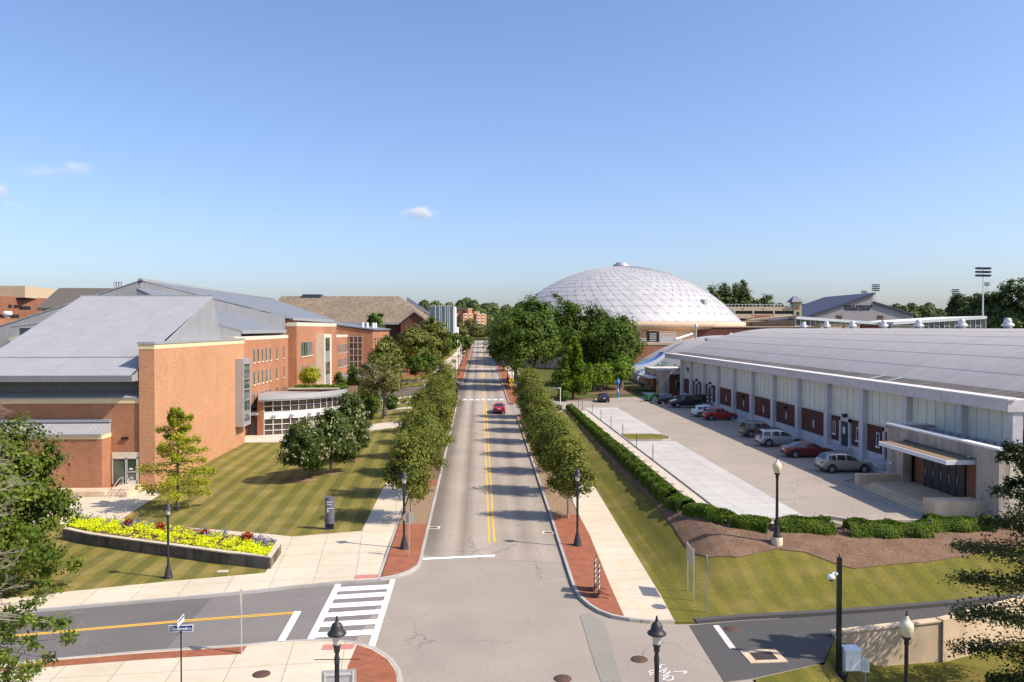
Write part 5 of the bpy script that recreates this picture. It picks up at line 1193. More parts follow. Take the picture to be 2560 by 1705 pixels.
# --- distant residence hall
Ry = 560.0; rx_ = lambda u: (u - 1200) * Ry / 1991; rzz_ = lambda v: 15 - (v - 820) * Ry / 1991
Rh = thing('residence_hall', 'orange brick residence hall with white window panels far off at the end of the road', 'building', (rx_(1183), Ry, 9), world=True)
for u0, u1, v, d in ((1144, 1153, 783, 6), (1155, 1184, 783, 0), (1172, 1184, 771.5, 2), (1192, 1207, 778, 3), (1192, 1221, 784, 0)): MB().box(rx_(u0), rx_(u1), Ry + d, Ry + 18 + d, 8, rzz_(v)).build('brick_block', 'brick_a', Rh)
MB().box(rx_(1153), rx_(1193), Ry + 7, Ry + 22, 8, rzz_(777)).build('brick_core', 'brick_c', Rh); MB().box(rx_(1171.5), rx_(1184.5), Ry + 1.7, Ry + 20, rzz_(771.5), rzz_(770.3)).build('roof_slab', 'limestone', Rh)
for u in (1162, 1175.5, 1198.5, 1211.5):
    for k in range(6):
        v = 784.2 + k * 7.6
        w = MB().box(rx_(u - 2.6), rx_(u + 2.6), Ry - .12, Ry - .02, rzz_(v + 5), rzz_(v + 2.4)).build('window', 'glass', Rh); MB().box(rx_(u - 2.6), rx_(u - .4), Ry - .2, Ry - .03, rzz_(v + 2.4), rzz_(v)).box(rx_(u + .4), rx_(u + 2.6), Ry - .2, Ry - .03, rzz_(v + 2.4), rzz_(v)).box(rx_(u - .3), rx_(u + .3), Ry - .2, Ry - .03, rzz_(v + 5), rzz_(v)).build('panel', 'metal_white', w)
Rh.rotation_euler = (0, 0, R(28))
# --- far left: brick and tan laboratory, dark-roofed hall with stacks
Ly = 205.0; lx = lambda u: (u - 1200) * Ly / 1991; lz = lambda v: 15 - (v - 820) * Ly / 1991; lxx = lambda u, y: (u - 1200) * y / 1991
Lf = thing('laboratory_building', 'red brick laboratory block with a tan penthouse at the far left', 'building', (lx(60), Ly, 2), world=True)
cx = lx(45)
MB().prism([(lx(-220), Ly - 3), (cx, Ly - 3), (lxx(170, Ly + 16), Ly + 16), (lxx(170, Ly + 16), Ly + 60), (lx(-220), Ly + 60)], 1, lz(743)).build('brick_wall', 'brick_e', Lf)
MB().prism([(lx(-220), Ly + 2), (lx(80), Ly + 2), (lxx(172, Ly + 22), Ly + 22), (lxx(172, Ly + 22), Ly + 55), (lx(-220), Ly + 55)], lz(745), lz(716)).build('penthouse', 'tan_wall', Lf)
MB().box(lx(-200), cx - .2, Ly - 3.06, Ly - 3, lz(795), lz(786.5)).build('window_band', 'glass', Lf)
dv = Vector((lxx(170, Ly + 16) - cx, 19, 0)).normalized(); nv_ = Vector((dv.y, -dv.x, 0))
def skew(f0, f1, z0, z1, nm='window', m='glass'):
    a = Vector((cx, Ly - 3, 0)) + dv * f0 + nv_ * .05; b = Vector((cx, Ly - 3, 0)) + dv * f1 + nv_ * .05
    return MB().ext([(a.x, a.y, z0), (b.x, b.y, z0), (b.x, b.y, z1), (a.x, a.y, z1)], tuple(-nv_ * .04)).build(nm, m, Lf)
skew(.3, 6.2, lz(795), lz(786.5)); skew(6.2, 9.8, lz(774), lz(765)); skew(4.6, 6.0, lz(771), lz(763)); skew(2.9, 4.0, lz(771), lz(763)); skew(4.3, 5.5, lz(838), lz(816)); skew(9.2, 10, lz(773), lz(767))
for u0, u1 in ((-60, -50), (-6, 2), (5, 11), (24, 30)): MB().box(lx(u0), lx(u1), Ly - 3.06, Ly - 3, lz(771), lz(762)).build('window', 'glass', Lf)
for u0 in (-40, 10, 32): MB().box(lx(u0), lx(u0 + 12), Ly - 3.06, Ly - 3, lz(846), lz(816)).build('window', 'glass', Lf)
for u in (0, 37, 75, 116):
    o = MB().lathe([(.55, 0), (.55, .5), (1.0, .55), (1.0, 1.4), (.75, 1.6), (0, 1.65)], 14).build('roof_fan', 'metal_white', None, (lx(u), Ly - 12, lz(797)))
    tag(o, {0: 'white rooftop exhaust fan at the left edge, before the laboratory windows', 37: 'white rooftop exhaust fan before the laboratory windows, second from the left edge', 75: 'white rooftop exhaust fan before the laboratory windows, third from the left edge', 116: 'white rooftop exhaust fan half hidden by the grey metal roof'}[u], 'exhaust fan', 'rooftop fans at the laboratory')
Lw = thing('low_roof_block', 'low brick block with a cream band under the rooftop fans, far left', 'building', (lx(-40), Ly - 16, 2), world=True)
MB().box(lx(-300), lx(120), Ly - 20, Ly - 8, 1, lz(800)).build('brick_wall', 'brick_b', Lw); 
Y2 = 112.0
Lx_ = thing('left_edge_wing', 'orange brick wing with cream band at the left edge behind the big sloping roof', 'building', (-68, 114, 0), world=True)
MB().box(-95, -63.9, Y2, 125, 0, 13.0).build('brick_wall', 'brick_a', Lx_); MB().box(-95, -63.85, Y2 - .05, 125, 13.0, 13.45).build('cream_band', 'cream', Lx_); MB().box(-95, -63.0, Y2 - .15, 125, 13.45, 13.8).build('coping', 'metal', Lx_)
Dr = thing('dark_roof_hall', 'hall with a dark shingle hipped roof and four steel stacks, behind the grey sloping roof', 'building', (-90, 200, 3), world=True)
dy = 188.0; qx = lambda u: (u - 1200) * dy / 1991; qz = lambda v: 15 - (v - 820) * dy / 1991
MB().box(qx(132), qx(560), dy, dy + 40, 1, qz(776)).build('dark_wall', 'black', Dr)
RR = [(qx(124), dy - 1, qz(771)), (qx(575), dy - 1, qz(771)), (qx(575), dy + 41, qz(771)), (qx(124), dy + 41, qz(771)), ((172 - 1200) * (dy + 6) / 1991, dy + 6, 15 + 98 * (dy + 6) / 1991), ((535 - 1200) * (dy + 6) / 1991, dy + 6, 15 + 97 * (dy + 6) / 1991)]
MB().add(RR + [(x, y, z - .6) for x, y, z in RR[:4]], [(0, 1, 5, 4), (1, 2, 5), (2, 3, 4, 5), (3, 0, 4), (0, 6, 7, 1)]).build('roof', 'dark_shingle', Dr)
for u in (306, 312, 318, 325):
    x = (u - 1200) * 204 / 1991; o = MB().cyl((x, 204, 20), (x, 204, 15 + 112 * 204 / 1991), .28, .28, 14).cyl((x, 204, 15 + 112 * 204 / 1991), (x, 204, 15.15 + 112 * 204 / 1991), .34, .34, 14).build('steel_stack', 'alu', Dr)
# ---------------------------------------------------------------- street furniture
def gz(p, off=0.0): return (p[0], p[1], T(p[0], p[1]) + off)
def lamp(label, loc, s=1.0, arms=False):
    t = thing('street_lamp', label, 'street lamp', loc, 0, 'black post top lamps'); k = s
    m = MB(); m.lathe([(.30, 0), (.30, .08), (.24, .14), (.25, .30), (.20, .42), (.16, .62), (.11, .78), (.105, .86)], 16).build('base', 'lampblack', t)
    m = MB(); m.lathe([(.078, .84), (.062, 3.75), (.062, 3.8)], 14)
    for i in range(8): a = i * math.pi / 4; m.box(.070 * math.cos(a) - .008, .070 * math.cos(a) + .008, .070 * math.sin(a) - .008, .070 * math.sin(a) + .008, .9, 3.7)
    m.build('pole', 'lampblack', t)
    m = MB(); m.lathe([(.09, 3.72), (.095, 3.9), (.075, 3.98), (.06, 4.06), (.10, 4.12), (.105, 4.26), (.13, 4.30), (.13, 4.36)], 14).build('collar', 'lampblack', t)
    MB().lathe([(.115, 4.36), (.15, 4.50), (.185, 4.72), (.19, 4.74)], 16).build('lens', 'frost', t)
    MB().lathe([(.195, 4.70), (.31, 4.70), (.325, 4.74), (.25, 4.80), (.205, 4.86), (.195, 4.96), (.15, 5.06), (.07, 5.11), (.05, 5.16)], 18).build('lamp_shade', 'lampblack', t)
    MB().lathe([(.045, 5.14), (.06, 5.19), (.03, 5.23), (.045, 5.27), (.02, 5.31), (0, 5.34)], 10).build('finial', 'lampblack', t)
    if arms: MB().cyl((-.75, 0, 3.86), (.75, 0, 3.86), .014, .014, 6).build('banner_arm', 'black', t)
    t.scale = (k, k, k); return t
def lp(c, x, y): return gz(g(c, x, y, .14), .14)
lamp('black street lamp on the near brick strip left of the road, before the first tree', lp('J', 1462, 378))
lamp('black street lamp on the brick strip right of the road, beside the orange stained pavement', lp('H', 333, 350))
lamp('black street lamp in the verge before the yellow flower planter', lp('I', 1500, 635), .86)
q = ray(842, 1541); k = (5.4 - CAM_H) / q[2]; lamp('black street lamp at the bottom left, before the zebra crossing, with thin banner arms', (q[0] * k, q[1] * k, .1), 1.0, True)
q = ray(1642, 1537); k = (5.35 - CAM_H) / q[2]; lamp('black street lamp at the bottom, standing in the pale junction beside the sprayed letters', (q[0] * k, q[1] * k, 0))
for u, v, l in ((1138, 958, 'black street lamp beyond the left row of trees, in front of the white car'), (1147, 938, 'black street lamp at the left kerb, second beyond the left row of trees'), (1152, 915, 'black street lamp at the left kerb, third beyond the left row of trees'),
                (1155.5, 905, 'black street lamp at the left kerb, fourth beyond the left row of trees'), (1158.5, 895, 'black street lamp at the left kerb, farthest of the left group'),
                (1280, 957, 'black street lamp at the right kerb just beyond the nearer yellow crossing sign'), (1250, 918, 'black street lamp at the right kerb under the big maples, beyond the farther yellow sign'), (1269, 950, 'black street lamp at the right kerb between the two yellow crossing signs'), (1236, 900, 'slim black street lamp far along the right kerb in the tree shade')):
    lamp(l, gz(gp(u, v, .14), .14))
def globe_lamp(label, loc, s=1.0):
    t = thing('globe_lamp', label, 'street lamp', loc, 0, 'globe lamps'); 
    MB().lathe([(.34, -.2), (.34, .32), (.30, .40)], 16).build('footing', 'walk', t)
    MB().lathe([(.24, .40), (.24, .50), (.19, .58), (.17, .82), (.10, 1.1), (.095, 1.15)], 16).build('base', 'lampblack', t)
    MB().lathe([(.092, 1.15), (.075, 3.95), (.10, 4.0), (.09, 4.15), (.16, 4.22), (.17, 4.30)], 14).build('pole', 'lampblack', t)
    MB().lathe([(.14, 4.30), (.21, 4.42), (.265, 4.62), (.27, 4.75), (.235, 4.86), (.17, 4.93), (.10, 5.0), (.08, 5.08), (.05, 5.14)], 18).build('globe', 'globe', t)
    MB().lathe([(.05, 5.13), (.055, 5.18), (.025, 5.24), (.04, 5.28), (0, 5.36)], 10).build('finial', 'lampblack', t)
    t.scale = (s,) * 3; return t
globe_lamp('globe lamp with a cream globe on a concrete foot in the mulch by the hedges', lp('F', 150, 1490))
q = ray(2267, 1526); k = (3.75 - CAM_H) / q[2]; globe_lamp('globe lamp with a cream globe in front of the retaining wall, bottom right', (q[0] * k, q[1] * k, -1.6))
def post(t, h, m='galv', r=.035): MB().box(-r, r, -r * .7, r * .7, -.2, h).build('post', m, t)
def octagon(r): return [(r * math.cos(R(22.5 + 45 * i)), r * math.sin(R(22.5 + 45 * i))) for i in range(8)]
def stop_sign(label, loc, rz_, h=2.95, lean=0):
    t = thing('stop_sign', label, 'road sign', loc, rz_, 'stop signs'); post(t, h)
    o = [(x, -.05, h - .40 + y) for x, y in octagon(.41)]; b = MB().ext(o, (0, .012, 0)).build('sign_plate', 'tan_sign', t)
    fr = [(x, -.056, h - .40 + y) for x, y in octagon(.40)]; MB().ext(fr, (0, .004, 0)).build('sign_face', 'red_paint', b)
    text('lettering', 'STOP', .27, 'letter_w', b, (0, -.060, h - .49), (PI2, 0, 0), .003, 'CENTER'); return t
stop_sign('stop sign seen from its tan back, on the left brick strip before the street lamp', lp('J', 1508, 455), R(178))
stop_sign('stop sign seen edge on at the end of the long brick band, bottom left', lp('I', 2153, 1312), R(-76))
stop_sign('stop sign seen edge on in the bank lawn, right of the two post sign board', lp('H', 1483, 942), R(76))
p0, p1 = lp('H', 1316, 748), lp('H', 1369, 835)
t = thing('panel_sign', 'weathered tan sign board on two thin steel posts in the bank lawn', 'sign', ((p0[0] + p1[0]) / 2, (p0[1] + p1[1]) / 2, (p0[2] + p1[2]) / 2), math.atan2(p1[1] - p0[1], p1[0] - p0[0]))
dd = math.hypot(p1[0] - p0[0], p1[1] - p0[1]) / 2
for s in (-1, 1): MB().box(s * dd - .025, s * dd + .025, -.03, .03, -.4, 2.75).build('post', 'galv', t)
MB().box(-dd - .1, dd + .1, -.06, -.03, 1.75, 2.72).build('board', 'tan_sign', t)
# A-frame banner stands on the bricks
for i, (x, y, lab) in enumerate(((493, 750, 'black framed banner stand with pale lettering on the right brick strip, the farther of two'), (527, 805, 'black framed banner stand with pale lettering on the right brick strip, the nearer of two'))):
    b = lp('H', x, y); t = thing('banner_stand', lab, 'sign stand', b, R(74), 'banner stands')
    fr = MB()
    for s in (-1, 1): fr.box(s * .36 - .025, s * .36 + .025, -.02, .02, .05, 1.85)
    fr.box(-.36, .36, -.02, .02, 1.8, 1.85); fr.box(-.36, .36, -.02, .02, .12, .17); fr.build('frame', 'black', t)
    MB().box(-.335, .335, -.008, .008, .42, 1.8).build('banner', 'frost', t)
    MB().box(-.335, .335, -.010, .010, .17, .42).build('lower_panel', 'letter_k', t)
    f = MB()
    for s in (-.3, .3): f.tube([(s, -.55, .02), (s, -.25, .06), (s, .25, .06), (s, .55, .02)], .016, 6)
    f.build('foot', 'black', t)
    l = MB()
    for z in (1.5, 1.2, .9, .65): l.box(-.24, .24, -.016, -.010, z, z + .12); l.box(-.24, .24, .010, .016, z, z + .12)
    l.build('dark_print', 'letter_k', t)
# street name sign
q = ray(*nv('I', 1612, 1090)); k = (2.95 - CAM_H) / q[2]; t = thing('street_name_sign', 'blue Glenbrook Rd street name sign with a second blade on top, on a black pole', 'road sign', (q[0] * k, q[1] * k, .1), R(4))
MB().cyl((0, 0, -.2), (0, 0, 2.72), .03, .03, 10).build('pole', 'black', t)
b = MB().box(-.47, .47, -.012, .012, 2.72, 2.98).build('name_blade', 'white_paint', t); MB().box(-.45, .45, -.016, -.011, 2.74, 2.96).build('blue_face', 'blue_sign', b)
text('lettering', 'Glenbrook', .185, 'letter_w', b, (-.42, -.018, 2.785), (PI2, 0, 0), .003, space=.86); text('lettering', 'Rd', .09, 'letter_w', b, (.31, -.018, 2.795), (PI2, 0, 0), .003)
MB().cyl((0, 0, 2.66), (0, 0, 2.74), .06, .04, 8).cyl((0, 0, 2.98), (0, 0, 3.04), .03, .05, 8).build('bracket', 'black', t)
c_ = MB().box(-.012, .012, -.40, .40, 3.03, 3.29).build('cross_blade', 'white_paint', t); MB().box(.012, .014, -.37, .37, 3.19, 3.27).box(-.014, -.012, -.37, .37, 3.19, 3.27).build('dark_print', 'letter_k', c_)
# sign board seen from behind at the bottom edge
q = ray(847, 1680); k = (1.75 - CAM_H) / q[2]; t = thing('guide_sign', 'large grey guide sign board seen from behind, with two silver posts, at the bottom edge', 'road sign', (q[0] * k, q[1] * k, 0), R(5))
MB().box(-.66, .66, .03, .05, .55, 1.82).build('board', 'galv', t)
for x in (-.53, .53): MB().cyl((x, 0, -.2), (x, 0, 1.75), .035, .035, 8).build('post', 'alu', t)
MB().box(-.53, .53, -.01, .03, 1.62, 1.69).build('rail', 'alu', t); MB().box(-.53, .53, -.01, .03, .75, .82).build('rail', 'alu', t)
# campus monolith sign
b = gz(g('L', 745, 1330, .1), .1); t = thing('campus_sign', 'slate grey upright campus sign with a blue stripe, saying Student Union, on the left lawn', 'sign', (b[0] + .45, b[1], b[2]), R(3))
bm_ = MB(); n = 12; w_ = .64; h_ = 2.35
pts = [(-w_ / 2 + w_ * i / n, -.12 * math.sin(math.pi * i / n)) for i in range(n + 1)]
bm_.prism([(x, y - .1) for x, y in pts] + [(x, .12 + .05 * math.sin(math.pi * (x / w_ + .5))) for x, y in pts[::-1]], .42, h_); bm_.build('panel', 'grey_sign', t)
MB().box(-w_ / 2 - .02, -w_ / 2 + .14, -.13, .1, -.1, .75).box(-w_ / 2 + .03, -w_ / 2 + .13, -.16, -.12, h_ - .16, h_).build('blue_stripe', 'blue_sign', t); MB().box(-w_ / 2 + .14, w_ / 2 - .04, -.05, .06, -.1, .42).build('foot', 'letter_k', t)
for s, z, k in (('Student', h_ - .37, .155), ('Union', h_ - .55, .155)): text('lettering', s, k, 'letter_w', t, (-w_ / 2 + .13, -.232, z), (PI2, 0, 0), .012, space=.9)
l = MB()
for z, x1 in ((1.55, .30), (1.45, -.02), (1.37, .02), (1.29, -.01)): l.box(-w_ / 2 + .14, x1 - .05, -.228, -.20, z, z + .035)
l.build('small_print', 'letter_w', t)
# pedestrian warning signs
for u, v, s, lab in ((1279, 993, 1.0, 'yellow diamond pedestrian sign at the right kerb, the nearer and larger looking of two'), (1258.5, 948, 1.0, 'yellow diamond pedestrian sign at the right kerb, the farther of two')):
    b = gz(gp(u, v, .14), .14); t = thing('crossing_sign', lab, 'road sign', b, 0, 'pedestrian crossing signs'); h = 3.0
    MB().cyl((0, 0, -.1), (0, 0, h), .045, .045, 8).build('post', 'yellow_sign', t)
    d = MB().ext([(0, -.06, h - .55), (.52, -.06, h), (0, -.06, h + .55), (-.52, -.06, h)], (0, .02, 0)).build('diamond_plate', 'yellow_sign', t)
    f = MB(); f.lathe([(0, -.06), (.06, 0), (0, .06)], 8, (0.02, -.07, h + .30)); f.ext([(-.07, -.066, h - .02), (.07, -.066, h - .02), (.09, -.066, h + .20), (-.05, -.066, h + .22)], (0, .005, 0))
    for x0, x1, z0, z1 in ((-.02, -.14, 0, -.30), (.02, .14, 0, -.28), (.06, .2, .16, .02), (-.03, -.16, .18, .05)): f.cyl((x0, -.07, h + z0), (x1, -.07, h + z1), .032, .028, 5)
    f.build('walking_figure', 'letter_k', d)
    e_ = MB().box(-.33, .33, -.06, -.045, h - 1.0, h - .58).build('arrow_plate', 'yellow_sign', t); MB().ext([(-.15, -.066, h - .92), (-.15, -.066, h - .78), (.12, -.066, h - .66), (.17, -.066, h - .72), (-.05, -.066, h - .84), (.0, -.066, h - .92)], (0, .004, 0)).build('arrow', 'letter_k', e_)
# blue emergency phone pole + blue parking sign in the car park
b = gz(gp(1545, 995, .02), .02); t = thing('emergency_phone', 'bright blue emergency phone post with a blue box on top, in the car park', 'emergency phone', b)
MB().cyl((0, 0, 0), (0, 0, 1.9), .15, .15, 12).build('pillar', 'blue', t); MB().cyl((0, 0, 1.9), (0, 0, 2.5), .07, .07, 10).build('mast', 'blue', t); MB().lathe([(.24, 2.5), (.34, 2.62), (.34, 3.15), (.22, 3.25), (.1, 3.4), (.1, 3.6), (0, 3.62)], 12).build('beacon', 'blue', t); MB().box(-.09, .09, -.17, -.145, 1.2, 1.7).build('call_plate', 'white_paint', t); MB().box(-.35, .35, -.35, .35, -.05, .04).build('footing', 'walk', t)
b = gz((19.4, 150.5), .1); t = thing('parking_sign', 'pale blue parking sign on a blue post behind the black saloon', 'road sign', b)
MB().cyl((0, 0, 0), (0, 0, 2.0), .05, .05, 8).build('post', 'blue', t); MB().box(-.28, .28, -.03, 0, 1.75, 2.35).build('plate', 'blue', t); MB().box(-.06, .02, -.04, -.03, 1.85, 2.25).box(.02, .12, -.04, -.03, 2.05, 2.25).build('lettering', 'letter_w', t)
# camera mast with white cabinet
q = ray(*nv('G', 700, 1560)); k = (-.9 - CAM_H) / q[2]; bx_, by_ = q[0] * k, q[1] * k
t = thing('camera_mast', 'tall black mast carrying a white dome camera and a white cabinet, bottom right', 'camera mast', (bx_, by_, -1.05))
MB().box(-.09, .09, -.09, .09, 0, 5.75).box(-.02, .02, -.02, .02, 5.75, 5.9).build('mast', 'black', t)
MB().prism([(-.26, -.24), (.26, -.24), (.26, .24), (-.26, .24)], 0, .5).build('base_cover', 'black', t)
MB().box(-.5, .5, -.45, .45, -.3, .06).build('footing', 'walk', t)
cb = MB(); cb.box(.16, .86, -.36, .22, .75, 1.62); cb.build('cabinet', 'white_paint', t); MB().box(.13, .89, -.40, .24, 1.62, 1.70).build('cabinet_lid', 'white_paint', t); MB().box(.10, .16, -.2, .15, .65, 1.75).build('cabinet_bracket', 'galv', t); MB().box(.40, .43, -.375, -.36, 1.05, 1.2).build('cabinet_latch', 'galv', t)
MB().tube([(.45, 0, .75), (.4, 0, .45), (.28, -.1, .2)], .025, 6).build('cable', 'black', t)
cm_ = MB(); cm_.cyl((-.09, 0, 5.02), (-.16, 0, 5.02), .1, .1, 8).tube([(-.12, 0, 5.05), (-.30, -.03, 5.06), (-.36, -.03, 4.98)], .04, 8).build('camera_arm', 'white_paint', t)
MB().lathe([(.0, 5.0), (.12, 4.99), (.17, 4.9), (.16, 4.80), (.12, 4.78)], 16, (-.38, -.03, 0)).build('camera_housing', 'white_paint', t); MB().lathe([(.115, 4.79), (.10, 4.72), (0, 4.66)], 14, (-.38, -.03, 0)).build('camera_dome', 'carglass', t)
b = (bx_ + 1.42, by_ + .4, -1.3); t = thing('notice_sign', 'small white notice plate with grey print on a short post, beside the white cabinet', 'sign', b, R(-6))
MB().box(-.025, .025, -.02, .02, -.3, .85).build('post', 'galv', t); p = MB().box(-.17, .17, -.05, -.03, .62, 1.26).build('plate', 'white_paint', t); l = MB()
for z, a, c in ((1.17, -.10, -.04), (1.06, -.1, .0), (.93, -.12, .12), (.82, -.1, .08), (.74, -.02, .12)): l.box(a, c, -.053, -.05, z, z + .03)
l.build('print', 'galv', p)
# retaining wall
wt_ = thing('retaining_wall', 'tan concrete retaining wall in dappled shade between the dark driveway and the lower lawn', 'wall', (24, 38, -1.6), world=True)
MB().ext([(17.2, 37.7, -1.9), (22.9, 38.5, -1.9), (22.9, 38.5, .38), (17.2, 37.7, .16)], (-.05, .35, 0)).build('wall_panel', 'wallconc', wt_); MB().ext([(22.97, 38.4, -1.9), (34, 43.0, -1.9), (34, 43.0, .75), (22.97, 38.4, .50)], (-.12, .4, 0)).build('wall_panel', 'wallconc', wt_)
MB().ext([(17.1, 37.64, .16), (22.93, 38.44, .38), (22.86, 38.92, .38), (17.03, 38.1, .16)], (0, 0, .07)).build('wall_coping', 'wallconc', wt_)
# guard kerb round the car park: low concrete rails on short posts
gd = thing('guard_rail', 'low pale concrete rail on short posts along the front of the car park', 'rail', (16, 51, 2.2), world=True)
r_ = MB(); strip(r_, [(15.1, 84), (15.1, 56.5), (16.3, 50.9), (22.3, 50.8)], .13, .25, .48, 0); r_.build('rail', 'walk', gd); r_ = MB(); strip(r_, [(22.6, 51.9), (23.9, 50.3), (34.5, 49.9)], .13, .22, .46, 0); r_.build('rail', 'walk', gd)
for x, y in [(15.1, y) for y in np.arange(56.5, 84, 2.7)] + [(16.2, 51.0), (18.5, 50.85), (20.8, 50.85), (22.5, 50.9)] + [(23.9, 50.3), (26.3, 50.2), (28.9, 50.1), (31.6, 50.0), (33.8, 49.9)]: MB().box(x - .16, x + .16, y - .13, y + .13, 1.0, T(x, y) + .58).build('post', 'wood', gd)
for i, y in enumerate((76, 84, 92.2, 100.6, 109, 117.5, 122.5, 125)):
    x = 16.65 if i < 6 else 15.8 - .3 * (i - 6); t = thing('boundary_post', 'thin brown steel post in the gravel along the left edge of the car park', 'post', (x, y, T(x, y)), 0, 'thin posts along the gravel strip')
    MB().cyl((0, 0, -.2), (0, 0, 1.55), .04, .04, 8).lathe([(.05, 1.55), (0, 1.6)], 8).build('shaft', 'iron', t); MB().lathe([(.09, -.1), (.09, .06), (.05, .08)], 8).build('foot', 'kerb', t)
b = gz((13.1, 129.5), .1); t = thing('gate_post', 'pale steel pole at the far end of the long hedge', 'post', b); MB().cyl((0, 0, 0), (0, 0, 2.9), .07, .07, 8).build('shaft', 'metal_white', t); MB().box(-.35, .1, -.03, .03, 2.75, 2.9).build('arm', 'metal_white', t)
# bollard / barrier boards, cone, cart, bins, hydrant
b = gz((10.6, 134), .1); t = thing('barrier_board', 'black and white striped barrier board at the car park entrance, left of the bush', 'barrier', b, R(25))
for i in range(5): MB().ext([(-.9 + .36 * i, -.02, .1), (-.72 + .36 * i, -.02, .1), (-.52 + .36 * i, -.02, .85), (-.7 + .36 * i, -.02, .85)], (0, .04, 0)).build('stripe', 'white_paint' if i % 2 == 0 else 'black', t)
MB().box(-.95, .95, .0, .06, .1, .85).build('board', 'black', t)
b = gz((29.9, 128.6), .02); t = thing('traffic_cone', 'orange traffic cone beside the dark grey car', 'traffic cone', b); MB().lathe([(.16, .04), (.03, .72), (0, .73)], 14).build('cone', 'orange', t); MB().box(-.2, .2, -.2, .2, 0, .05).build('base', 'orange', t); MB().lathe([(.117, .30), (.082, .48)], 14).build('reflective_band', 'white_paint', t)
b = gz((29.4, 137.6), .02); t = thing('waste_cart', 'green wheeled waste cart near the far entrance block', 'waste cart', b, R(20)); MB().add([(-.42, -.4, .12), (.42, -.4, .12), (.42, .4, .12), (-.42, .4, .12), (-.55, -.55, 1.15), (.55, -.55, 1.15), (.55, .55, 1.15), (-.55, .55, 1.15)], [(0, 3, 2, 1), (0, 1, 5, 4), (1, 2, 6, 5), (2, 3, 7, 6), (3, 0, 4, 7), (4, 5, 6, 7)]).build('tub', 'green_bin', t); MB().box(-.58, .58, -.58, .58, 1.15, 1.24).build('lid', 'green_bin', t); MB().cyl((-.5, .35, .12), (.5, .35, .12), .13, .13, 10).build('wheel', 'rubber', t)
b = (-30.9, 104.6, .4); t = thing('litter_bin', 'black litter bin beside the entrance at the end of the tall orange wall', 'litter bin', b); MB().lathe([(.28, 0), (.30, .05), (.30, .85), (.33, .88), (.30, .95), (.15, 1.02), (0, 1.03)], 14).build('bin_body', 'black', t); MB().box(-.12, .12, -.34, -.30, .62, .78).build('opening', 'letter_k', t)
for x, l in ((36.55, 'red and white striped hose stand by the hall door, the left one'), (37.0 - .1, 'red and white striped hose stand by the hall door, the right one')):
    t = thing('pipe_stand', l, 'standpipe', (x - .2, 126.0 - (x - 36.5) * 2.5, 2.9), 0, 'red pipe stands')
    for i in range(5): MB().cyl((0, 0, i * .3), (0, 0, i * .3 + .3), .11, .11, 10).build('band', 'red_paint' if i % 2 == 0 else 'white_paint', t)
# fence rail by the far lawn of the car park, hand rails of the ramp
rf = thing('hand_rail', 'thin dark handrail along the mulched bank at the far end of the car park', 'rail', (25, 157, 2.2), world=True)
m = MB(); pl = [(21.5, 155.5), (24.5, 156.5), (28, 158), (31.5, 160)]
m.tube([(x, y, T(x, y) + 1.0) for x, y in pl], .035, 6).build('top_rail', 'iron', rf)
for x, y in refine(pl, 1.6): MB().cyl((x, y, T(x, y)), (x, y, T(x, y) + 1.0), .03, .03, 6).build('baluster', 'iron', rf)
sr = thing('step_railing', 'pale steel stair railing under the bright green tree beside the road', 'rail', (11, 141, 2.4), world=True)
for o in (0, 1.6): MB().tube([(9.6, 140 + o, 2.6), (9.6, 140 + o, 3.5), (13.6, 139 + o, 4.5), (14.2, 139 + o, 4.5), (14.2, 139 + o, 2.5)], .045, 6).build('handrail', 'metal_white', sr)
# cafe tables and chairs on the terrace
rnd = random.Random(11)
def cafe(i, x, y):
    t = thing('cafe_table', 'round pale cafe table on the brick terrace left of the road', 'table', (x, y, T(x, y) + .15), 0, 'cafe tables on the terrace')
    MB().lathe([(0, .72), (.5, .72), (.5, .76), (0, .76)], 14).build('tabletop', 'alu', t); MB().cyl((0, 0, .04), (0, 0, .72), .05, .05, 8).build('pedestal', 'black', t); MB().lathe([(.3, 0), (.3, .04), (0, .05)], 12).build('foot', 'black', t)
    for a in (20, 140, 260):
        a = R(a + rnd.uniform(-25, 25)); cx_, cy_ = x + .85 * math.cos(a), y + .85 * math.sin(a)
        c = thing('cafe_chair', 'dark metal cafe chair around the pale tables on the brick terrace', 'chair', (cx_, cy_, T(cx_, cy_) + .15), a + PI2, 'cafe chairs on the terrace')
        MB().box(-.23, .23, -.23, .23, .43, .47).build('seat', 'black', c); MB().box(-.23, .23, -.25, -.21, .5, .92).build('backrest', 'black', c)
        for sx in (-.2, .2):
            for sy in (-.2, .2): MB().box(sx - .02, sx + .02, sy - .02, sy + .02, 0, .43).build('leg', 'black', c)
for i in range(7): cafe(i, -13.4 - (i % 3) * 2.0 - .6 * (i // 3), 201 + (i // 3) * 6.2 + (i % 3) * 1.3)
sw = thing('seat_wall', 'low brick seat wall with a pale top around the terrace, beyond the lawn trees', 'wall', (-18, 227, 3.5), world=True)
MB().box(-24, -13, 226, 226.6, 2, T(-18, 226) + 1.0).build('brick_wall', 'brick_b', sw); MB().box(-24.1, -12.9, 225.9, 226.7, T(-18, 226) + 1.0, T(-18, 226) + 1.15).build('coping', 'limestone', sw)
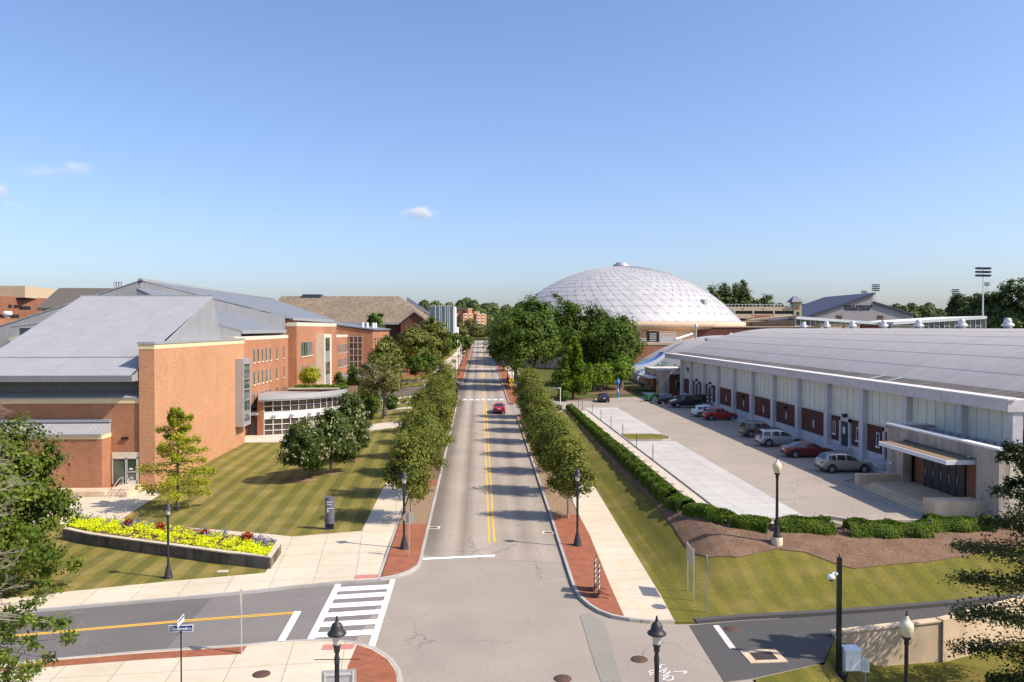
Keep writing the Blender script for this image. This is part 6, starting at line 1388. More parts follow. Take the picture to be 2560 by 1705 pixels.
# floodlight masts
def flood(label, u, vtop, Y, rows, w, z0=4.0, m='alu'):
    x = (u - 1200) * Y / 1991; zt_ = 15 - (vtop - 820) * Y / 1991; s = w * Y / 1991
    t = thing('floodlight_mast', label, 'floodlight', (x, Y, z0), R(8), 'stadium floodlight masts'); H_ = zt_ - z0
    MB().cyl((0, 0, 0), (0, 0, H_), .0019 * Y * .5 + .12, .16, 10).build('mast', m, t); rr = random.Random(2)
    for k in range(rows):
        z = H_ - .3 - k * s * .22; MB().box(-s / 2, s / 2, -.1, .1, z - .12, z).build('crossarm', 'navy_trim', t)
        hd = MB(); n = 8
        for i in range(n):
            for sy in (-1, 1): q = -s / 2 + s * (i + .5) / n; hd.cbox((q, sy * .35 * s / 6, z + .06 * s), (s / n * .72, s * .09, s * .085), 0, R(-25 * sy))
        hd.build('lamp_row', 'navy_trim', t)
    return t
flood('tall near floodlight mast with three rows of lamps, right of the low glazed building', 2487, 667, 260, 3, 42)
flood('floodlight mast rising behind the peak of the training centre', 2207, 710, 520, 4, 21)
flood('small faint floodlight mast left of the peak of the training centre', 2177, 726, 640, 4, 16)
flood('faint floodlight mast left of the big right hand trees', 2415, 722, 560, 4, 20)
flood('faint floodlight head just right of the tall near mast', 2497, 704, 620, 3, 15)
# ---------------------------------------------------------------- people
def person(label, loc, rz_, shirt, trousers, pack=False, s=1.0):
    t = thing('person', label, 'person', loc, rz_); t.scale = (s,) * 3
    J = [((0, 0, .95), .15), ((0, 0, 1.18), .15), ((0, 0, 1.40), .17), ((0, 0, 1.52), .07), ((0, .02, 1.60), .09), ((0, .01, 1.72), .085),
         ((.20, 0, 1.40), .07), ((.27, 0, 1.14), .05), ((.25, .12, .92), .04), ((.24, .17, .84), .035), ((-.20, 0, 1.40), .07), ((-.27, -.02, 1.14), .05), ((-.27, .06, .90), .04), ((-.26, .10, .82), .035),
         ((.10, 0, .90), .10), ((.11, .04, .50), .075), ((.11, -.04, .08), .05), ((.12, .12, .04), .04), ((-.10, 0, .90), .10), ((-.11, .0, .50), .075), ((-.11, -.10, .08), .05), ((-.12, .06, .04), .04)]
    E = [(0, 1), (1, 2), (2, 3), (3, 4), (4, 5), (2, 6), (6, 7), (7, 8), (8, 9), (2, 10), (10, 11), (11, 12), (12, 13), (0, 14), (14, 15), (15, 16), (16, 17), (0, 18), (18, 19), (19, 20), (20, 21)]
    me = bpy.data.meshes.new('body'); me.from_pydata([j[0] for j in J], E, []); o = link('body', me, shirt, t); me.materials.append(MT['skin'])
    mo = o.modifiers.new('skin', 'SKIN'); sv_ = me.skin_vertices[0].data if me.skin_vertices else None
    if sv_:
        for i, j in enumerate(J): sv_[i].radius = (j[1], j[1] * .85)
        sv_[0].use_root = True
    o.modifiers.new('sub', 'SUBSURF').levels = 1
    MB().lathe([(0, 1.58), (.06, 1.60), (.085, 1.68), (.075, 1.77), (0, 1.80)], 12, (0, .02, 0)).build('face', 'skin', t)
    MB().lathe([(.09, 1.68), (.092, 1.74), (.07, 1.80), (0, 1.825)], 12, (0, -.005, 0)).build('hair', 'letter_k', t)
    tr = MB()
    for sx in (-1, 1): tr.lathe([(.07, .10), (.085, .5), (.125, .93), (.02, .98)], 10, (sx * .105, 0, 0))
    tr.build('trousers', trousers, t)
    if pack: MB().cbox((0, -.24, 1.22), (.36, .24, .5)).build('backpack', 'black', t)
    return t
person('person in dark clothes with a black backpack standing at the left kerb', gz(gp(1141, 991, .14), .14), R(-20), 'cloth_dark', 'cloth_dark', True, 1.12)
person('person in a red top walking on the pale pavement far down the left side', gz(gp(1151, 881, .14), .14), R(10), 'cloth_red', 'cloth_dark')
# ---------------------------------------------------------------- vehicles
def sm_interp(tab, f):
    for a, b in zip(tab, tab[1:]):
        if f <= b[0]:
            k = (f - a[0]) / (b[0] - a[0]) if b[0] > a[0] else 0
            return [x + (y - x) * k for x, y in zip(a[1:], b[1:])]
    return list(tab[-1][1:])
SHAPES = {
 # fraction from rear, underside, shoulder, top, width factor
 'sedan': dict(L=4.65, W=1.80, tab=[(0, .42, .78, .80, .84), (.015, .30, .90, .93, .92), (.06, .22, .98, 1.02, .97), (.15, .20, .98, 1.06, 1), (.22, .20, .97, 1.20, 1), (.31, .20, .96, 1.39, 1), (.42, .20, .95, 1.45, 1), (.54, .20, .94, 1.43, 1), (.60, .20, .94, 1.36, 1), (.73, .20, .92, .99, 1), (.87, .20, .85, .90, .98), (.955, .22, .76, .79, .93), (.99, .28, .66, .68, .85), (1, .36, .56, .58, .80)],
      side=[(.20, .375), (.40, .53), (.545, .685)], rear=(.155, .295), front=(.605, .725)),
 'suv': dict(L=4.80, W=1.90, tab=[(0, .48, .84, .88, .86), (.012, .36, .98, 1.02, .94), (.035, .30, 1.08, 1.16, .97), (.075, .28, 1.10, 1.66, 1), (.12, .27, 1.10, 1.74, 1), (.30, .26, 1.09, 1.79, 1), (.48, .26, 1.07, 1.76, 1), (.56, .26, 1.06, 1.68, 1), (.70, .26, 1.05, 1.14, 1), (.86, .26, .98, 1.04, .98), (.95, .28, .90, .94, .94), (.99, .34, .76, .78, .86), (1, .42, .64, .66, .82)],
      side=[(.085, .235), (.26, .43), (.455, .645)], rear=(.032, .078), front=(.565, .69)),
 'cuv': dict(L=4.52, W=1.85, tab=[(0, .46, .80, .84, .84), (.012, .34, .96, 1.0, .93), (.04, .28, 1.05, 1.12, .97), (.10, .26, 1.07, 1.50, 1), (.17, .25, 1.06, 1.62, 1), (.32, .24, 1.05, 1.68, 1), (.48, .24, 1.03, 1.66, 1), (.56, .24, 1.02, 1.58, 1), (.72, .24, 1.0, 1.08, 1), (.87, .24, .92, .97, .97), (.955, .26, .83, .86, .92), (.99, .32, .70, .72, .85), (1, .40, .58, .60, .80)],
      side=[(.13, .27), (.295, .455), (.475, .67)], rear=(.045, .14), front=(.565, .71)),
 'van': dict(L=5.7, W=2.02, tab=[(0, .50, 1.0, 1.9, .93), (.01, .40, 1.16, 2.0, .97), (.04, .34, 1.18, 2.08, 1), (.3, .32, 1.18, 2.12, 1), (.62, .32, 1.17, 2.10, 1), (.70, .32, 1.16, 2.0, 1), (.81, .32, 1.14, 1.26, 1), (.93, .34, 1.04, 1.10, .97), (.985, .38, .92, .95, .92), (1, .44, .74, .78, .90)],
      side=[(.04, .23), (.25, .43), (.45, .60), (.62, .76)], rear=(.0, .0), front=(.705, .80)),
}
def car(name, label, loc, rz_, kind, body, sc_=1.0, rack=False, plate=True, cladding=None):
    S = SHAPES[kind]; Lc, w = S['L'], S['W'] / 2; tab = S['tab']
    def sec(f):
        zb_, zs, zt_, k = sm_interp(tab, f); ww = w * k; c = min(1, max(0, (zt_ - zs) / .45)); wr = ww * (.93 - .19 * c)
        return [(0, zb_), (ww * .84, zb_), (ww * .97, zb_ + .14), (ww, (zb_ + zs) / 2 + .06), (ww * .965, zs), (wr, zs + (zt_ - zs) * .86), (wr * .84, zs + (zt_ - zs) * .975), (0, zt_ + .012)]
    def sp(f, i, t, off=0.0):      # point on the side between section points i and i+1
        q = sec(f); a, b = q[i], q[i + 1]; x, z = a[0] + (b[0] - a[0]) * t, a[1] + (b[1] - a[1]) * t
        n = Vector((b[1] - a[1], -(b[0] - a[0]))).normalized(); return (x + n.x * off, z + n.y * off)
    fy = lambda f: (f - .5) * Lc
    t = thing(name, label, 'car' if kind != 'van' else 'van', loc, rz_, None); t.scale = (sc_,) * 3
    F = sorted(set([a[0] for a in tab] + [i / 36 for i in range(37)])); vs = []; n = 15
    for f in F:
        q = sec(f); ring = q + [(-x, z) for x, z in q[-2:0:-1]]; vs += [(x, fy(f), z) for x, z in ring]
    n = len(ring); fs = []
    for i in range(len(F) - 1):
        for j in range(n): a, b = i * n + j, i * n + (j + 1) % n; fs.append((a, a + n, b + n, b))
    fs += [tuple(range(n)), tuple(range((len(F) - 1) * n, len(F) * n))[::-1]]
    MB().add(vs, fs, True).build('body', body, t)
    for s in (-1, 1):
        for f0, f1 in S['side']:
            m = MB(); k = 6; pv = []
            for i in range(k + 1):
                f = f0 + (f1 - f0) * i / k
                for tt in (.10, .90): x, z = sp(f, 4, tt, .010); pv.append((s * x, fy(f), z))
            m.add(pv, [(2 * i, 2 * i + 1, 2 * i + 3, 2 * i + 2)[::s] for i in range(k)], True).build('side_window', 'carglass', t)
    for nm, rg in (('rear_window', S['rear']), ('windscreen', S['front'])):
        if rg[1] <= rg[0]:
            MB().box(-w * .72, w * .72, fy(0) - .03, fy(0) - .012, 1.22, 1.82).build(nm, 'carglass', t); continue
        m = MB(); k = 8; pv = []; dirn = -1 if nm == 'rear_window' else 1
        for i in range(k + 1):
            f = rg[0] + (rg[1] - rg[0]) * i / k; q = sec(f)
            for x, z in ((-q[6][0] * .98, q[6][1]), (0, q[7][1]), (q[6][0] * .98, q[6][1])): pv.append((x, fy(f) + dirn * .012, z + .012))
        m.add(pv, [(3 * i + j, 3 * i + j + 1, 3 * i + j + 4, 3 * i + j + 3) for i in range(k) for j in (0, 1)], True).build(nm, 'carglass', t)
    rw = .335 if kind in ('sedan', 'cuv') else .38
    for f in (.185, .815):
        for s in (-1, 1):
            MB().cyl((s * (w * .90), fy(f), rw + .03), (s * (w * 1.004), fy(f), rw + .03), rw + .085, rw + .085, 22).build('wheel_arch', cladding or 'letter_k', t)
            wh = MB().cyl((s * (w - .20), fy(f), rw), (s * (w + .018), fy(f), rw), rw, rw * .97, 22).build('wheel', 'rubber', t)
            r2 = MB(); r2.cyl((s * (w + .018), fy(f), rw), (s * (w + .026), fy(f), rw), rw * .20, rw * .18, 10)
            for i in range(5):
                a = i * 1.2566 + .3; p0, p1 = Vector((0, math.cos(a), math.sin(a))) * rw * .1, Vector((0, math.cos(a), math.sin(a))) * rw * .66; c = Vector((s * (w + .022), fy(f), rw)); r2.cyl(c + p0, c + p1, .045, .05, 5)
            vs_ = []; 
            for i in range(22):
                a = i * 2 * math.pi / 22
                for rr in (.60, .70): vs_.append((s * (w + .024), fy(f) + rw * rr * math.cos(a), rw + rw * rr * math.sin(a)))
            r2.add(vs_, [(2 * i, 2 * i + 1, (2 * i + 3) % 44, (2 * i + 2) % 44) for i in range(22)]); r2.build('rim', 'rim', wh)
    for s in (-1, 1):
        z0, zs, zt_, k = sm_interp(tab, .02)
        hgt = .5 if kind == 'suv' else .22 if kind != 'van' else .5
        MB().box(*sorted((s * w * .60, s * w * .90)), fy(0) - .018, fy(.03), zs - (.13 if kind != 'van' else .5), zs - .13 + hgt * (.6 if kind != 'sedan' else .75)).build('tail_lamp', 'tail', t)
        z = sm_interp(tab, .985); MB().cbox((s * w * .68, fy(.975), z[1] + .02), (w * .36, .16, .14), R(-s * 14)).build('headlamp', 'amber', t)
        q = sec(S['front'][1] - .02); MB().cbox((s * (q[4][0] + .10), fy(S['front'][1] - .03), q[4][1] + .10), (.20, .12, .15)).build('mirror', body, t)
    if plate: MB().box(-.16, .16, fy(0) - .03, fy(0) - .008, .62 if kind != 'sedan' else .70, .76 if kind != 'sedan' else .84).build('number_plate', 'white_paint', t)
    zb_ = sm_interp(tab, .01)[0]
    MB().box(-w * .86, w * .86, fy(0) - .012, fy(.03), zb_ + .0, zb_ + .14).build('rear_bumper_trim', cladding or 'letter_k', t)
    if rack:
        m = MB(); q = sec(.3)
        for s in (-1, 1): m.tube([(s * q[6][0] * .92, fy(.12), q[6][1] + .02), (s * q[6][0] * .92, fy(.15), q[6][1] + .08), (s * q[6][0] * .92, fy(.52), q[6][1] + .06), (s * q[6][0] * .92, fy(.55), q[6][1])], .022, 6)
        m.build('roof_rack', 'black', t)
    return t
MT.update(car_red=paint('metallic_red_paint', (.36, .012, .016), .25, .8), car_maroon=paint('maroon_paint', (.16, .010, .018), .25, .8), car_white=paint('white_car_paint', (.72, .73, .74), .3, .6), car_silver=paint('silver_paint', (.42, .43, .45), .3, .6, .5), car_black=paint('black_car_paint', (.008, .008, .010), .2, .9),
          car_grey=paint('dark_grey_paint', (.04, .045, .05), .25, .8, .2), car_bronze=paint('bronze_brown_paint', (.14, .115, .085), .3, .7, .3), car_beige=paint('champagne_paint', (.40, .365, .31), .3, .7, .4), car_navy=paint('blue_black_paint', (.010, .014, .028), .2, .9))
def cp_(u, v, off=.02): return gz(gp(u, v, off), off)
pr = gp(1241, 1030, 0)
car('parked_car', 'metallic red saloon driving away up the right lane of the road', gz((2.88, 121.5)), 0, 'sedan', 'car_red').name = 'red_saloon'
car('white_car', 'white hatchback nosing out of a side street behind the left row of trees', gz((-6.4, 167.5)), R(-86), 'cuv', 'car_white')
car('distant_car', 'pale car far up the road near its end, under the trees', gz((3.0, 432)), R(180), 'sedan', 'car_silver')
car('black_saloon', 'black saloon seen from behind beside the mulch bed in the far car park', gz((21.4, 137.5), .02), R(-4), 'sedan', 'car_black', 1.02)
lot = lambda y, x=32.4: gz((x, y), .03)
car('grey_crossover', 'dark grey crossover parked farthest along the hall, beside the green cart', lot(133.0, 31.9), R(-88), 'cuv', 'car_grey')
car('black_van', 'long black passenger van parked nose out beside the hall', lot(127.2, 33.4), R(91), 'van', 'car_black', 1.02)
car('white_crossover', 'white crossover half hidden by the red one beside the hall', lot(113.5, 32.8), R(-88), 'cuv', 'car_white')
car('red_crossover', 'dark red crossover parked beside the hall, next to the white one', lot(109.6, 33.4), R(-89), 'cuv', 'car_red', 1.03)
car('bronze_estate', 'bronze brown off road car with a roof rack, parked next to the silver one', lot(92.4, 33.1), R(-90), 'suv', 'car_bronze', 1.0, True)
car('silver_estate', 'silver off road car with a roof rack between the brown car and maroon saloon', lot(85.0, 32.5), R(-90), 'suv', 'car_silver', 1.02, True)
car('maroon_saloon', 'dark maroon saloon parked by the hall, between the silver and the champagne cars', lot(77.8, 32.5), R(-90), 'sedan', 'car_maroon', 1.03)
car('champagne_crossover', 'champagne crossover with a roof rack parked nearest the stone entrance portal', lot(69.6, 32.4), R(-90), 'cuv', 'car_beige', 1.02, True, True, 'letter_k')
# ---------------------------------------------------------------- trees and shrubs
def gpos(x, y, off=.1): return (x, y, T(x, y) + off)
order = ['first', 'second', 'third', 'fourth', 'fifth', 'sixth', 'seventh', 'eighth']
# street trees: three crowns, copied with turns
protoL = None
def row(side, xs, lab, grp, seeds, h, r):
    kinds = [make_tree('street_tree', lab % 'first', (0, 0, 0), 'leaf_pear', s, h, r * k, None, 1.35, .085, 150, 100, .55, .105, .26, -.95, .12, 'bark_pale', grp, 0, 7) for s, k in zip(seeds, (1, 1.06, .94))]
    rnd = random.Random(seeds[0])
    for i, (x, y) in enumerate(xs):
        z = gpos(x, y, .12); l = lab % order[i]; s = rnd.uniform(.93, 1.07)
        if i < 3: o = kinds[i]; o.location = z; o['label'] = l; o.rotation_euler = (0, 0, rnd.uniform(0, 6.28)); o.scale = (s, s, s)
        else: dup(kinds[i % 3], z, rnd.uniform(0, 6.28), l, (s, s, s * rnd.uniform(.95, 1.05)))
row(-1, [(-5.25, 60.2), (-5.1, 67.5), (-5.3, 76.2), (-5.15, 84.8), (-5.3, 93.4), (-5.2, 102), (-5.2, 110.5), (-5.5, 119)], '%s street tree from the junction in the row left of the road', 'left row of street trees', (21, 22, 23), 7.3, 2.25)
row(1, [(6.7, 60.4), (6.6, 68.8), (6.7, 77.3), (6.6, 85.8), (6.8, 94.2), (6.7, 102.6), (6.9, 109.5), (7.1, 115.5)], '%s street tree from the junction in the row right of the road', 'right row of street trees', (31, 32, 33), 6.5, 1.95)
# flowering lilac trees on the lawn
for i, (c, x, y, h, r, l) in enumerate((('L', 572, 888, 5.9, 2.35, 'dark green tree dotted with cream blossom on the left lawn, nearest of the three'), ('L', 808, 828, 6.4, 2.4, 'dark green tree dotted with cream blossom on the left lawn, the middle one of three'), ('L', 985, 715, 6.9, 2.35, 'dark green tree dotted with cream blossom on the left lawn, farthest of the three'))):
    p = g(c, x, y, .1); make_tree('lilac_tree', l, gpos(*p), 'leaf_lilac', 41 + i, h, r * .98, None, .6, .10, 220, 110, .46, .115, .13, -.95, .30, 'bark', 'blossoming lilac trees', 0, 6, 2.6, ('blossom', 150, .07))
    sheet('mulch_ring', [(p[0] + 1.25 * math.cos(a), p[1] + 1.0 * math.sin(a)) for a in np.linspace(0, 6.28, 14)[:-1]], .135, 'mulch_light', 3, .05)
# yellow green cypress by the door
def cypress(name, label, loc, leafm, seed, h0, h, r, nb, per, leaf, th=.16, droop=.1, bark='bark', r1=.3, zth=.12, gap=.25):
    t = thing(name, label, 'tree', loc); me, br = tiers('crown', seed, h0, h, r, r1, nb, per, leaf, droop, gap, zth); link('crown', me, leafm, t)
    m = MB(); m.cyl((0, 0, -.2), (0, 0, h0), th * 1.25, th, 9, False); m.cyl((0, 0, h0), (.04, 0, h * .97), th, .02, 8, False)
    for a, b in br: m.cyl(a, b, .035 * th / .15, .012, 5, False)
    m.build('trunk', bark, t); return t
p = g('K', 1585, 1158, .1); cypress('bald_cypress', 'open yellow green cypress tree with layered boughs before the glass door of the auditorium', gpos(*p), 'leaf_cypress', 7, 1.3, 8.2, 3.6, 34, 330, .095, .16, .16, 'bark', .45, .17, .12)
p = gp(1439, 999, .1); cypress('bald_cypress', 'bright green broad cypress tree in the mulch bed at the car park entrance', gpos(16.6, 141.5), 'leaf_lime', 8, 1.2, 10.6, 4.0, 60, 260, .20, .22, .05, 'bark', .5, .32, .1)
# left foreground oak
make_tree('oak_tree', 'large dense green oak at the left edge beside the flower planter', gpos(-28.6, 46.8), 'leaf_oak', 51, 10.6, 4.5, 4.1, .3, .22, 420, 150, .66, .125, .25, -1, .42, 'bark', None, 0, 9, 2.2)
# near bough hanging in at the lower left
t = thing('foreground_oak', 'near oak boughs with large leaves and bare twigs hanging in at the lower left corner', 'tree', (-20.8, 26.5, .1), world=True)
rng = np.random.default_rng(77); rnd = random.Random(5); mbk = MB(); Ps = []
mbk.cyl((-20.8, 26.5, -.2), (-20.5, 26.5, 6.5), .28, .16, 10, False)
cl = [(430, 600), (330, 640), (90, 700), (180, 770), (330, 800), (420, 850), (520, 830), (600, 870), (690, 850), (760, 860), (810, 1010), (840, 1040), (330, 1060), (380, 1130), (590, 1290), (330, 1390), (420, 1400), (180, 1330), (30, 880), (40, 1010), (110, 1080), (60, 1210), (240, 1480), (90, 1440), (330, 1500), (60, 1550), (20, 1310), (130, 920), (250, 850)]
for x, y in cl:
    r = ray(x / 4.823, 1380 + y / 4.823); k = 26.6 + rng.normal() * .5; c = np.array([r[0], r[1], r[2]]) * k / r[1] + np.array([0, 0, CAM_H])
    n = 62; P = c + rng.normal(size=(n, 3)) * np.array([.13, .13, .09]); Ps.append(P)
    b = Vector((-20.6, 26.5, rnd.uniform(3.5, 6.3))); cv = Vector(c); m = b.lerp(cv, .55) + Vector((0, 0, .25)); mbk.cyl(b, m, .05, .025, 5, False); mbk.cyl(m, cv, .025, .008, 5, False)
P = np.concatenate(Ps); N = rng.normal(size=P.shape) * .7 + np.array([.3, -.3, .7])
link('crown', leaf_mesh('crown', P, N, .088, rng.random(len(P)), rng, .42), 'leaf_oak', t); mbk.build('trunk', 'bark_pale', t)
for x, y, a in ((700, 760, .4), (830, 780, .0), (760, 860, -.2), (560, 1030, .0), (420, 620, .9), (880, 1080, -.5), (640, 1000, -.6), (120, 1100, .5)):
    r = ray(x / 4.823, 1380 + y / 4.823); c = Vector(r) * (26.6 / r[1]) + Vector((0, 0, CAM_H)); tw = MB(); twig_mb(tw, c, Vector((.9, rnd.uniform(-.3, .3), a * .5)).normalized(), .42, .009, rnd, 3, 3); tw.build('bare_twig', 'twig', t)
# leafless grey tree at the left edge
t = thing('bare_tree', 'leafless grey tree whose tangled twigs reach in at the left edge before the oak', 'tree', gpos(-25.0, 39.6)); tw = MB(); rnd = random.Random(8)
tw.cyl((0, 0, -.1), (-.1, 0, 5.5), .17, .11, 8, False); tw.cyl((-.1, 0, 5.5), (-.3, 0, 11.5), .11, .04, 7, False)
for i in range(15):
    z = 1.6 + i * .66; d = Vector((rnd.uniform(.35, 1), rnd.uniform(-.9, .6), rnd.uniform(-.1, .55))).normalized(); twig_mb(tw, Vector((-.1 - .015 * z, 0, z)), d, rnd.uniform(1.3, 1.9), .042, rnd, 4, 3)
tw.build('branches', 'twig', t)
rng = np.random.default_rng(3); P = np.concatenate([np.array([rnd.uniform(1.2, 2.6), rnd.uniform(-1.4, .6), z]) + rng.normal(size=(46, 3)) * .17 for z in (3.2, 4.4, 5.2, 6.6, 8.8, 9.9, 10.6, 2.4)])
link('sparse_leaves', leaf_mesh('sparse_leaves', P, rng.normal(size=P.shape) + np.array([0, 0, .6]), .085, rng.random(len(P)), rng, .5), 'leaf_gold', t)
# gnarled half-dead tree by the garden paths
p = gp(960.6, 1045, .1); t = make_tree('gnarled_tree', 'gnarled half bare tree with grey twigs and thin foliage by the garden paths', gpos(*p), 'leaf_dry', 61, 8.6, 4.6, 3.4, 1.8, .30, 70, 55, .75, .20, .35, -.7, -.05, 'bark', None, 0, 10, 3.2)
tw = MB(); rnd = random.Random(9)
for i in range(18):
    d = Vector((rnd.uniform(-1, 1), rnd.uniform(-.8, .5), rnd.uniform(.0, .8))).normalized(); twig_mb(tw, Vector((d.x * 1.3, d.y, 4.4 + d.z * 2)), d, 1.7, .05, rnd, 3, 3)
tw.build('bare_twigs', 'twig', t)
# trees of the left side
for a in ((-18.9, 156, 'chestnut_tree', 'tall rounded chestnut tree before the far end of the classroom range', 'leaf_gold', 62, 12.6, 4.3, 1.2, 150, 80, .9, .30, .0),
          (-17.6, 214, 'lime_tree', 'olive green tree with a golden sheen before the fieldhouse gable, the left one', 'leaf_gold', 63, 12.4, 4.4, 1.0, 150, 70, 1.0, .36, .0),
          (-13.4, 229, 'lime_tree', 'olive green tree with a golden sheen before the fieldhouse gable, the taller right one', 'leaf_gold', 64, 14.0, 4.6, 1.0, 160, 75, 1.0, .36, .05),
          (-12.0, 300, 'round_tree', 'dark green rounded tree left of the road below the teal glass tower', 'leaf_maple', 65, 9.6, 3.6, 1.0, 120, 60, 1.0, .42, .0),
          (-31.5, 243, 'round_tree', 'dark green tree standing between the classroom range and the fieldhouse roof', 'leaf_maple', 66, 16.5, 3.9, 2.5, 120, 70, 1.0, .40, .1),
          (-4.9, 290, 'slim_tree', 'slim tree in the brick strip left of the road, far along', 'leaf_maple', 67, 8.2, 1.6, 1.6, 60, 60, .6, .26, .1),
          (-5.0, 330, 'slim_tree', 'slimmer tree in the brick strip left of the road, farthest along', 'leaf_maple', 68, 7.0, 1.5, 1.6, 60, 50, .6, .30, .1)):
    x, y, nm, lab, lm, sd, h, r, th, ncl, per, clr, lf, pe = a; make_tree(nm, lab, gpos(x, y), lm, sd, h, r, None, th, .2, ncl, per, clr, lf, .24, -.9, pe, 'bark', None, sd, 6)
for i, (x, y, l) in enumerate(((-14.0, 176, 'left'), (-11.4, 181, 'right'), (-12.9, 186, 'middle'))): make_tree('young_tree', 'young green lawn tree on thin stems beyond the gnarled tree, the %s one of three' % l, gpos(x, y), 'leaf_maple', 71 + i, 6.6, 2.0, None, 1.7, .08, 70, 60, .6, .24, .3, -.8, .1, 'bark', 'young lawn trees', i, 5)
make_tree('terrace_tree', 'small yellow green tree on the planted terrace above the curved pavilion', (-27.2, 128, 5.3), 'leaf_cypress', 74, 3.7, 1.55, None, .6, .08, 60, 60, .5, .16, .3, -.8, .0, 'bark', None, 0, 5)
for x, y, h, r, l, lm, nm in ((-24.5, 140, 6.6, 1.15, 'conical dark green tree behind the right end of the curved pavilion', 'leaf_maple', 'conical_tree'), (-25.4, 160, 6.6, 1.0, 'conical dark green tree by the porch of the classroom range', 'leaf_maple', 'conical_tree')):
    make_tree(nm, l, gpos(x, y), lm, int(y), h, r, None, .4, .1, 80, 60, .45, .2, .15, -.95, .5, 'bark', None, 0, 3)
def bush(label, loc, r, h, lm, seed, lf=.16, n=60, nm='shrub', grp=None):
    t = thing(nm, label, 'shrub', loc, 0, grp); me, C = crown('foliage', seed, r * .9, r * .9, h * .5, h * .5, n, 70, r * .32, lf, .12, 2.6, -.9, 0); link('foliage', me, lm, t)
    m = MB()
    for i in range(5): m.cyl((0, 0, -.1), tuple(C[i] * .8), .03, .012, 5, False)
    m.build('stem', 'bark', t); return t
bush('golden green shrub left of the gnarled tree', gpos(-22.4, 150), 1.5, 4.6, 'leaf_gold', 81); bush('dark round shrub at the right tip of the curved pavilion roof', gpos(-21.4, 130), 1.5, 4.2, 'leaf_maple', 82)
bush('dark clipped shrub at the foot of the gnarled tree, the left one', gpos(-16.9, 119.5), 1.05, 2.9, 'leaf_maple', 83); bush('tall dark shrub mass behind the gnarled tree trunk', gpos(-17.6, 126), 1.9, 4.6, 'leaf_maple', 84); bush('dark shrub right of the gnarled tree trunk', gpos(-14.2, 127.5), 1.1, 2.4, 'leaf_maple', 85)
bush('small dark bush beside the striped barrier board', gpos(14.6, 138), .95, 1.7, 'leaf_maple', 86); bush('small dry shrub where the long hedge ends', gpos(12.2, 122.6), .5, .8, 'leaf_dry', 87, .1, 30)
th_ = thing('terrace_hedge', 'dark hedge along the planted terrace above the curved pavilion', 'hedge', (-25, 125, 5), world=True); link('foliage', box_foliage('foliage', [(-28.4, 124.5), (-25, 124.2), (-20.8, 125.2)], 1.6, .8, 900, .12, 9, lambda x, y: 5.3), 'leaf_yew', th_)
# hedges round the car park
lh = thing('long_hedge', 'long clipped bright green hedge between the bank lawn and the car park', 'hedge', (14.2, 90, 2), world=True)
link('foliage', box_foliage('foliage', [(14.1, 58.6), (14.05, 90), (14.0, 124.5)], 1.1, .8, 1250, .075, 3, None, .10, .05, .12), 'leaf_yew', lh)
for i, (pl, l) in enumerate((([(14.15, 58.2), (14.5, 55.2)], 'short rounded yew clump at the near end of the long hedge'), ([(14.55, 54.6), (16.2, 50.6), (18.2, 49.35)], 'yew hedge wrapping the front left corner of the car park, left of the globe lamp'), ([(18.85, 49.7), (22.3, 49.3)], 'yew hedge right of the globe lamp, ending at the timber post'),
                             ([(23.0, 48.95), (28.2, 48.7)], 'yew hedge in the middle of the mulch bank before the car park'), ([(28.5, 49.5), (32.6, 49.4)], 'yew hedge in front of the stone portal, next to the hemlock'))):
    h = thing('yew_hedge', l, 'hedge', gpos(*pl[0]), 0, 'low yew hedges', world=True); link('foliage', box_foliage('foliage', pl, 1.3, .68, 2000, .06, 20 + i, None, .22, .05, .25), 'leaf_yew', h)
# big maples right of the road
for i, (x, y, h, r, l) in enumerate(((10.3, 160, 18.6, 8.0, 'huge dense maple overhanging the right side of the road, the nearest and broadest'), (8.0, 178, 17.0, 6.2, 'big dense maple right of the road, hidden behind the broadest one'), (20.0, 172, 18.6, 6.4, 'tall dense maple standing before the left half of the dome'), (25.6, 168, 17.4, 5.6, 'dense maple before the middle of the dome, right of the tallest ones'), (29.6, 166, 14.0, 4.4, 'lower dense maple at the right end of the big group before the dome'), (9.3, 212, 17.2, 5.4, 'tall maple farther up the right side of the road'), (10.5, 245, 15.5, 5.4, 'maple farther up the right side of the road, beyond the tall one'))):
    make_tree('maple_tree', l, gpos(x, y), 'leaf_maple', 91 + i, h, r, None, 2.2, .42, 260 if i < 5 else 130, 92, 1.15, .27, .26, -.75, .05, 'bark', 'big maples right of the road', 0, 9, 2.4)
for x, y, h, r, s, l in ((24.0, 157, 5.6, 2.4, 101, 'small spreading tree on crooked stems behind the black saloon'), (28.4, 161, 6.4, 3.2, 102, 'small broad tree left of the small entrance block')): make_tree('small_tree', l, gpos(x, y), 'leaf_lime', s, h, r, None, 1.3, .12, 90, 70, .8, .2, .25, -.8, .0, 'bark', None, 0, 8)
for i, (x, y, h, r) in enumerate(((9.8, 285, 13, 5), (10.5, 325, 14, 5.2), (10, 370, 14, 5.5), (11, 412, 14, 6))): make_tree('roadside_tree', '%s of four roadside trees beyond the maples on the right of the road' % order[i], gpos(x, y), 'leaf_far', 111 + i, h, r, None, 1.5, .3, 110, 60, 1.3, .5, .25, -.8, 0, 'bark', 'roadside trees beyond the maples', 0, 5)
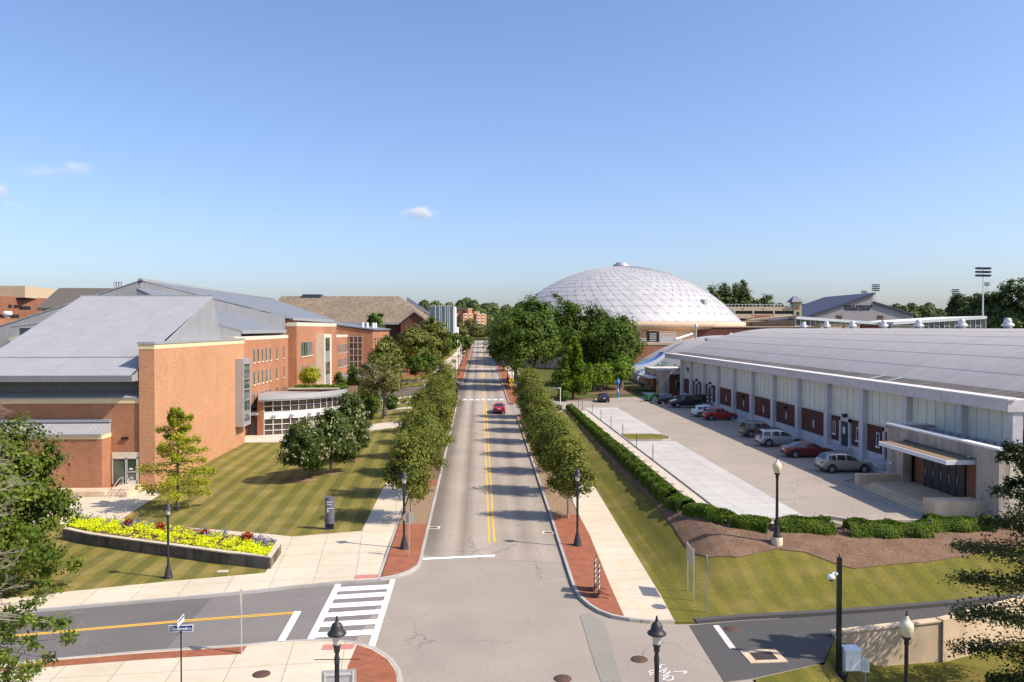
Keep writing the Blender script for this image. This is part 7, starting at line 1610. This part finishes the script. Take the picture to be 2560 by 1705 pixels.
for i, (x, y, h, r, lm) in enumerate(((-17, 430, 12, 4.5, 'leaf_far'), (-11.5, 465, 9.5, 4, 'leaf_dry'), (-6, 480, 13, 3.6, 'leaf_dry'), (0, 488, 9.5, 4, 'leaf_far'), (5.5, 492, 8.5, 4, 'leaf_far'), (12.5, 480, 16, 4, 'leaf_far'), (-24, 440, 15, 6, 'leaf_far'), (-1.8, 476, 8.5, 3.5, 'leaf_dry'))):
    make_tree('far_tree', '%s from the left of the far trees before the residence hall at the road end' % ['second', 'third', 'fourth', 'sixth', 'seventh', 'eighth', 'first', 'fifth'][i], gpos(x, y), lm, 121 + i, h, r, None, 1.0, .3, 110, 60, 1.3, .55, .25, -.8, 0, 'bark', 'far trees before the residence hall', 0, 5)
# tall trees beyond the garage and at the right edge
for i, (u, v, Y, r, lm, l) in enumerate(((1790, 712, 420, 7.5, 'leaf_far', 'tall dark tree beyond the dome rim, left one of the hill group'), (1815, 706, 430, 8, 'leaf_far', 'tall dark tree beyond the garage, second of the hill group'), (1838, 700, 425, 7.5, 'leaf_far', 'tall dark tree beyond the garage, third of the hill group'), (1862, 698, 430, 7, 'leaf_far', 'tallest dark tree beyond the garage, at the peak of the hill group'), (1880, 716, 420, 6.5, 'leaf_far', 'tall dark tree beyond the garage, right shoulder of the hill group'), (1925, 744, 430, 4.6, 'leaf_far', 'small separate tree on the skyline behind the garage rail'),
                                         (2418, 745, 330, 4.5, 'leaf_far', 'dark tree at the left end of the right hand skyline group'), (2462, 722, 320, 8.5, 'leaf_far', 'large dark tree behind the tall floodlight mast'), (2510, 712, 310, 9, 'leaf_far', 'large tree right of the tall floodlight mast'), (2556, 715, 305, 9, 'leaf_far', 'large dark tree at the right edge of the skyline'), (2600, 712, 300, 10, 'leaf_far', 'large dark tree cut by the right edge'))):
    x = (u - 1200) * Y / 1991; zt_ = 15 - (v - 820) * Y / 1991; z0 = 4.0
    make_tree('skyline_tree', l, (x, Y, z0), lm, 131 + i, zt_ - z0, r, None, 2.5, .4, 170, 65, 1.7, .62, .26, -.9, .12, 'bark', None, 0, 5)
# hemlock boughs at the right edge
cypress('hemlock_tree', 'dark hemlock whose drooping boughs reach in at the right edge above the retaining wall', (24.5, 33.2, -1.6), 'leaf_hemlock', 17, 1.2, 13.5, 5.0, 62, 760, .072, .2, .22, 'bark', .5, .14, .18)
# rounded trees at the left skyline
bush('green tree top peeping in at the left edge before the laboratory', (-74.5, 122, 0), 3.0, 17.3, 'leaf_lime', 88, .22, 90, 'shade_tree')
# the distant wood
rng = np.random.default_rng(200); Ps, Ns, Ts = [], [], []
for i in range(430):
    Y = rng.uniform(620, 1050); X = rng.uniform(-.52, .62) * Y
    u = 1200 + X * 1991 / Y
    top = 756 + 5 * math.sin(u * .021) + 4 * math.sin(u * .057 + 1) + (6 if u > 1900 else 0) + (10 if u < 1060 else 0)
    zt_ = 15 - (top - 820) * Y / 1991 + rng.normal() * 2.2 - max(0, (1050 - Y) / 430 * 6); r = rng.uniform(5.5, 9)
    n = 170; D = rng.normal(size=(n, 3)); D /= np.linalg.norm(D, axis=1, keepdims=True); D[:, 2] = np.abs(D[:, 2]) * 1.2 - .35
    P = np.array([X, Y, zt_ - r]) + D * np.array([r, r, r]) * (.8 + .3 * rng.random((n, 1))); Ps.append(P); Ns.append(D + rng.normal(size=(n, 3)) * .35 + np.array([0, 0, .3])); Ts.append(np.clip(.5 * rng.random() + .5 * rng.random(n), 0, 1))
P = np.concatenate(Ps); o = link('distant_wood', leaf_mesh('distant_wood', P, np.concatenate(Ns), 1.5, np.concatenate(Ts), rng, .8), 'leaf_far'); o['kind'] = 'stuff'; o['label'] = 'far wood along the horizon'
vs, fs = [], []
for Y, dz_ in ((600, -30), (760, 2), (1100, 10), (1800, 12)):
    for i in range(40):
        X = (-.6 + 1.35 * i / 39) * Y; vs.append((X, Y, (15 + 40 * Y / 1991 - 14) if dz_ > 0 else 6))
for j in range(3):
    for i in range(39): a = j * 40 + i; fs.append((a, a + 1, a + 41, a + 40))
struct(MB().add(vs, fs, True).build('hills', 'far_grass'))
# ---------------------------------------------------------------- clouds
def cloud(label, u, v, wpx, hpx, dens, seed, Y=2600):
    r = ray(u, v); k = Y / r[1]; c = (r[0] * k, Y, CAM_H + r[2] * k); sx, sz = wpx * Y / FPX / 2, hpx * Y / FPX / 2
    m = bpy.data.materials.new('cloud_vapour'); m.use_nodes = True; nt = m.node_tree; nt.nodes.clear(); out = nt.nodes.new('ShaderNodeOutputMaterial'); pv = nt.nodes.new('ShaderNodeVolumePrincipled')
    pv.inputs['Color'].default_value = (1, .985, .97, 1); pv.inputs['Anisotropy'].default_value = .0
    tc = nt.nodes.new('ShaderNodeTexCoord'); ln = nd(nt, 'ShaderNodeVectorMath', operation='LENGTH'); L_(nt, tc.outputs['Object'], ln.inputs[0])
    mp = nd(nt, 'ShaderNodeMapping'); mp.inputs['Location'].default_value = (seed, seed * .7, 0); mp.inputs['Scale'].default_value = (1.9, 1.5, 1.0); L_(nt, tc.outputs['Object'], mp.inputs[0])
    nz = nd(nt, 'ShaderNodeTexNoise', Scale=1.5, Detail=5, Roughness=.6); L_(nt, mp.outputs[0], nz.inputs['Vector'])
    a = nd(nt, 'ShaderNodeMath', operation='MULTIPLY_ADD'); L_(nt, nz.outputs[0], a.inputs[0]); a.inputs[1].default_value = -1.9; a.inputs[2].default_value = 1.62
    b = nd(nt, 'ShaderNodeMath', operation='SUBTRACT'); L_(nt, a.outputs[0], b.inputs[0]); L_(nt, ln.outputs['Value'], b.inputs[1])
    mr = nd(nt, 'ShaderNodeMapRange'); mr.inputs['From Min'].default_value = 0; mr.inputs['From Max'].default_value = .5; mr.inputs['To Max'].default_value = dens; L_(nt, b.outputs[0], mr.inputs[0])
    L_(nt, mr.outputs[0], pv.inputs['Density']); L_(nt, pv.outputs[0], out.inputs['Volume'])
    mb = MB(); n = 16; prof_ = [(math.sin(math.pi * i / 10), -math.cos(math.pi * i / 10)) for i in range(11)]; mb.lathe(prof_, n)
    o = mb.build('cloud', m, None, c); o.scale = (sx * 1.25, sx * .7, sz * 1.3); tag(o, label, 'cloud', 'small white clouds'); return o
cloud('small bright white cloud in the middle of the sky, above the brown roof', 1049, 533, 92, 40, .040, 3.1)
cloud('thin pinkish cloud streak high at the left', 190, 421, 96, 40, .016, 7.3); cloud('faint thin cloud streak left of the pinkish one', 105, 428, 140, 36, .008, 11.9)
cloud('white cloud cut by the left edge of the sky', -8, 478, 66, 56, .04, 5.5); cloud('faint pink cloud below the one at the left edge', 34, 511, 66, 26, .012, 9.1)
cloud('tiny faint cloud above the skyline trees on the right', 2014, 614, 36, 20, .009, 2.2)
sc.cycles.volume_bounces = 2
